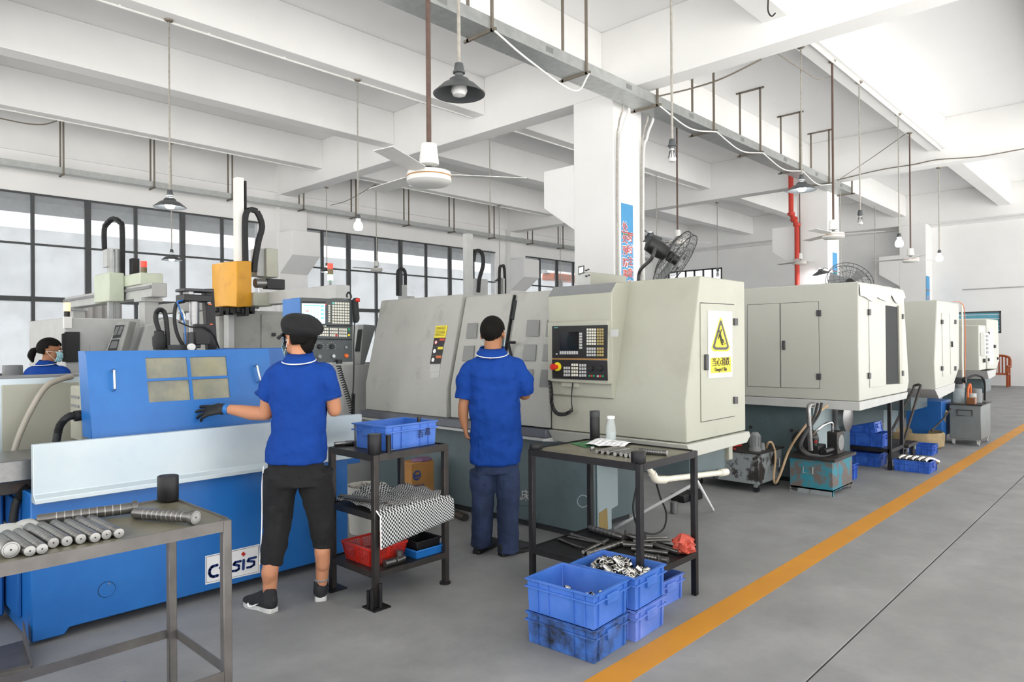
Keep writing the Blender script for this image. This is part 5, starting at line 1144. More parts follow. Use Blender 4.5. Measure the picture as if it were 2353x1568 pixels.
shoe(ma, Vector((W(1094,0).x, -.02, 0)), Vector((W(1138,0).x, .22, 0)), 'black_shoe', 'black', ankle=.06); shoe(ma, Vector((W(1150,0).x, -.07, 0)), Vector((W(1220,0).x, .09, 0)), 'black_shoe', 'black', ankle=.06)
scalp('hair', HP(0,-.013,.026), (.0835,.1035,.099), HR, lambda d: (d.z > -.92+.45*abs(d.x) and d.y < -.12 and not (d.y > -.3 and d.z < -.25)) or (d.z > .02 and d.y < .2) or (d.z > .3 and d.y < .8), 'hair', ma, .005)
maskmesh(ma, HP); eyes(ma, HP)
# ---------------------------------------------------------------- third worker behind the grinder
base = EYE + ray(108, 800)*6.7; base.z = 0; kT = 1594.4/((base-EYE).dot(fw)); W = LOC(108, 796+1.5*kT, kT)
wk = thing('person', 'person with dark ponytail and mask standing behind the blue grinder', 'person', base, rz=-math.radians(46.54)-1e-5)
hc = W(116, 808, 0); hf = Vector((.95,.3,-.15)); bd = MB(); HR = head(bd, hc, hf); HP = lambda x, y, z: hc + HR@Vector((x,y,z))
limb(bd, [W(112,818,.0), W(108,838,.0), W(107,850,.0)], [.048,.05,.07]); torso(bd, [(.8,-.0,.0,.14,.1), (1.1,-.0,.0,.14,.1), (1.24,-.0,.0,.16,.09), (1.29,-.0,.0,.08,.06)])
for s_ in (-1, 1):
    limb(bd, [Vector((s_*.17,0,1.2)), Vector((s_*.2,.05,1.0)), Vector((s_*.19,.2,.95)), Vector((s_*.14,.36,.98))], [.045,.04,.036,.027]); hand(bd, (s_*.14,.36,.98), (-s_*.2,1,.1), (0,-.2,1), (-s_,0,0))
    limb(bd, [Vector((s_*.09,0,.8)), Vector((s_*.09,.02,.45)), Vector((s_*.09,0,.08))], [.08,.06,.04])
fuse(bd.build('body', 'skin_tan', wk), .008, 4)
sh = MB(); torso(sh, [(.72,0,0,.17,.12), (1.0,0,0,.165,.12), (1.15,0,0,.175,.115), (1.25,0,0,.17,.1), (1.295,0,0,.13,.085), (1.325,.0,0,.07,.06)])
for s_ in (-1, 1): limb(sh, [Vector((s_*.09,0,1.26)), Vector((s_*.15,0,1.235)), Vector((s_*.18,.02,1.12)), Vector((s_*.195,.04,1.03))], [.05,.066,.066,.06], cap=False)
fuse(sh.build('polo_shirt', 'shirt', wk), .009, 5, .5, [(.15,.012)])
tr = MB(); torso(tr, [(.6,0,0,.15,.11), (.75,0,0,.16,.115)]); 
for s_ in (-1, 1): limb(tr, [Vector((s_*.085,0,.7)), Vector((s_*.09,.02,.4)), Vector((s_*.09,0,.1))], [.09,.075,.065], cap=False)
fuse(tr.build('trousers', 'cloth_black', wk), .01, 4)
for s_ in (-1, 1): shoe(wk, Vector((s_*.09,-.06,0)), Vector((s_*.1,.18,0)), 'black_shoe', 'black')
collar(wk, W(107,838,.0), .064, .06, .04, .1)
scalp('hair', HP(0,-.014,.026), (.08,.1,.094), HR, lambda d: (d.z > -.6 and d.y < .15 and not (d.y > -.15 and d.z < .0)) or (d.z > .3 and d.y < .8), 'hair', wk, .01)
b = MB(); limb(b, [HP(0,-.1,.0), HP(0,-.14,-.02), HP(0,-.15,-.07), HP(.01,-.13,-.12)], [.02,.032,.034,.012]); b.build('ponytail', 'hair', wk)
maskmesh(wk, HP); eyes(wk, HP)
# ================================================================ GANTRY LOADERS AND MACHINES BEHIND
def even(P, n):
    """polyline resampled at equal steps"""
    seg = [(P[i+1]-P[i]).length for i in range(len(P)-1)]; T = sum(seg); out = []
    for k in range(n+1):
        d = T*k/n; i = 0
        while i < len(seg)-1 and d > seg[i]: d -= seg[i]; i += 1
        out.append(P[i].lerp(P[i+1], min(1, d/max(seg[i], 1e-6))))
    return out
def chain(path, par, r=.028, nm='cable_chain'):
    pts = even(bez(path, 16), 60); b = MB(); n = max(6, int(sum((pts[i+1]-pts[i]).length for i in range(len(pts)-1))/(r*1.7)))
    for k in range(n):
        f = (k+.5)/n*(len(pts)-1); i = min(int(f), len(pts)-2); p = pts[i].lerp(pts[i+1], f-i); d = (pts[i+1]-pts[i]).normalized()
        b.bar(p-d*r*.92, p+d*r*.92, r*1.5, r*1.9, upv=(1,0,0) if abs(d.x) < .8 else (0,0,1))
    return b.build(nm, 'black_rubber', par, kind='stuff', bevel=.003)
def bxp(par, f0, f1, d0, d1, nm, mt, bv=.004):
    """box between two photo corners seen on plane Y=d0, reaching back to d1"""
    a = ony(*f0, d0); b_ = ony(*f1, d0); return MB().box(a.x, b_.x, d0, d1, b_.z, a.z).build(nm, mt, par, bevel=bv)
mat('pale_green', 'c3cbb8', .5); mat('lamp_red', 'd0382b', .4, emit=.6); mat('lamp_green', '9affb5', .4, emit=1.6); mat('lamp_amber', 'ffc880', .4, emit=.9); mat('lamp_brown', '6b5a3a', .4)
def signal(par, p, s=1., lit='lamp_green'):
    MB().cyl(p, p+Vector((0,0,.06*s)), .012*s, n=8).build('lamp_pole', 'mid_grey', par)
    for i, mm in enumerate((lit, 'lamp_brown', 'lamp_red')): MB().cyl(p+Vector((0,0,(.06+.055*i)*s)), p+Vector((0,0,(.112+.055*i)*s)), .027*s, n=14).build('signal_lamp', mm, par)
# --- left gantry (grey) running away from the camera
gx = 2.8; G = lambda x, y: onx(x, y, gx); ynear = G(362,655).y; yfar = G(160,690).y; zg = 2.14
ga = thing('gantry_loader', 'grey gantry loader with pale green carriage, in front of the left windows', 'robot', (gx, (ynear+yfar)/2, 0), 'gantry loaders')
MB().box(gx-.06, gx+.1, ynear, yfar, zg-.12, zg+.03).build('beam', 'light_grey', ga, bevel=.006); MB().box(gx-.08, gx-.06, ynear, yfar, zg-.03, zg+.0).build('rail', 'mid_grey', ga)
for y in (ynear+.25, yfar-.35): MB().box(gx-.05, gx+.1, y, y+.17, 0, zg-.16).build('post', 'light_grey', ga, bevel=.006); MB().box(gx-.09, gx+.13, y-.03, y+.2, zg-.16, zg-.12).build('clamp', 'galv', ga)
a = G(300,650); yc = a.y; MB().box(gx-.24, gx-.08, yc-.05, yc+.5, 2.0, 2.33).build('carriage', 'pale_green', ga, bevel=.01); MB().box(gx-.08, gx+.16, yc-.55, yc+.3, zg+.03, 2.3).build('drive_cover', 'pale_green', ga, bevel=.008)
for dx in (0,.07): MB().box(gx-.2+dx, gx-.15+dx, yc+.1, yc+.16, 1.8, 2.62).build('column', 'galv', ga, bevel=.004)
MB().box(gx-.23, gx-.2, yc+.05, yc+.2, 2.4, 2.6).build('column_head', 'light_grey', ga)
chain([(gx-.2,yc+.24,2.6),(gx-.2,yc+.24,2.85),(gx-.17,yc+.2,2.93),(gx-.13,yc+.14,2.97),(gx-.09,yc+.08,2.93),(gx-.07,yc+.05,2.85),(gx-.07,yc+.05,2.3)], ga, .026)
MB().box(gx-.02, gx+.06, yc-.12, yc-.02, 2.3, 2.5).build('motor', 'black', ga, bevel=.006); signal(ga, Vector((gx+.03, ynear+.5, zg+.03)), 1.25)
# --- grey lathe below it, with sloped console
la = thing('turning_lathe', 'grey lathe with sloped console and dark sliding door, behind the grinder', 'machine', (2.7, 8.9, 0))
MB().box(2.03, 3.35, 8.3, 9.8, 0, 1.79).build('housing', 'light_grey', la, bevel=.01); MB().box(2.02, 2.09, 8.28, 8.32, 1.68, 1.8).build('corner', 'white_paint', la)
bxp(la, (150,763), (184,832), 8.27, 8.31, 'sliding_door', 'black', .003); bxp(la, (207,792), (246,812), 8.285, 8.3, 'panel', 'light_grey', .002)
q = [ony(150,765,8.26), ony(141,768,8.2), ony(142,832,8.2), ony(150,832,8.26)]; MB().slab(q, (0,-.02,0)).build('key_column', 'dark_grey', la)
cn = [ony(272,740,8.0), ony(298,738,8.0), ony(279,812,8.0), ony(241,812,8.0)]; cso = MB().slab(cn, (.14,.22,0)).build('console', 'light_grey', la, bevel=.006)
for q in ([(265,748),(286,747),(276,776),(258,778)], [(256,781),(274,780),(268,805),(247,806)]): MB().slab([ony(x,y,7.995) for x, y in q], (0,-.008,0)).build('console_panel', 'dark_grey', cso)
for q in ([(267,752),(274,751),(267,770),(260,771)], [(276,751),(284,750),(276,769),(269,770)], [(257,785),(271,784),(267,800),(251,801)]): MB().slab([ony(x,y,7.986) for x, y in q], (0,-.003,0)).build('console_keys', 'mid_grey', cso)
MB().prism([(2.62,1.3),(2.75,1.72),(3.0,1.82),(3.4,1.66),(3.62,1.55),(3.3,1.3)], 'y', 8.1, 9.2).build('hood', 'light_grey', la, bevel=.02)
bxp(la, (137,757), (151,790), 8.5, 8.6, 'terminal', 'white_paint', .005); 
p = ony(154,749,8.4); MB().cyl(Vector((p.x,8.4,1.79)), Vector((p.x,8.4,1.86)), .028, n=12).build('lamp_socket', 'black', la); MB().cyl(Vector((p.x,8.4,1.86)), Vector((p.x,8.4,1.95)), .032, n=14).build('signal_lamp', 'lamp_amber', la)
a = ony(0,845,6.4); tag(MB().lathe([(.06,0),(.065,.01),(.065,.1),(.06,.105)], (ony(29,860,6.4).x,6.4,1.25), 18).build('steel_pot', 'mid_grey', loc=(ony(29,860,6.4).x,6.4,1.25)), 'grey metal pot on a dark bench at the left edge', 'pot')
bnch = thing('rear_bench', 'dark bench behind the grinder at the left edge', 'table', (1.0,6.45,0)); MB().box(.4,1.65,6.25,6.65,1.2,1.25).build('top', 'steel_black', bnch)
for x in (.45,1.6): MB().box(x-.03,x+.03,6.4,6.46,0,1.2).build('leg', 'steel_black', bnch)
# curtain beside the open window
cu = MB(); pts = []
for i in range(25): pts.append((4.35+.9*i/24, 16.93+.03*math.sin(i*1.35)))
cu.loft([[(x,y,1.0) for x, y in pts]+[(x,y+.01,1.0) for x, y in pts[::-1]], [(x,y,2.42) for x, y in pts]+[(x,y+.01,2.42) for x, y in pts[::-1]]]); tag(cu.build('curtain', mat('curtain','a9a6a3',.9).name, loc=(4.8,16.93,1.0)), 'grey curtain hanging beside the left window', 'curtain')
# --- yellow gantry loader
YB = 7.0; yx = ony(560,690,YB).x; Yq = lambda x, y, d=0.: ony(x, y, YB+d)
gy = thing('gantry_loader', 'gantry loader with yellow box carriage and tall white column, behind the grinder', 'robot', (yx+.15, YB+.4, 0), 'gantry loaders')
q = [Yq(517,602), Yq(546,600), Yq(547,705), Yq(519,704)]
MB().slab([Yq(517,602,.05), Yq(545,600,-.05), Yq(545,706,-.05), Yq(519,704,.05)], (.0,.32,0)).build('carriage', 'yellow_box', gy, bevel=.006); MB().slab([Yq(545,600,-.05), Yq(578,600,.05), Yq(579,705,.05), Yq(545,706,-.05)], (0,.3,0)).build('carriage_side', 'yellow_box', gy, bevel=.006)
bxp(gy, (545,406), (562,602), YB+.1, YB+.2, 'column', 'white_paint', .004); bxp(gy, (563,415), (568,602), YB+.12, YB+.2, 'column_rail', 'steel_black', .002)
chain([Yq(564,605,.08), Yq(563,520,.08), Yq(566,490,.08), Yq(577,482,.08), Yq(592,490,.08), Yq(602,520,.08), Yq(594,555,.08), Yq(586,600,.08), Yq(584,625,.08)], gy, .028)
bxp(gy, (590,570), (614,636), YB+.15, YB+.3, 'drive_box', 'light_grey', .006); bxp(gy, (612,570), (640,638), YB+.1, YB+.32, 'drive_box', 'cream', .006)
c = Yq(586,651,.1); d_ = Yq(650,651,.1); MB().cyl(c, c.lerp(d_,.35), .05, n=16).build('motor', 'steel', gy); MB().box(c.lerp(d_,.35).x, d_.x, YB+.05, YB+.16, c.z-.055, c.z+.055).build('motor', 'black', gy, bevel=.006)
bxp(gy, (583,672), (627,704), YB+.0, YB+.25, 'end_block', 'cream', .006)
yb0 = onx(786,672,yx+.35); MB().box(yx+.28, yx+.44, yb0.y, YB+3.2, 1.93, 2.06).build('beam', 'light_grey', gy, bevel=.005)
bxp(gy, (500,664), (520,690), YB+.25, YB+.35, 'chain_guide', 'black', .01); gp = MB(); rr = random.Random(9)
for k in range(14):
    x = 488+k*6.5; a = Yq(x,706+rr.random()*3,.1); b_ = Yq(x+6+rr.random()*4,716+rr.random()*12,.1); gp.box(a.x, b_.x, YB-.02+rr.random()*.05, YB+.2, b_.z, a.z)
gp.build('gripper', 'black', gy, bevel=.004)
for x in (525,): bxp(gy, (x,720), (x+14,800), YB+.22, YB+.34, 'post', 'light_grey')
p = Vector((yx+.36, yb0.y+.22, 2.06)); signal(gy, p, 1.0); MB().box(yx+.3, yx+.42, yb0.y+.1, yb0.y+.25, 0, 1.93).build('post', 'light_grey', gy)
cb = thing('switch_cabinet', 'pale grey switch cabinet with hinged door below the yellow carriage', 'cabinet', (yx+.3, YB+.8, 0))
a = ony(502,712,YB+.35); b_ = ony(668,712,YB+.35); MB().box(a.x, b_.x, YB+.35, YB+.95, 0, a.z).build('body', 'cream_grey', cb, bevel=.008)
MB().slab([ony(600,722,YB+.345), ony(668,722,YB+.345), ony(668,830,YB+.345), ony(600,830,YB+.345)], (0,-.012,0)).build('door', 'cream_grey', cb, bevel=.003); bxp(cb, (626,765), (634,773), YB+.31, YB+.34, 'lock', 'dark_grey', .002)
# --- machine with tilted console right of the grinder's console
rm = thing('rear_lathe', 'grey machine with tilted console between grinder and cream lathe', 'machine', (4.55, 6.6, 0))
f = lambda x, y: ony(x, y, 6.3)
MB().box(f(780,850).x, f(862,850).x, 6.3, 7.4, 0, f(800,838).z).build('bed', 'light_grey', rm, bevel=.01)
MB().slab([f(822,748), f(836,746), f(829,838), f(812,838)], (.05,.3,0)).build('console_front', 'light_grey', rm, bevel=.005); MB().slab([f(836,746), f(865,748), f(838,838), f(829,838)], (.0,.3,0)).build('console_side', 'mid_grey', rm, bevel=.005)
MB().slab([ony(822,758,6.295), ony(832,757,6.295), ony(826,808,6.295), ony(815,808,6.295)], (0,-.008,0)).build('console_keys', 'dark_grey', rm)
MB().box(f(812,735).x, f(860,735).x, 6.9, 7.0, f(812,735).z, f(812,712).z).build('guide_rail', 'galv', rm, bevel=.004)
# --- gantry columns rising behind the cream lathe
def far_gantry(label, px, ytop, Y, h2, chn, w_=14):
    p = ony(px, ytop, Y); g = thing('gantry_loader', label, 'robot', (p.x, Y, 0), 'gantry loaders')
    a = ony(px-w_/2, ytop, Y); b_ = ony(px+w_/2, ytop, Y); MB().box(a.x, b_.x, Y, Y+.1, 0, p.z).build('column', 'light_grey', g, bevel=.004)
    c = [ony(x, y, Y+.05) for x, y in chn]; chain(c, g, .028)
    a = ony(chn[-1][0]-5, h2, Y+.15); b_ = ony(chn[-1][0]+22, h2, Y+.15); MB().box(a.x, b_.x, Y+.15, Y+.3, 1.6, a.z).build('drive_box', 'light_grey', g, bevel=.005)
    MB().box(a.x, b_.x+.1, Y+.1, Y+.35, 1.95, 2.05).build('carriage', 'steel_black', g, bevel=.004); return g
far_gantry('gantry column with curved cable chain above the cream lathe', 1080, 537, 8.0, 640, [(1088,600),(1091,582),(1098,576),(1108,584),(1110,610),(1102,640),(1099,672)])
far_gantry('slim gantry column left of the curved cable chain, far behind the lathe', 933, 655, 10.5, 680, [(914,680),(914,630),(919,619),(926,619),(931,630),(931,680)], 5)
far_gantry('slim gantry column beside the small far lamp', 1158, 640, 10.5, 690, [(1147,690),(1148,620),(1153,612),(1158,613),(1160,640),(1160,690)], 4)

# --- orange crane seen through the window beyond the column
cr = thing('overhead_crane', 'orange crane girder outside the far window', 'crane', (ony(1290,640,19.5).x, 19.5, 0))
a, b_ = ony(1258,622,19.5), ony(1330,640,19.5)
MB().box(a.x, b_.x+1, 19.5, 19.9, a.z-.1, a.z+.25).build('girder', 'mid_grey', cr); MB().box(a.x+.2, b_.x+.4, 19.3, 20.0, a.z-.38, a.z-.1).build('trolley', 'orange', cr, bevel=.03); MB().box(a.x+.9, a.x+1.1, 19.55, 19.75, 0, a.z-.38).build('leg', 'mid_grey', cr)
# ================================================================ OVERHEAD: cable trays, lamps, ceiling fans, pipes, slogans
def tray_run(label, x0, x1, y0, y1, z0, z1, hx, zc, w=.03, skip_top=False):
    t = thing('cable_tray', label, 'cable tray', ((x0+x1)/2, (y0+y1)/2, z0))
    MB().box(x0, x1, y0, y1, z0, z1).build('trough', 'galv', t, bevel=.004)
    for x in hx:
        MB().box(x-w/2, x+w/2, y0-w, y0, z0-w, zc).box(x-w/2, x+w/2, y1, y1+w, z0-w, zc).box(x-w/2, x+w/2, y0-w-.05, y1+w+.05, z0-w, z0).box(x-w/2, x+w/2, y0-w-.06, y1+w+.06, zc-w, zc).build('hanger', 'galv_dark', t)
    return t
hx = [ony(x, y, 5.71).x for x, y in ((1130,75),(1347,170),(1510,238),(1640,303),(1747,345),(1838,382),(1905,413))] + [18.35]
hx = [hx[0]-2.6] + hx
tr1 = tray_run('galvanised cable tray hung from the ceiling past the square column', -4, 18.45, 5.72, 6.1, 5.16, 5.31, hx, SLAB)
for x in hx[1:]:
    c = Vector((x-.75, 5.719, 5.235))
    MB().obox(c, (.14,.004,.07)).build('vent_plate', 'mid_grey', tr1)
MB().tube(bez([(hx[1],5.66,5.12),(hx[1]+.6,5.66,4.95),(hx[1]+1.5,5.68,4.82),(hx[2],5.66,5.12)], 10), .012, 8).build('drooping_cable', 'white_plastic', tr1)
for i in range(3, 7): MB().tube(bez([(hx[i],5.66,5.12),((hx[i]+hx[i+1])/2,5.66,4.98),(hx[i+1],5.66,5.12)], 8), .012, 6).build('drooping_cable', 'white_plastic', tr1)
wx = [ony(x, 385, 16.35).x for x in (144,352,531)] + [ony(x, 470, 16.35).x for x in (695,815,936,1040,1132,1220,1290)]
tray_run('galvanised cable tray running along the window wall', -4, 26, 16.3, 16.5, ony(0,377,16.3).z, ony(0,377,16.3).z+.12, wx, 6.3, .03)
# conduits under the joists and vertical drops
def conduit(label, x0, x1, y, z, r=.016):
    b = MB().cyl((x0,y,z), (x1,y,z), r, n=8); x = x0
    c = thing('conduit', label, 'pipe', ((x0+x1)/2, y, z)); b.build('tube', 'white_plastic', c)
    k = x0
    while k < x1: MB().box(k-.012, k+.012, y-r-.006, y+r+.006, z-.004, z+r+.006).build('clip', 'white_plastic', c); k += 1.1
conduit('white conduit under the right hand joist above the aisle', 9.4, 17.66, 3.64, JO-.02, .022)
conduit('white conduit under the long joist at upper left', .7, 8.9, 9.4, JO-.018); conduit('white conduit under the joist beyond the first beam', 9.4, 17.6, 9.4, JO-.018)
conduit('white conduit under the joist by the windows at left', .7, 8.9, 14.95, JO-.018); conduit('white conduit under the joist by the far windows', 9.4, 17.6, 14.95, JO-.018)
# --- pendant lamps
mat('rod_pipe', 'a8a49c', .45, .4, var=.2, scale=20); mat('rust_pipe', '5e4a42', .6, .3, var=.2, scale=20); mat('fan_white', 'd6d6d2', .4)
def pendant(label, top, zc, py, kind, r=None, Y=None, X=None, pipe='rod_pipe', rr_=.011):
    p = ony(*top, Y) if Y is not None else onz(*top, zc); p.z = zc
    zl = CAMH + (ony(top[0], py, p.y).z - CAMH) if Y is not None else None
    d = ray(top[0], py); hl = math.hypot(p.x, p.y)/math.hypot(d.x, d.y)*d.z + CAMH       # lamp height at that standing point
    L = thing('pendant_lamp' if kind != 'fan' else 'ceiling_fan', label, 'lamp' if kind != 'fan' else 'fan', (p.x, p.y, zc), 'pendant lamps' if kind != 'fan' else 'ceiling fans')
    MB().cyl((p.x,p.y,hl+.1), (p.x,p.y,zc), rr_, n=8).build('rod', pipe, L); MB().lathe([(.02,-.035),(.05,-.02),(.055,0)], (p.x,p.y,zc), 12).build('ceiling_mount', 'galv_dark', L)
    c = Vector((p.x, p.y, hl))
    if kind == 'fan':
        mt = MB().lathe([(.01,.26),(.055,.25),(.07,.12),(.068,.11),(.02,.1)], c, 18).build('canopy', 'fan_white', L)
        MB().cyl(c+Vector((0,0,.08)), c+Vector((0,0,.12)), .02, n=10).build('joint', 'dark_grey', L)
        MB().lathe([(.05,-.035),(.13,-.03),(.155,-.01),(.155,.035),(.15,.055),(.06,.075),(.02,.085)], c, 28).build('motor', 'fan_white', L); MB().lathe([(.156,.02),(.157,.024),(.156,.028)], c, 28, caps=False).build('gold_line', 'kraft', L)
        for k in range(3):
            a = 2*math.pi*k/3+.5+p.x; u = Vector((math.cos(a),math.sin(a),0)); v = Vector((-u.y,u.x,.12)); q = [c+u*.14-v*.03, c+u*.2-v*.06, c+u*.68-v*.065, c+u*.68+v*.065, c+u*.2+v*.06, c+u*.14+v*.03]; MB().slab([x+Vector((0,0,.04)) for x in q], (0,0,.004)).build('blade', 'fan_white', L)
        return L
    MB().lathe([(.02,.19),(.03,.185),(.036,.15),(.036,.13),(.045,.128),(.045,.115),(.03,.11),(.028,.09)], c, 14).build('socket', 'shade', L)
    if kind in ('shade_on', 'shade_off'):
        R = r or .2
        so = MB().lathe([(.045,.085),(.07,.07),(.08,.045),(.12,.03),(R,-.035),(R-.004,-.04),(.11,.02),(.07,.035),(.06,.05)], c, 28, caps=False).build('shade', 'shade', L)
        MB().lathe([(.001,-.055),(.045,-.045),(.06,-.015),(.055,.02),(.035,.05),(.03,.09)], c, 18).build('bulb', 'lamp_on' if kind == 'shade_on' else 'bulb_off', L)
    elif kind == 'bulb_on':
        MB().lathe([(.001,-.07),(.05,-.06),(.068,-.03),(.07,.0),(.06,.04),(.035,.075),(.03,.1)], c, 20).build('bulb', 'lamp_on', L)
    else:
        MB().lathe([(.001,-.05),(.03,-.045),(.04,-.03),(.04,-.01),(.034,.02),(.02,.06),(.02,.1)], c, 18).build('bulb', 'bulb_off', L); 
        for k in range(9): a = 2*math.pi*k/9; u = Vector((math.cos(a),math.sin(a),0)); MB().bar(c+u*.04+Vector((0,0,-.01)), c+u*.022+Vector((0,0,.07)), .004, .01).build('fin', 'shade', L)
    return L
pendant('lit pendant lamp with wide shade at upper left', (388,45), JO, 470, 'shade_on')
pendant('small lit shaded lamp in front of the left windows', (393,328), JO, 594, 'shade_on')
pendant('lit bare bulb lamp above the grinder console', (821,183), JO, 520, 'bulb_on')
pendant('large unlit shaded lamp nearest the camera at top centre', (1052,-250), JO, 205, 'shade_off', .19, Y=3.72, rr_=.014)
pendant('small lit shaded lamp hanging from the beam soffit', (750,430), BM_, 622, 'shade_on', .16)
pendant('tiny lit shaded lamp far behind the cream lathe', (1147,472), JO, 645, 'shade_on', .2)
pendant('unlit ribbed bulb lamp right of the square column', (1541,-150), JO, 362, 'bulb_off', Y=3.72, rr_=.013)
pendant('unlit bulb lamp above the second machine', (1648,465), BM_, 632, 'bulb_off')
pendant('lit pendant lamp with shade in front of the red pipe', (1840,107), JO, 432, 'shade_on', .2)
pendant('unlit dark bulb lamp over the aisle', (1974,188), JO, 510, 'bulb_off')
pendant('lit bare bulb lamp over the aisle, left of the last fan', (2064,262), JO, 560, 'bulb_on'); pendant('lit bare bulb lamp farthest right over the aisle', (2157,385), BM_, 594, 'bulb_on')
pendant('white ceiling fan nearest the camera on a rusty pipe', (982,-200), JO, 415, 'fan', Y=3.72, pipe='rust_pipe', rr_=.017)
pendant('small ceiling fan before the middle windows', (864,425), JO, 622, 'fan', rr_=.012); pendant('ceiling fan on dark pipe beside the second column', (1912,140), JO, 545, 'fan', pipe='rust_pipe', rr_=.016); pendant('farthest ceiling fan over the aisle', (2090,305), JO, 600, 'fan', pipe='rust_pipe', rr_=.014)
pendant('ceiling fan behind the wire guard fan', (1555,285), JO, 560, 'fan', Y=6.67, pipe='rust_pipe', rr_=.016); pendant('small ceiling fan in front of the red pipe', (1836,300), JO, 606, 'fan', Y=6.67, pipe='rust_pipe', rr_=.014)
for lab, (x, y0, y1), zc, Y in (('bare hanging pipe below the first beam', (1125,318,545), BM_, None), ('thin hanging pipe behind the column corbel', (1287,525,700), JO, None), ('thin pipe right of the square column', (1508,400,560), JO, None), ('dark pipe at right of the second column', (2011,555,655), JO, 6.67), ('pale pipe beside the second column', (1931,448,650), BM_, 5.85)):
    p = ony(x, y0, Y) if Y else onz(x, y0, zc); d = ray(x, y1); h = math.hypot(p.x, p.y)/math.hypot(d.x, d.y)*d.z+CAMH
    tag(MB().cyl((p.x,p.y,h), (p.x,p.y,zc), .011, n=8).build('hanging_pipe', 'rod_pipe', loc=(p.x,p.y,h)), lab, 'pipe')
hk = onz(1765,0,JO); tag(MB().tube(bez([(hk.x,hk.y,JO),(hk.x,hk.y,JO-.14),(hk.x+.03,hk.y-.03,JO-.2),(hk.x+.07,hk.y-.06,JO-.16)], 6), .009, 8).build('ceiling_hook', 'steel_black', loc=(hk.x,hk.y,JO)), 'black steel hook under the joist at top', 'hook')
# sagging wires
for lab, pts, r in (('black wire sagging along the second beam', [onx(1920,415,17.6), onx(2020,391,17.6), onx(2100,378,17.6), onx(2155,367,17.6), onx(2250,360,17.6), onx(2353,342,17.6)], .012), ('thin wire from the beam to the tray', [ony(1510,222,5.69), onz(1590,203,5.3), onz(1660,180,5.28), onz(1750,136,5.4)], .012), ('thin looped wire by the aisle fan', [ony(1790,125,3.9), ony(1850,165,3.75), ony(1880,182,3.7), ony(1910,176,3.7)], .007), ('thin wire between tray and far fan', [ony(1925,415,5.5), ony(2000,365,4.8), ony(2085,305,3.9)], .007), ('thin wire sagging before the window wall', [ony(0,272,14.9), ony(60,284,14.9), ony(100,286,14.9), ony(131,278,14.9)], .012), ('thin wire near the beam end', [ony(760,472,15.3), ony(800,460,15.3), ony(862,425,15.3)], .009)):
    tag(MB().tube(bez(pts, 8), r, 6).build('wire', 'galv_dark', loc=pts[0]), lab, 'wire')
# red fire main by the second column
rp = thing('fire_main', 'red painted fire pipe with offset bend beside the second column', 'pipe', tuple(onx(1832,655,17.5).xy)+(0,))
Xr = 17.45; q = lambda x, y: onx(x, y, Xr)
a, b_, c, d = q(1817,395), q(1818,492), q(1831,517), q(1832,700); a.z = 5.7; d.z = 0
MB().tube([a, b_, c, d], .06, 14).build('pipe', 'red', rp)
for p, u in ((b_, (0,0,1)), (c, (0,0,1)), ((b_+c)/2, (0,c.y-b_.y,c.z-b_.z))): MB().lathe([(.06,-.04),(.09,-.03),(.09,.03),(.06,.04)], p, 14, axis=u).build('coupling', 'red', rp)
# slogans on columns
mat('poster_blue', '4a9bd0', .6, var=.05); mat('poster_red', 'c94a42', .6)
def poster(label, Yp, x0, x1, ztop, zbot, cols, size, txt=True):
    t = thing('slogan_strip', label, 'poster', ((x0+x1)/2, Yp, zbot), 'slogan strips on the columns')
    MB().box(x0, x1, Yp-.004, Yp, zbot, ztop).build('sheet', 'poster_blue', t); MB().box(x0, x1, Yp-.006, Yp-.004, ztop-.47, ztop-.45).build('red_band', 'poster_red', t); MB().box(x0, x1, Yp-.006, Yp-.004, ztop-.5, ztop-.48).build('green_band', 'key_green', t)
    for cx_, z0, s_ in cols:
        for i, ch in enumerate(s_):
            text(ch, 'white', size*1.14, Vector((cx_, Yp-.005, z0-i*size*1.22)), (1,0,0), (0,0,1), t, 'character_edge', .0005, bold=size*.03); text(ch, 'poster_red', size*1.0, Vector((cx_, Yp-.007, z0-i*size*1.22)), (1,0,0), (0,0,1), t, 'character', .0005, bold=size*.012)
YS = 6.28; pa = ony(1427,466,YS); pb = ony(1455,640,YS)
w2 = pb.x-pa.x
poster('blue safety slogan strip with red characters on the square column', YS, pa.x, pb.x, pa.z, 1.6, [(pa.x+w2*.3, ony(1436,523,YS).z, '处处预防事故'), (pa.x+w2*.72, ony(1447,548,YS).z, '时时注意安全')], .155)
pa = ony(1913,580,6.06); pb = ony(1924,660,6.06)
poster('blue safety slogan strip on the second column', 6.06, pa.x, pb.x, pa.z, 1.6, [(pa.x+(pb.x-pa.x)*.3, pa.z-.75, '处处预防'), (pa.x+(pb.x-pa.x)*.72, pa.z-.95, '时时注意')], .16)
pa = ony(2128,634,5.9); pb = ony(2136,680,5.9)
poster('blue safety slogan strip on the farthest column', 5.9, pa.x, pb.x, pa.z, 1.4, [(pa.x+(pb.x-pa.x)*.5, pa.z-.75, '安全')], .16)
# conduits running down the square column
for i, (x, y) in enumerate(((9.0,6.245), (9.06,6.25), (9.7,6.25), (9.75,6.25))):
    c = thing('column_conduit', ['white conduit at the left corner of the square column', 'grey conduit next to the left corner of the square column', 'grey conduit at the right edge of the square column', 'white conduit at the far right edge of the square column'][i], 'pipe', (x, y, 0))
    MB().tube(bez([(x,y,.0),(x,y,4.2),(x+(.05 if i%2 else -.02),y-.05,4.85),(x+(.1 if i%2 else 0),y-.12,5.1),(x+(.1 if i%2 else 0),y-.13,5.16)], 6), .02 if i%2 else .014, 8).build('tube', 'white_plastic' if i%2 else 'rod_pipe', c)
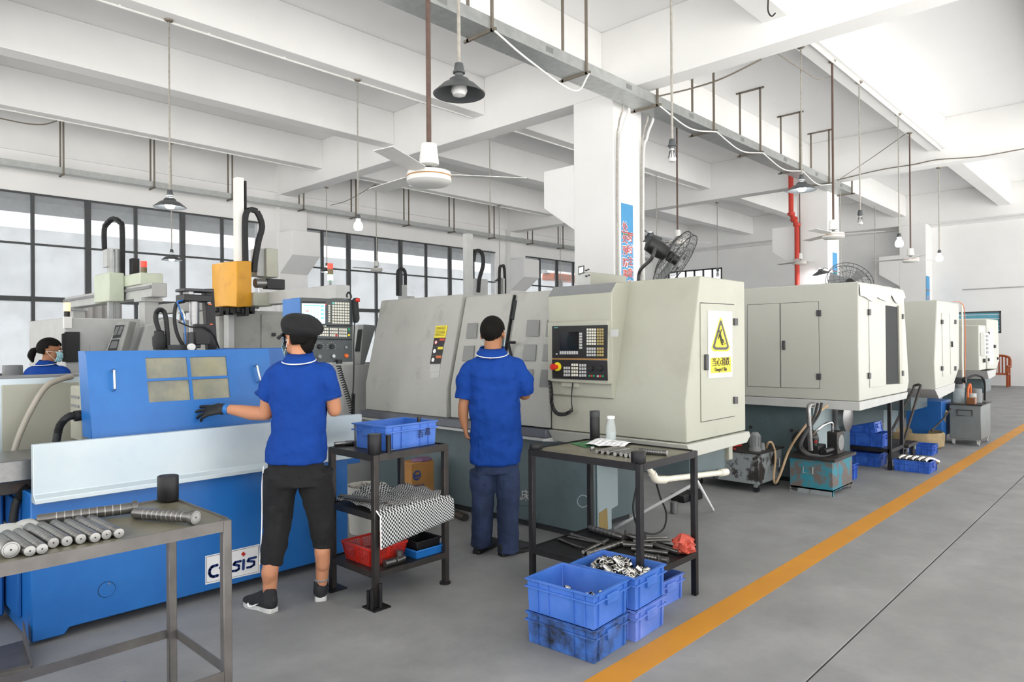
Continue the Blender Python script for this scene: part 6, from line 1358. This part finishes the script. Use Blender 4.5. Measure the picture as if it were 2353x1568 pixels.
# gooseneck lamps on columns
def goose(label, arm, cpos, axis, lit=True, R=.19):
    t = thing('gooseneck_lamp', label, 'lamp', arm[0], 'gooseneck lamps')
    MB().tube(bez(arm, 6), .012, 8).build('arm', 'mid_grey', t); c = Vector(cpos)
    MB().lathe([(.03,.09),(.05,.07),(.06,.04),(R,-.03),(R-.005,-.035),(.06,.02)], c, 26, axis=axis, caps=False).build('shade', 'shade', t); MB().ball(c-Vector(axis).normalized()*.05, .065).build('bulb', 'lamp_on', t)
g0 = ony(1475,528,6.7); goose('lit gooseneck lamp with tilted shade on the square column', [ony(1472,530,6.6), ony(1480,529,6.4), ony(1487,535,6.2)], ony(1495,546,6.2), (-.35,-.2,1))
goose('lit gooseneck lamp on the second column', [onx(1902,618,17.67), onx(1895,616,17.4), onx(1889,620,17.3)], onx(1886,626,17.3), (-.3,.1,1), R=.2)
# ================================================================ THINGS ALONG THE AISLE
# PVC drain and props under the lathe
pv = thing('drain_pipe', 'cream plastic drain pipe with elbow under the cream lathe', 'pipe', (4.7,2.4,.4))
q = lambda x, y: ony(x, y, 2.41)
MB().cyl(q(1519,1103), q(1662,1086), .02, n=14).cyl(q(1655,1087), q(1669,1085), .027, n=14).build('pipe', 'pvc', pv); MB().cyl(q(1484,1068), q(1506,1098), .018, n=12).tube(bez([q(1499,1088), q(1508,1102), q(1528,1103)], 5), .026, 12).build('elbow', 'pvc', pv)
a, b_ = onz(1412,1217), q(1592,1114); tag(MB().cyl(a+Vector((0,0,.01)), b_, .011, n=10).build('white_pole', 'white', loc=a), 'long white pole sloping up behind the parts bench', 'pole')
a, b_ = onz(1639,1176), q(1602,1106); tag(MB().cyl(a+Vector((0,0,.012)), b_, .011, n=10).build('white_pole', 'white', loc=a), 'short white pole leaning on the drain pipe', 'pole')
pts = [(1470,1060,.7), (1462,1120,.45), (1455,1170,.2), (1468,1215,.03), (1500,1228,.01), (1525,1215,.03), (1531,1180,.2), (1518,1145,.35), (1508,1110,.5)]
tag(MB().tube(bez([ony(x, y, 2.75) for x, y, z in pts], 8), .007, 8).build('power_cable', 'black_rubber', loc=ony(1500,1228,2.75)), 'black cable hanging in a loop under the lathe', 'cable')
p = onz(1549,1180); tag(MB().lathe([(.032,0),(.035,.003),(.035,.1),(.03,.103),(.028,.103)], p, 18).build('steel_cup', 'steel', loc=p), 'upright steel cup on the floor under the drain pipe', 'cup')
p = onz(1585,1150); lb = thing('floor_clamp', 'dark oily clamp block lying on the floor behind the white poles', 'clamp', p); MB().box(p.x-.15, p.x+.12, p.y-.03, p.y+.12, 0, .07).build('body', 'black', lb, bevel=.01); MB().box(p.x-.05, p.x+.14, p.y-.06, p.y-.03, 0, .1).build('jaw', 'steel_black', lb, bevel=.006)
# --- flaking grey coolant tank with pump
tk = thing('coolant_tank', 'flaking grey coolant tank on castors with a pump on top', 'tank', (6.9, 3.25, 0))
MB().box(6.6, 7.15, 2.93, 3.65, .085, .385).build('tank_body', 'tank_grey', tk, bevel=.006); MB().box(6.58, 7.17, 2.91, 3.67, .385, .4).build('lid', 'steel_dark', tk, bevel=.003)
for x, y in ((6.65,2.98), (7.1,2.98), (6.65,3.6)): MB().cyl((x-.012,y,.035), (x+.012,y,.035), .035, n=14).build('castor', 'black_rubber', tk); MB().box(x-.02,x+.02,y-.02,y+.02,.05,.085).build('castor_fork', 'galv', tk)
p = Vector((6.72, 3.02, .4)); MB().cyl(p, p+Vector((0,0,.03)), .06, n=16).cyl(p+Vector((0,0,.03)), p+Vector((0,0,.16)), .05, n=18).cyl(p+Vector((0,0,.16)), p+Vector((0,0,.185)), .045, .03, 18).build('pump_motor', 'mid_grey', tk)
for k in range(12): a = 2*math.pi*k/12; u = Vector((math.cos(a), math.sin(a), 0))*.052; MB().bar(p+u+Vector((0,0,.05)), p+u+Vector((0,0,.15)), .004, .008).build('fin', 'mid_grey', tk)
MB().cyl(p+Vector((.1,-.03,0)), p+Vector((.1,-.03,.07)), .03, .018, 12).build('outlet', 'mid_grey', tk); MB().tube([(7.0,2.905,.3),(7.0,2.89,.3),(7.0,2.89,.22),(7.0,2.905,.22)], .008, 6).build('handle', 'galv', tk)
MB().tube(bez([(6.65,3.2,.405),(6.75,3.3,.41),(6.9,3.25,.41),(7.0,3.35,.41)], 6), .008, 6).build('red_cable', 'red_plastic', tk)
# --- teal hydraulic unit
hu = thing('hydraulic_unit', 'rusty teal hydraulic power unit with hoses, in front of the second machine', 'hydraulic unit', (7.2, 2.55, 0))
x0, x1, y0, y1 = 6.93, 7.5, 2.35, 2.76
MB().box(x0, x1, y0, y1, .04, .335).build('tank_body', 'teal', hu, bevel=.004); MB().box(x0, x0+.006, y0, y1, 0, .06).build('foot', 'tank_grey', hu); MB().prism([(x0,0),(x0+.05,0),(x0+.02,.05),(x1-.04,.05),(x1-.04,0),(x1,0),(x1,.06),(x0,.06)], 'y', y0, y0+.006).build('foot', 'teal', hu)
MB().box(x0-.03, x1+.03, y0-.03, y1+.03, .335, .365).build('lid', 'steel_dark', hu, bevel=.003)
MB().tube([(x0-.001,2.62,.26),(x0-.02,2.62,.26),(x0-.02,2.62,.2),(x0-.02,2.53,.2),(x0-.02,2.53,.26),(x0-.001,2.53,.26)], .006, 6).build('handle', 'galv', hu)
zl_ = .365; MB().cyl((7.12,2.72,zl_+.12), (7.35,2.72,zl_+.12), .1, n=22).build('motor', 'black', hu, bevel=.006)
for k in range(14): a = 2*math.pi*k/14; MB().bar((7.14,2.72+.1*math.cos(a),zl_+.12+.1*math.sin(a)), (7.33,2.72+.1*math.cos(a),zl_+.12+.1*math.sin(a)), .004, .012).build('fin', 'black', hu)
rd = MB().box(7.22, 7.42, 2.4, 2.5, zl_, zl_+.22).build('oil_cooler', 'steel_dark', hu, bevel=.004); MB().cyl((7.32,2.4,zl_+.11), (7.32,2.395,zl_+.11), .08, n=20).build('fan_grille', 'mid_grey', rd); MB().box(7.218, 7.222, 2.41, 2.49, zl_+.02, zl_+.2).build('core', 'black', rd)
MB().box(7.0, 7.2, 2.5, 2.62, zl_, zl_+.1).build('valve_block', 'black', hu, bevel=.006); MB().cyl((6.98,2.45,zl_+.05), (7.2,2.45,zl_+.05), .03, n=14).build('filter', 'steel_black', hu); MB().box(6.995,7.01,2.52,2.54,zl_+.13,zl_+.15).build('indicator', 'red_plastic', hu); MB().cyl((7.02,2.55,zl_+.1), (7.02,2.55,zl_+.17), .025, n=12).build('valve', 'black', hu)
MB().tube(bez([(7.1,2.6,zl_+.18),(7.12,2.55,zl_+.25),(7.2,2.5,zl_+.3),(7.3,2.48,zl_+.3),(7.32,2.48,zl_+.22)], 6), .014, 8).build('steel_line', 'chrome', hu)
# hoses from the machine skirt down to the unit
hs = lambda x, y, d=2.45: ony(x, y, d)
def hose(label, pts, r, mt): tag(MB().tube(bez(pts, 8), r, 8).build('hose', mt, loc=pts[-1]), label, 'hose', 'hoses below the second machine')
hose('black hydraulic hose curving down to the teal unit', [hs(1879,928), hs(1870,960), hs(1845,1005), hs(1838,1030), hs(1855,1045), hs(1880,1047)], .013, 'black_rubber')
hose('second black hose curving round to the cooler', [hs(1888,927), hs(1880,955), hs(1850,1000), hs(1842,1028), hs(1865,1046), hs(1900,1048), hs(1925,1035)], .013, 'black_rubber')
hose('tan plastic hose sloping from the machine to the grey tank', [hs(1902,932), hs(1870,958,2.5), hs(1835,1000,2.6), hs(1812,1038,2.7), hs(1795,1085,2.75), hs(1782,1111,2.8), hs(1778,1095,2.85), hs(1782,1050,2.9), hs(1775,1020,2.93), hs(1766,1018,2.95), hs(1760,1032,3.0)], .011, 'hose_tan')
ht = [Vector((7.12,2.5,.85)), Vector((7.05,2.5,.83)), Vector((7.04,2.5,.76)), Vector((7.05,2.5,.6)), Vector((7.07,2.5,.375))]
tag(MB().tube(bez([hs(1868,930), hs(1860,932), hs(1858,945), hs(1860,990), hs(1863,1035)], 6), .022, 10).build('return_pipe', 'steel', loc=hs(1863,1035)), 'grey elbowed return pipe standing on the teal unit', 'pipe')
# --- rack with crates
rk = thing('steel_rack', 'black steel rack holding blue crates under the second machine', 'rack', (9.05, 2.62, 0))
rx0, rx1, ry0, ry1 = 8.8, 9.3, 2.35, 2.95
for x in (rx0, rx1):
    for y in (ry0, ry1): MB().box(x-.018, x+.018, y-.018, y+.018, 0, .85 if y == ry0 else .5).build('leg', 'steel_black', rk)
for z in (.24,): MB().box(rx0, rx1, ry0-.018, ry0-.01, z-.04, z).build('rail', 'steel_black', rk); MB().box(rx0-.018, rx0-.01, ry0, ry1, z-.04, z).build('rail', 'steel_black', rk); MB().box(rx0, rx1, ry0, ry1, z-.01, z).build('shelf', 'steel_black', rk)
crate('deep blue crate standing on the shelf of the black rack', (9.03, 2.66, .241), math.pi/2, .46, .36, .16, 'crate_b'); crate('deep blue crate tipped up in the crate on the rack', (9.02, 2.7, .36), math.pi/2, .4, .3, .12, 'crate_b', rx=.0, ry=.25)
crate('deep blue crate on the floor under the black rack', (9.04, 2.68, 0), math.pi/2, .4, .32, .16, 'crate_b')
p = onz(1975,1104); crate('small upright blue crate behind the teal unit', (7.95, 2.56, 0), 0, .2, .2, .17, 'crate_b')
pp = onz(2078,1083); pq = onz(2148,1070); pr_ = onz(2055,1076)
pc = crate('blue crate of bent steel pipes on the floor by the yellow line', (8.98, 2.13, 0), math.pi/2, .38, .36, .13, 'crate_b')
for i in range(5):
    y = 2.27-.066*i; P0 = [Vector((8.82,y,.125)), Vector((8.9,y,.14)), Vector((8.98,y-.01,.145)), Vector((9.06,y-.04,.125)), Vector((9.1,y-.08,.1))]
    tag(MB().tube(bez(P0, 6), .027, 16).lathe([(.0215,-.0012),(.0215,.001)], P0[0], 14, 1, axis=P0[1]-P0[0]).build('bent_pipe', ['steel_bright', 'gap'], loc=(8.95,y,.1)), ['leftmost','second','middle','fourth','rightmost'][i]+' bent steel pipe in the blue crate by the yellow line', 'pipe', 'bent pipes in the crate')  # dark end disc paints the shaded hollow of each pipe
crate('blue crate on the floor beside the trolley', (10.35, 2.42, 0), math.pi/2, .4, .3, .13, 'crate_b')
# trolley
tl = thing('push_trolley', 'low steel trolley with tall bent handle beside the rack', 'trolley', (10.0, 2.55, 0))
MB().box(9.6, 10.05, 2.35, 2.85, .16, .2).build('platform', 'steel_dark', tl, bevel=.004); 
for x, y in ((9.66,2.4), (10.0,2.4), (9.66,2.8)): MB().cyl((x,y-.015,.07), (x,y+.015,.07), .07, n=18).build('wheel', 'black_rubber', tl); MB().box(x-.02,x+.02,y-.03,y+.03,.1,.16).build('fork', 'galv', tl)
h0, h1, h2, h3 = onx(2078,1000,9.62), onx(2096,890,9.8), onx(2116,886,9.85), onx(2089,1003,9.62)
MB().tube(bez([(9.62,2.62,.2), onx(2094,905,9.85), onx(2100,888,9.9), onx(2111,884,9.9)], 5)+bez([onx(2116,886,9.9), onx(2110,905,9.85), (9.62,2.42,.2)], 5), .016, 8).build('handle', 'steel_dark', tl)
# --- steel coolant tank by the yellow line
t3_ = thing('coolant_tank', 'plain grey steel coolant tank on castors beside the yellow line', 'tank', (11.9, 2.1, 0))
MB().box(11.55, 12.25, 1.92, 2.3, .09, .57).build('tank_body', mat('tank_steel','7b8080',.4,.3).name, t3_, bevel=.006); MB().box(11.53, 12.27, 1.9, 2.32, .57, .58).build('lid', 'steel_black', t3_)
for x, y in ((11.6,1.96), (12.2,1.96), (11.6,2.26)): MB().cyl((x,y-.012,.035), (x,y+.012,.035), .035, n=12).build('castor', 'light_grey', t3_); MB().box(x-.02,x+.02,y-.02,y+.02,.04,.09).build('castor_fork', 'galv', t3_)
MB().tube([(11.55,2.2,.5),(11.52,2.2,.5),(11.52,2.2,.42),(11.52,2.02,.42),(11.52,2.02,.5),(11.55,2.02,.5),(11.52,2.2,.5)], .009, 6).build('handle', 'dark_grey', t3_)
MB().cyl((11.75,2.22,.58), (11.75,2.22,.8), .07, .075, 16).build('jar', 'bottle_glass', t3_); MB().cyl((11.75,2.22,.8), (11.75,2.22,.86), .08, n=16).build('jar_cap', 'mid_grey', t3_); MB().box(11.68,11.82,2.16,2.28,.86,.95).build('gauge_block', 'dark_grey', t3_, bevel=.01); MB().cyl((11.7,2.15,.92), (11.7,2.12,.92), .045, n=14).build('gauge', 'black', t3_)
MB().box(11.6,11.75,2.0,2.1,.58,.67).build('oil_box', mat('amber_oil','7a4a26',.4).name, t3_, bevel=.004); MB().cyl((12.0,2.05,.58), (12.0,2.05,.78), .07, n=16).build('pump_motor', 'mid_grey', t3_); MB().cyl((11.88,2.08,.58), (11.88,2.08,.72), .055, n=14).build('bottle', 'light_grey', t3_)
MB().tube(bez([(11.8,2.12,.6),(11.82,2.12,.78),(11.86,2.1,.85),(11.9,2.1,.7)], 5), .015, 8).build('orange_tube', 'orange', t3_); MB().tube(bez([(11.72,2.15,.92),(11.95,2.05,.98),(12.15,1.98,.9),(12.2,1.98,.6)], 6), .016, 8).build('black_tube', 'black_rubber', t3_)
# oil pan, blue bin behind the trolley, coolant hose
p = onz(2165,1008); tag(MB().lathe([(.2,.02),(.32,0),(.36,.03),(.37,.2),(.35,.22),(.34,.2),(.33,.05),(.01,.04)], (11.0,2.62,0), 26).build('oil_pan', mat('pan_tan','a5906a',.6,var=.25,scale=8).name, loc=(11.0,2.62,0)), 'oil-stained tan round pan on the floor beside the tank', 'pan')
bb = thing('blue_bin', 'deep blue steel bin under the third machine', 'bin', (11.6,2.9,0)); MB().box(11.32, 11.9, 2.35, 2.8, .12, .62).build('body', 'blue_deep', bb, bevel=.006); MB().box(11.36,11.86,2.4,2.76,0,.12).build('skid', 'steel_black', bb)
hose('pale hose hanging from the third machine to the pan', [ony(2175,945,2.3), ony(2170,965,2.35), ony(2172,985,2.4), ony(2174,995,2.4)], .014, 'hose_tan'); hose('dark rod-like hose beside the blue bin', [ony(2185,940,2.2), ony(2165,965,2.25), ony(2140,990,2.3)], .012, 'black_rubber')
# --- orange wooden armchair at the end wall
ch = thing('wooden_armchair', 'orange-brown wooden armchair with slatted back at the end wall', 'chair', (26.5, 3.95, 0))
MB().box(26.3,26.75,3.65,4.25,.38,.43).build('seat', 'wood', ch, bevel=.01)
for x, y, h in ((26.3,3.65,.65), (26.3,4.2,.65), (26.7,3.65,.95), (26.7,4.2,.95)): MB().box(x,x+.06,y,y+.06,0,h).build('leg', 'wood', ch, bevel=.01)
MB().tube(bez([(26.73,3.66,.6),(26.73,3.66,.85),(26.73,3.74,.95),(26.73,3.95,.98),(26.73,4.16,.95),(26.73,4.24,.85)], 6), .035, 8).build('backrest', 'wood', ch)
for k in range(5): MB().box(26.72,26.74,3.75+k*.09,3.79+k*.09,.43,.95).build('slat', 'wood', ch)
for y in (3.64,4.19): MB().box(26.28,26.74,y,y+.08,.63,.68).build('armrest', 'wood', ch, bevel=.01)
# pipe along end wall
tag(MB().cyl((27.17,-3,3.19), (27.17,5.0,3.16), .018, n=8).build('wall_pipe', 'light_grey', loc=(27.17,3,3.18)), 'thin pipe running along the end wall', 'pipe')
# --- bucket, paper sack, floor pipe, floor tray
p = onz(842,1222); bk = thing('bucket', 'dirty white plastic bucket full of swarf behind the black bench', 'bucket', p)
MB().lathe([(.125,0),(.13,.004),(.148,.28),(.158,.28),(.158,.295),(.15,.296),(.15,.32),(.16,.32),(.16,.335),(.152,.336),(.152,.36),(.16,.362),(.16,.372),(.15,.372),(.145,.33),(.12,.01)], p, 30).build('shell', mat('bucket_white','d5d2c8',.5,var=.1,dirt=('8a5f3a',.33,7,.08)).name, bk)
MB().tube(bez([p+Vector((.1,-.13,.3)), p+Vector((.06,-.19,.22)), p+Vector((-.06,-.19,.2)), p+Vector((-.13,-.1,.3))], 6), .004, 6).build('handle', 'galv', bk); MB().obox(p+Vector((.045,-.15,.27)), (.07,.012,.08), (0,0,.3)).build('handle_boss', 'bucket_white', bk, bevel=.004)
sw_ = MB(); rr = random.Random(6)
for k in range(110):
    a = rr.random()*6.28; r = .135*math.sqrt(rr.random()); c = p+Vector((r*math.cos(a), r*math.sin(a), .33+rr.random()*.03)); v = Vector((rr.uniform(-1,1), rr.uniform(-1,1), rr.uniform(-.2,.6))).normalized()*.03; sw_.bar(c-v, c+v, .006, .002)
sw_.lathe([(.14,.3),(.14,.32),(.01,.34)], p, 20); sw_.build('swarf', mat('swarf','9a948c',.4,.4,var=.4,scale=40).name, bk, kind='stuff', smooth=False)
p = onz(972,1178); sk = thing('paper_sack', 'brown paper carton with dark blue round mark behind the black bench', 'box', p); yb_ = p.y
fx = lambda x, y: ony(x, y, yb_)
MB().box(fx(945,1100).x, fx(998,1100).x, yb_, yb_+.18, 0, fx(945,1066).z).build('carton', 'kraft', sk, bevel=.008)
c = fx(958,1093); MB().cyl(c, c+Vector((0,-.003,0)), .045, n=24).build('round_mark', mat('mark_navy','2c4680',.6).name, sk)
fm_ = MB()
for k in range(7): a = math.radians(30+k*20); fm_.bar(c+Vector((.008*math.cos(a),-.004,.002+.008*math.sin(a))), c+Vector((.03*math.cos(a),-.004,.002+.03*math.sin(a))), .004, .006)
fm_.build('shell_mark', 'kraft', sk); text('Vinda', 'kraft', .026, c+Vector((0,-.005,-.018)), (1,0,0), (0,0,1), sk, 'print', .0005); text('纯精品纸', 'mark_navy', .036, fx(961,1118)+Vector((0,-.002,0)), (1,0,0), (0,0,1), sk, 'print', .0005)
MB().slab([fx(949,1124), fx(974,1124), fx(974,1128), fx(949,1128)], (0,-.002,0)).build('print_bar', 'mark_navy', sk); MB().cyl(fx(986,1140), fx(986,1140)+Vector((0,-.002,0)), .03, n=10).build('pink_flower', mat('pink','d0508a',.6).name, sk)
pb_ = MB(); c = fx(978,1062)+Vector((0,.06,.0)); rr = random.Random(12)
rings = []
for i in range(7):
    a = math.pi*i/6; rings.append([c+Vector(((.09*math.sin(a)+.003)*math.cos(t)*(1+.3*rr.random()), (.06*math.sin(a)+.003)*math.sin(t), -.02+.03*(1-math.cos(a)))) for t in [2*math.pi*j/12 for j in range(12)]])
pb_.loft(rings); tag(pb_.build('plastic_wrap', mat('wrap_violet','7b5a78',.35,var=.35,scale=30).name, loc=c, angle=15), 'crumpled purple plastic wrapping on the brown carton', 'bag')
a, b_ = onz(1040,1178,.03), onz(1070,1190,.03); tag(MB().cyl(a-(b_-a)*2.2, b_, .032, n=16).build('floor_bar', 'steel_dark', loc=b_-Vector((0,0,.03))), 'dark round bar end lying on the floor by the lathe base', 'bar')
dt = thing('swarf_tray', 'grey sheet steel tray on the floor at the lower left corner', 'tray', (.75, 3.85, 0))
a, b_, c, d = onz(-40,1555,.02), onz(70,1530,.02), onz(52,1475,.02), onz(-40,1500,.02)
MB().slab([a, b_, c, d], (0,0,.006)).build('bottom', 'steel_grey', dt); MB().slab([b_, c, c+Vector((0,0,.1)), b_+Vector((0,0,.02))], (.006,0,0)).build('side', 'steel_grey', dt); MB().slab([a, b_, b_-Vector((0,0,.018)), a-Vector((0,0,.018))], (0,-.006,0)).build('lip', 'steel_grey', dt)
# --- wire guard fans on the machine roofs
def wirefan(label, c, ax, R, arm, n=26):
    t = thing('industrial_fan', label, 'fan', arm[0], 'wire guard fans'); ax = Vector(ax).normalized(); x = ax.cross(Vector((0,0,1))).normalized(); y = x.cross(ax); g = MB()
    def ringp(r, h): return [c+ax*h+(x*math.cos(q)+y*math.sin(q))*r for q in [2*math.pi*j/36 for j in range(37)]]
    for r, h in ((R,.0), (R,.06), (R*.75,.075), (R*.5,.08), (R*.75,-.03), (R*.5,-.045)): g.tube(ringp(r, h), .004 if r == R else .002, 5, caps=False)
    for k in range(n):
        q = 2*math.pi*k/n; u = x*math.cos(q)+y*math.sin(q); g.tube([c+ax*.085+u*R*.15, c+ax*.08+u*R*.6, c+ax*.06+u*R, c+u*R, c-ax*.045+u*R*.55, c-ax*.05+u*R*.2], .0016, 4)
    g.build('guard', 'dark_grey', t, kind='stuff')
    for k in range(3):
        q = 2*math.pi*k/3+.4; u = x*math.cos(q)+y*math.sin(q); v = (-x*math.sin(q)+y*math.cos(q)); MB().slab([c+u*.04-v*.03+ax*.0, c+u*R*.88-v*.07+ax*.0, c+u*R*.9+v*.05+ax*.04, c+u*.04+v*.03+ax*.03], ax*.003).build('blade', 'mid_grey', t)
    MB().cyl(c-ax*.03, c+ax*.05, .04, n=14).build('hub', 'black', t); MB().lathe([(.03,-.22),(.06,-.21),(.065,-.12),(.055,-.05)], c, 18, axis=ax).build('motor', 'black', t)
    MB().tube(bez(arm, 6), .014, 8).build('arm', 'dark_grey', t); MB().cyl(arm[0], Vector(arm[0])+Vector((0,0,.03)), .05, n=14).build('foot', 'dark_grey', t)
fc = EYE + ray(1543,592)*(5.25/1.0)
wirefan('black wire guard fan tilted on the roof of the cream lathe', fc, rt*.84-up*.5+fw*.12, .23, [Vector((4.75,3.1,ZT+.002)), Vector((4.75,3.08,2.07)), fc+Vector((-.2,.05,-.02)), fc+Vector((-.13,.055,.08))])
fc = EYE + ray(1950,652)*7.9
wirefan('wire guard fan lying back on the roof of the second machine', fc, (-.66,-.55,.5), .25, [Vector((fc.x+.25,fc.y+.2,zt2)), Vector((fc.x+.25,fc.y+.2,zt2+.03)), fc+Vector((.13,.1,-.08))])
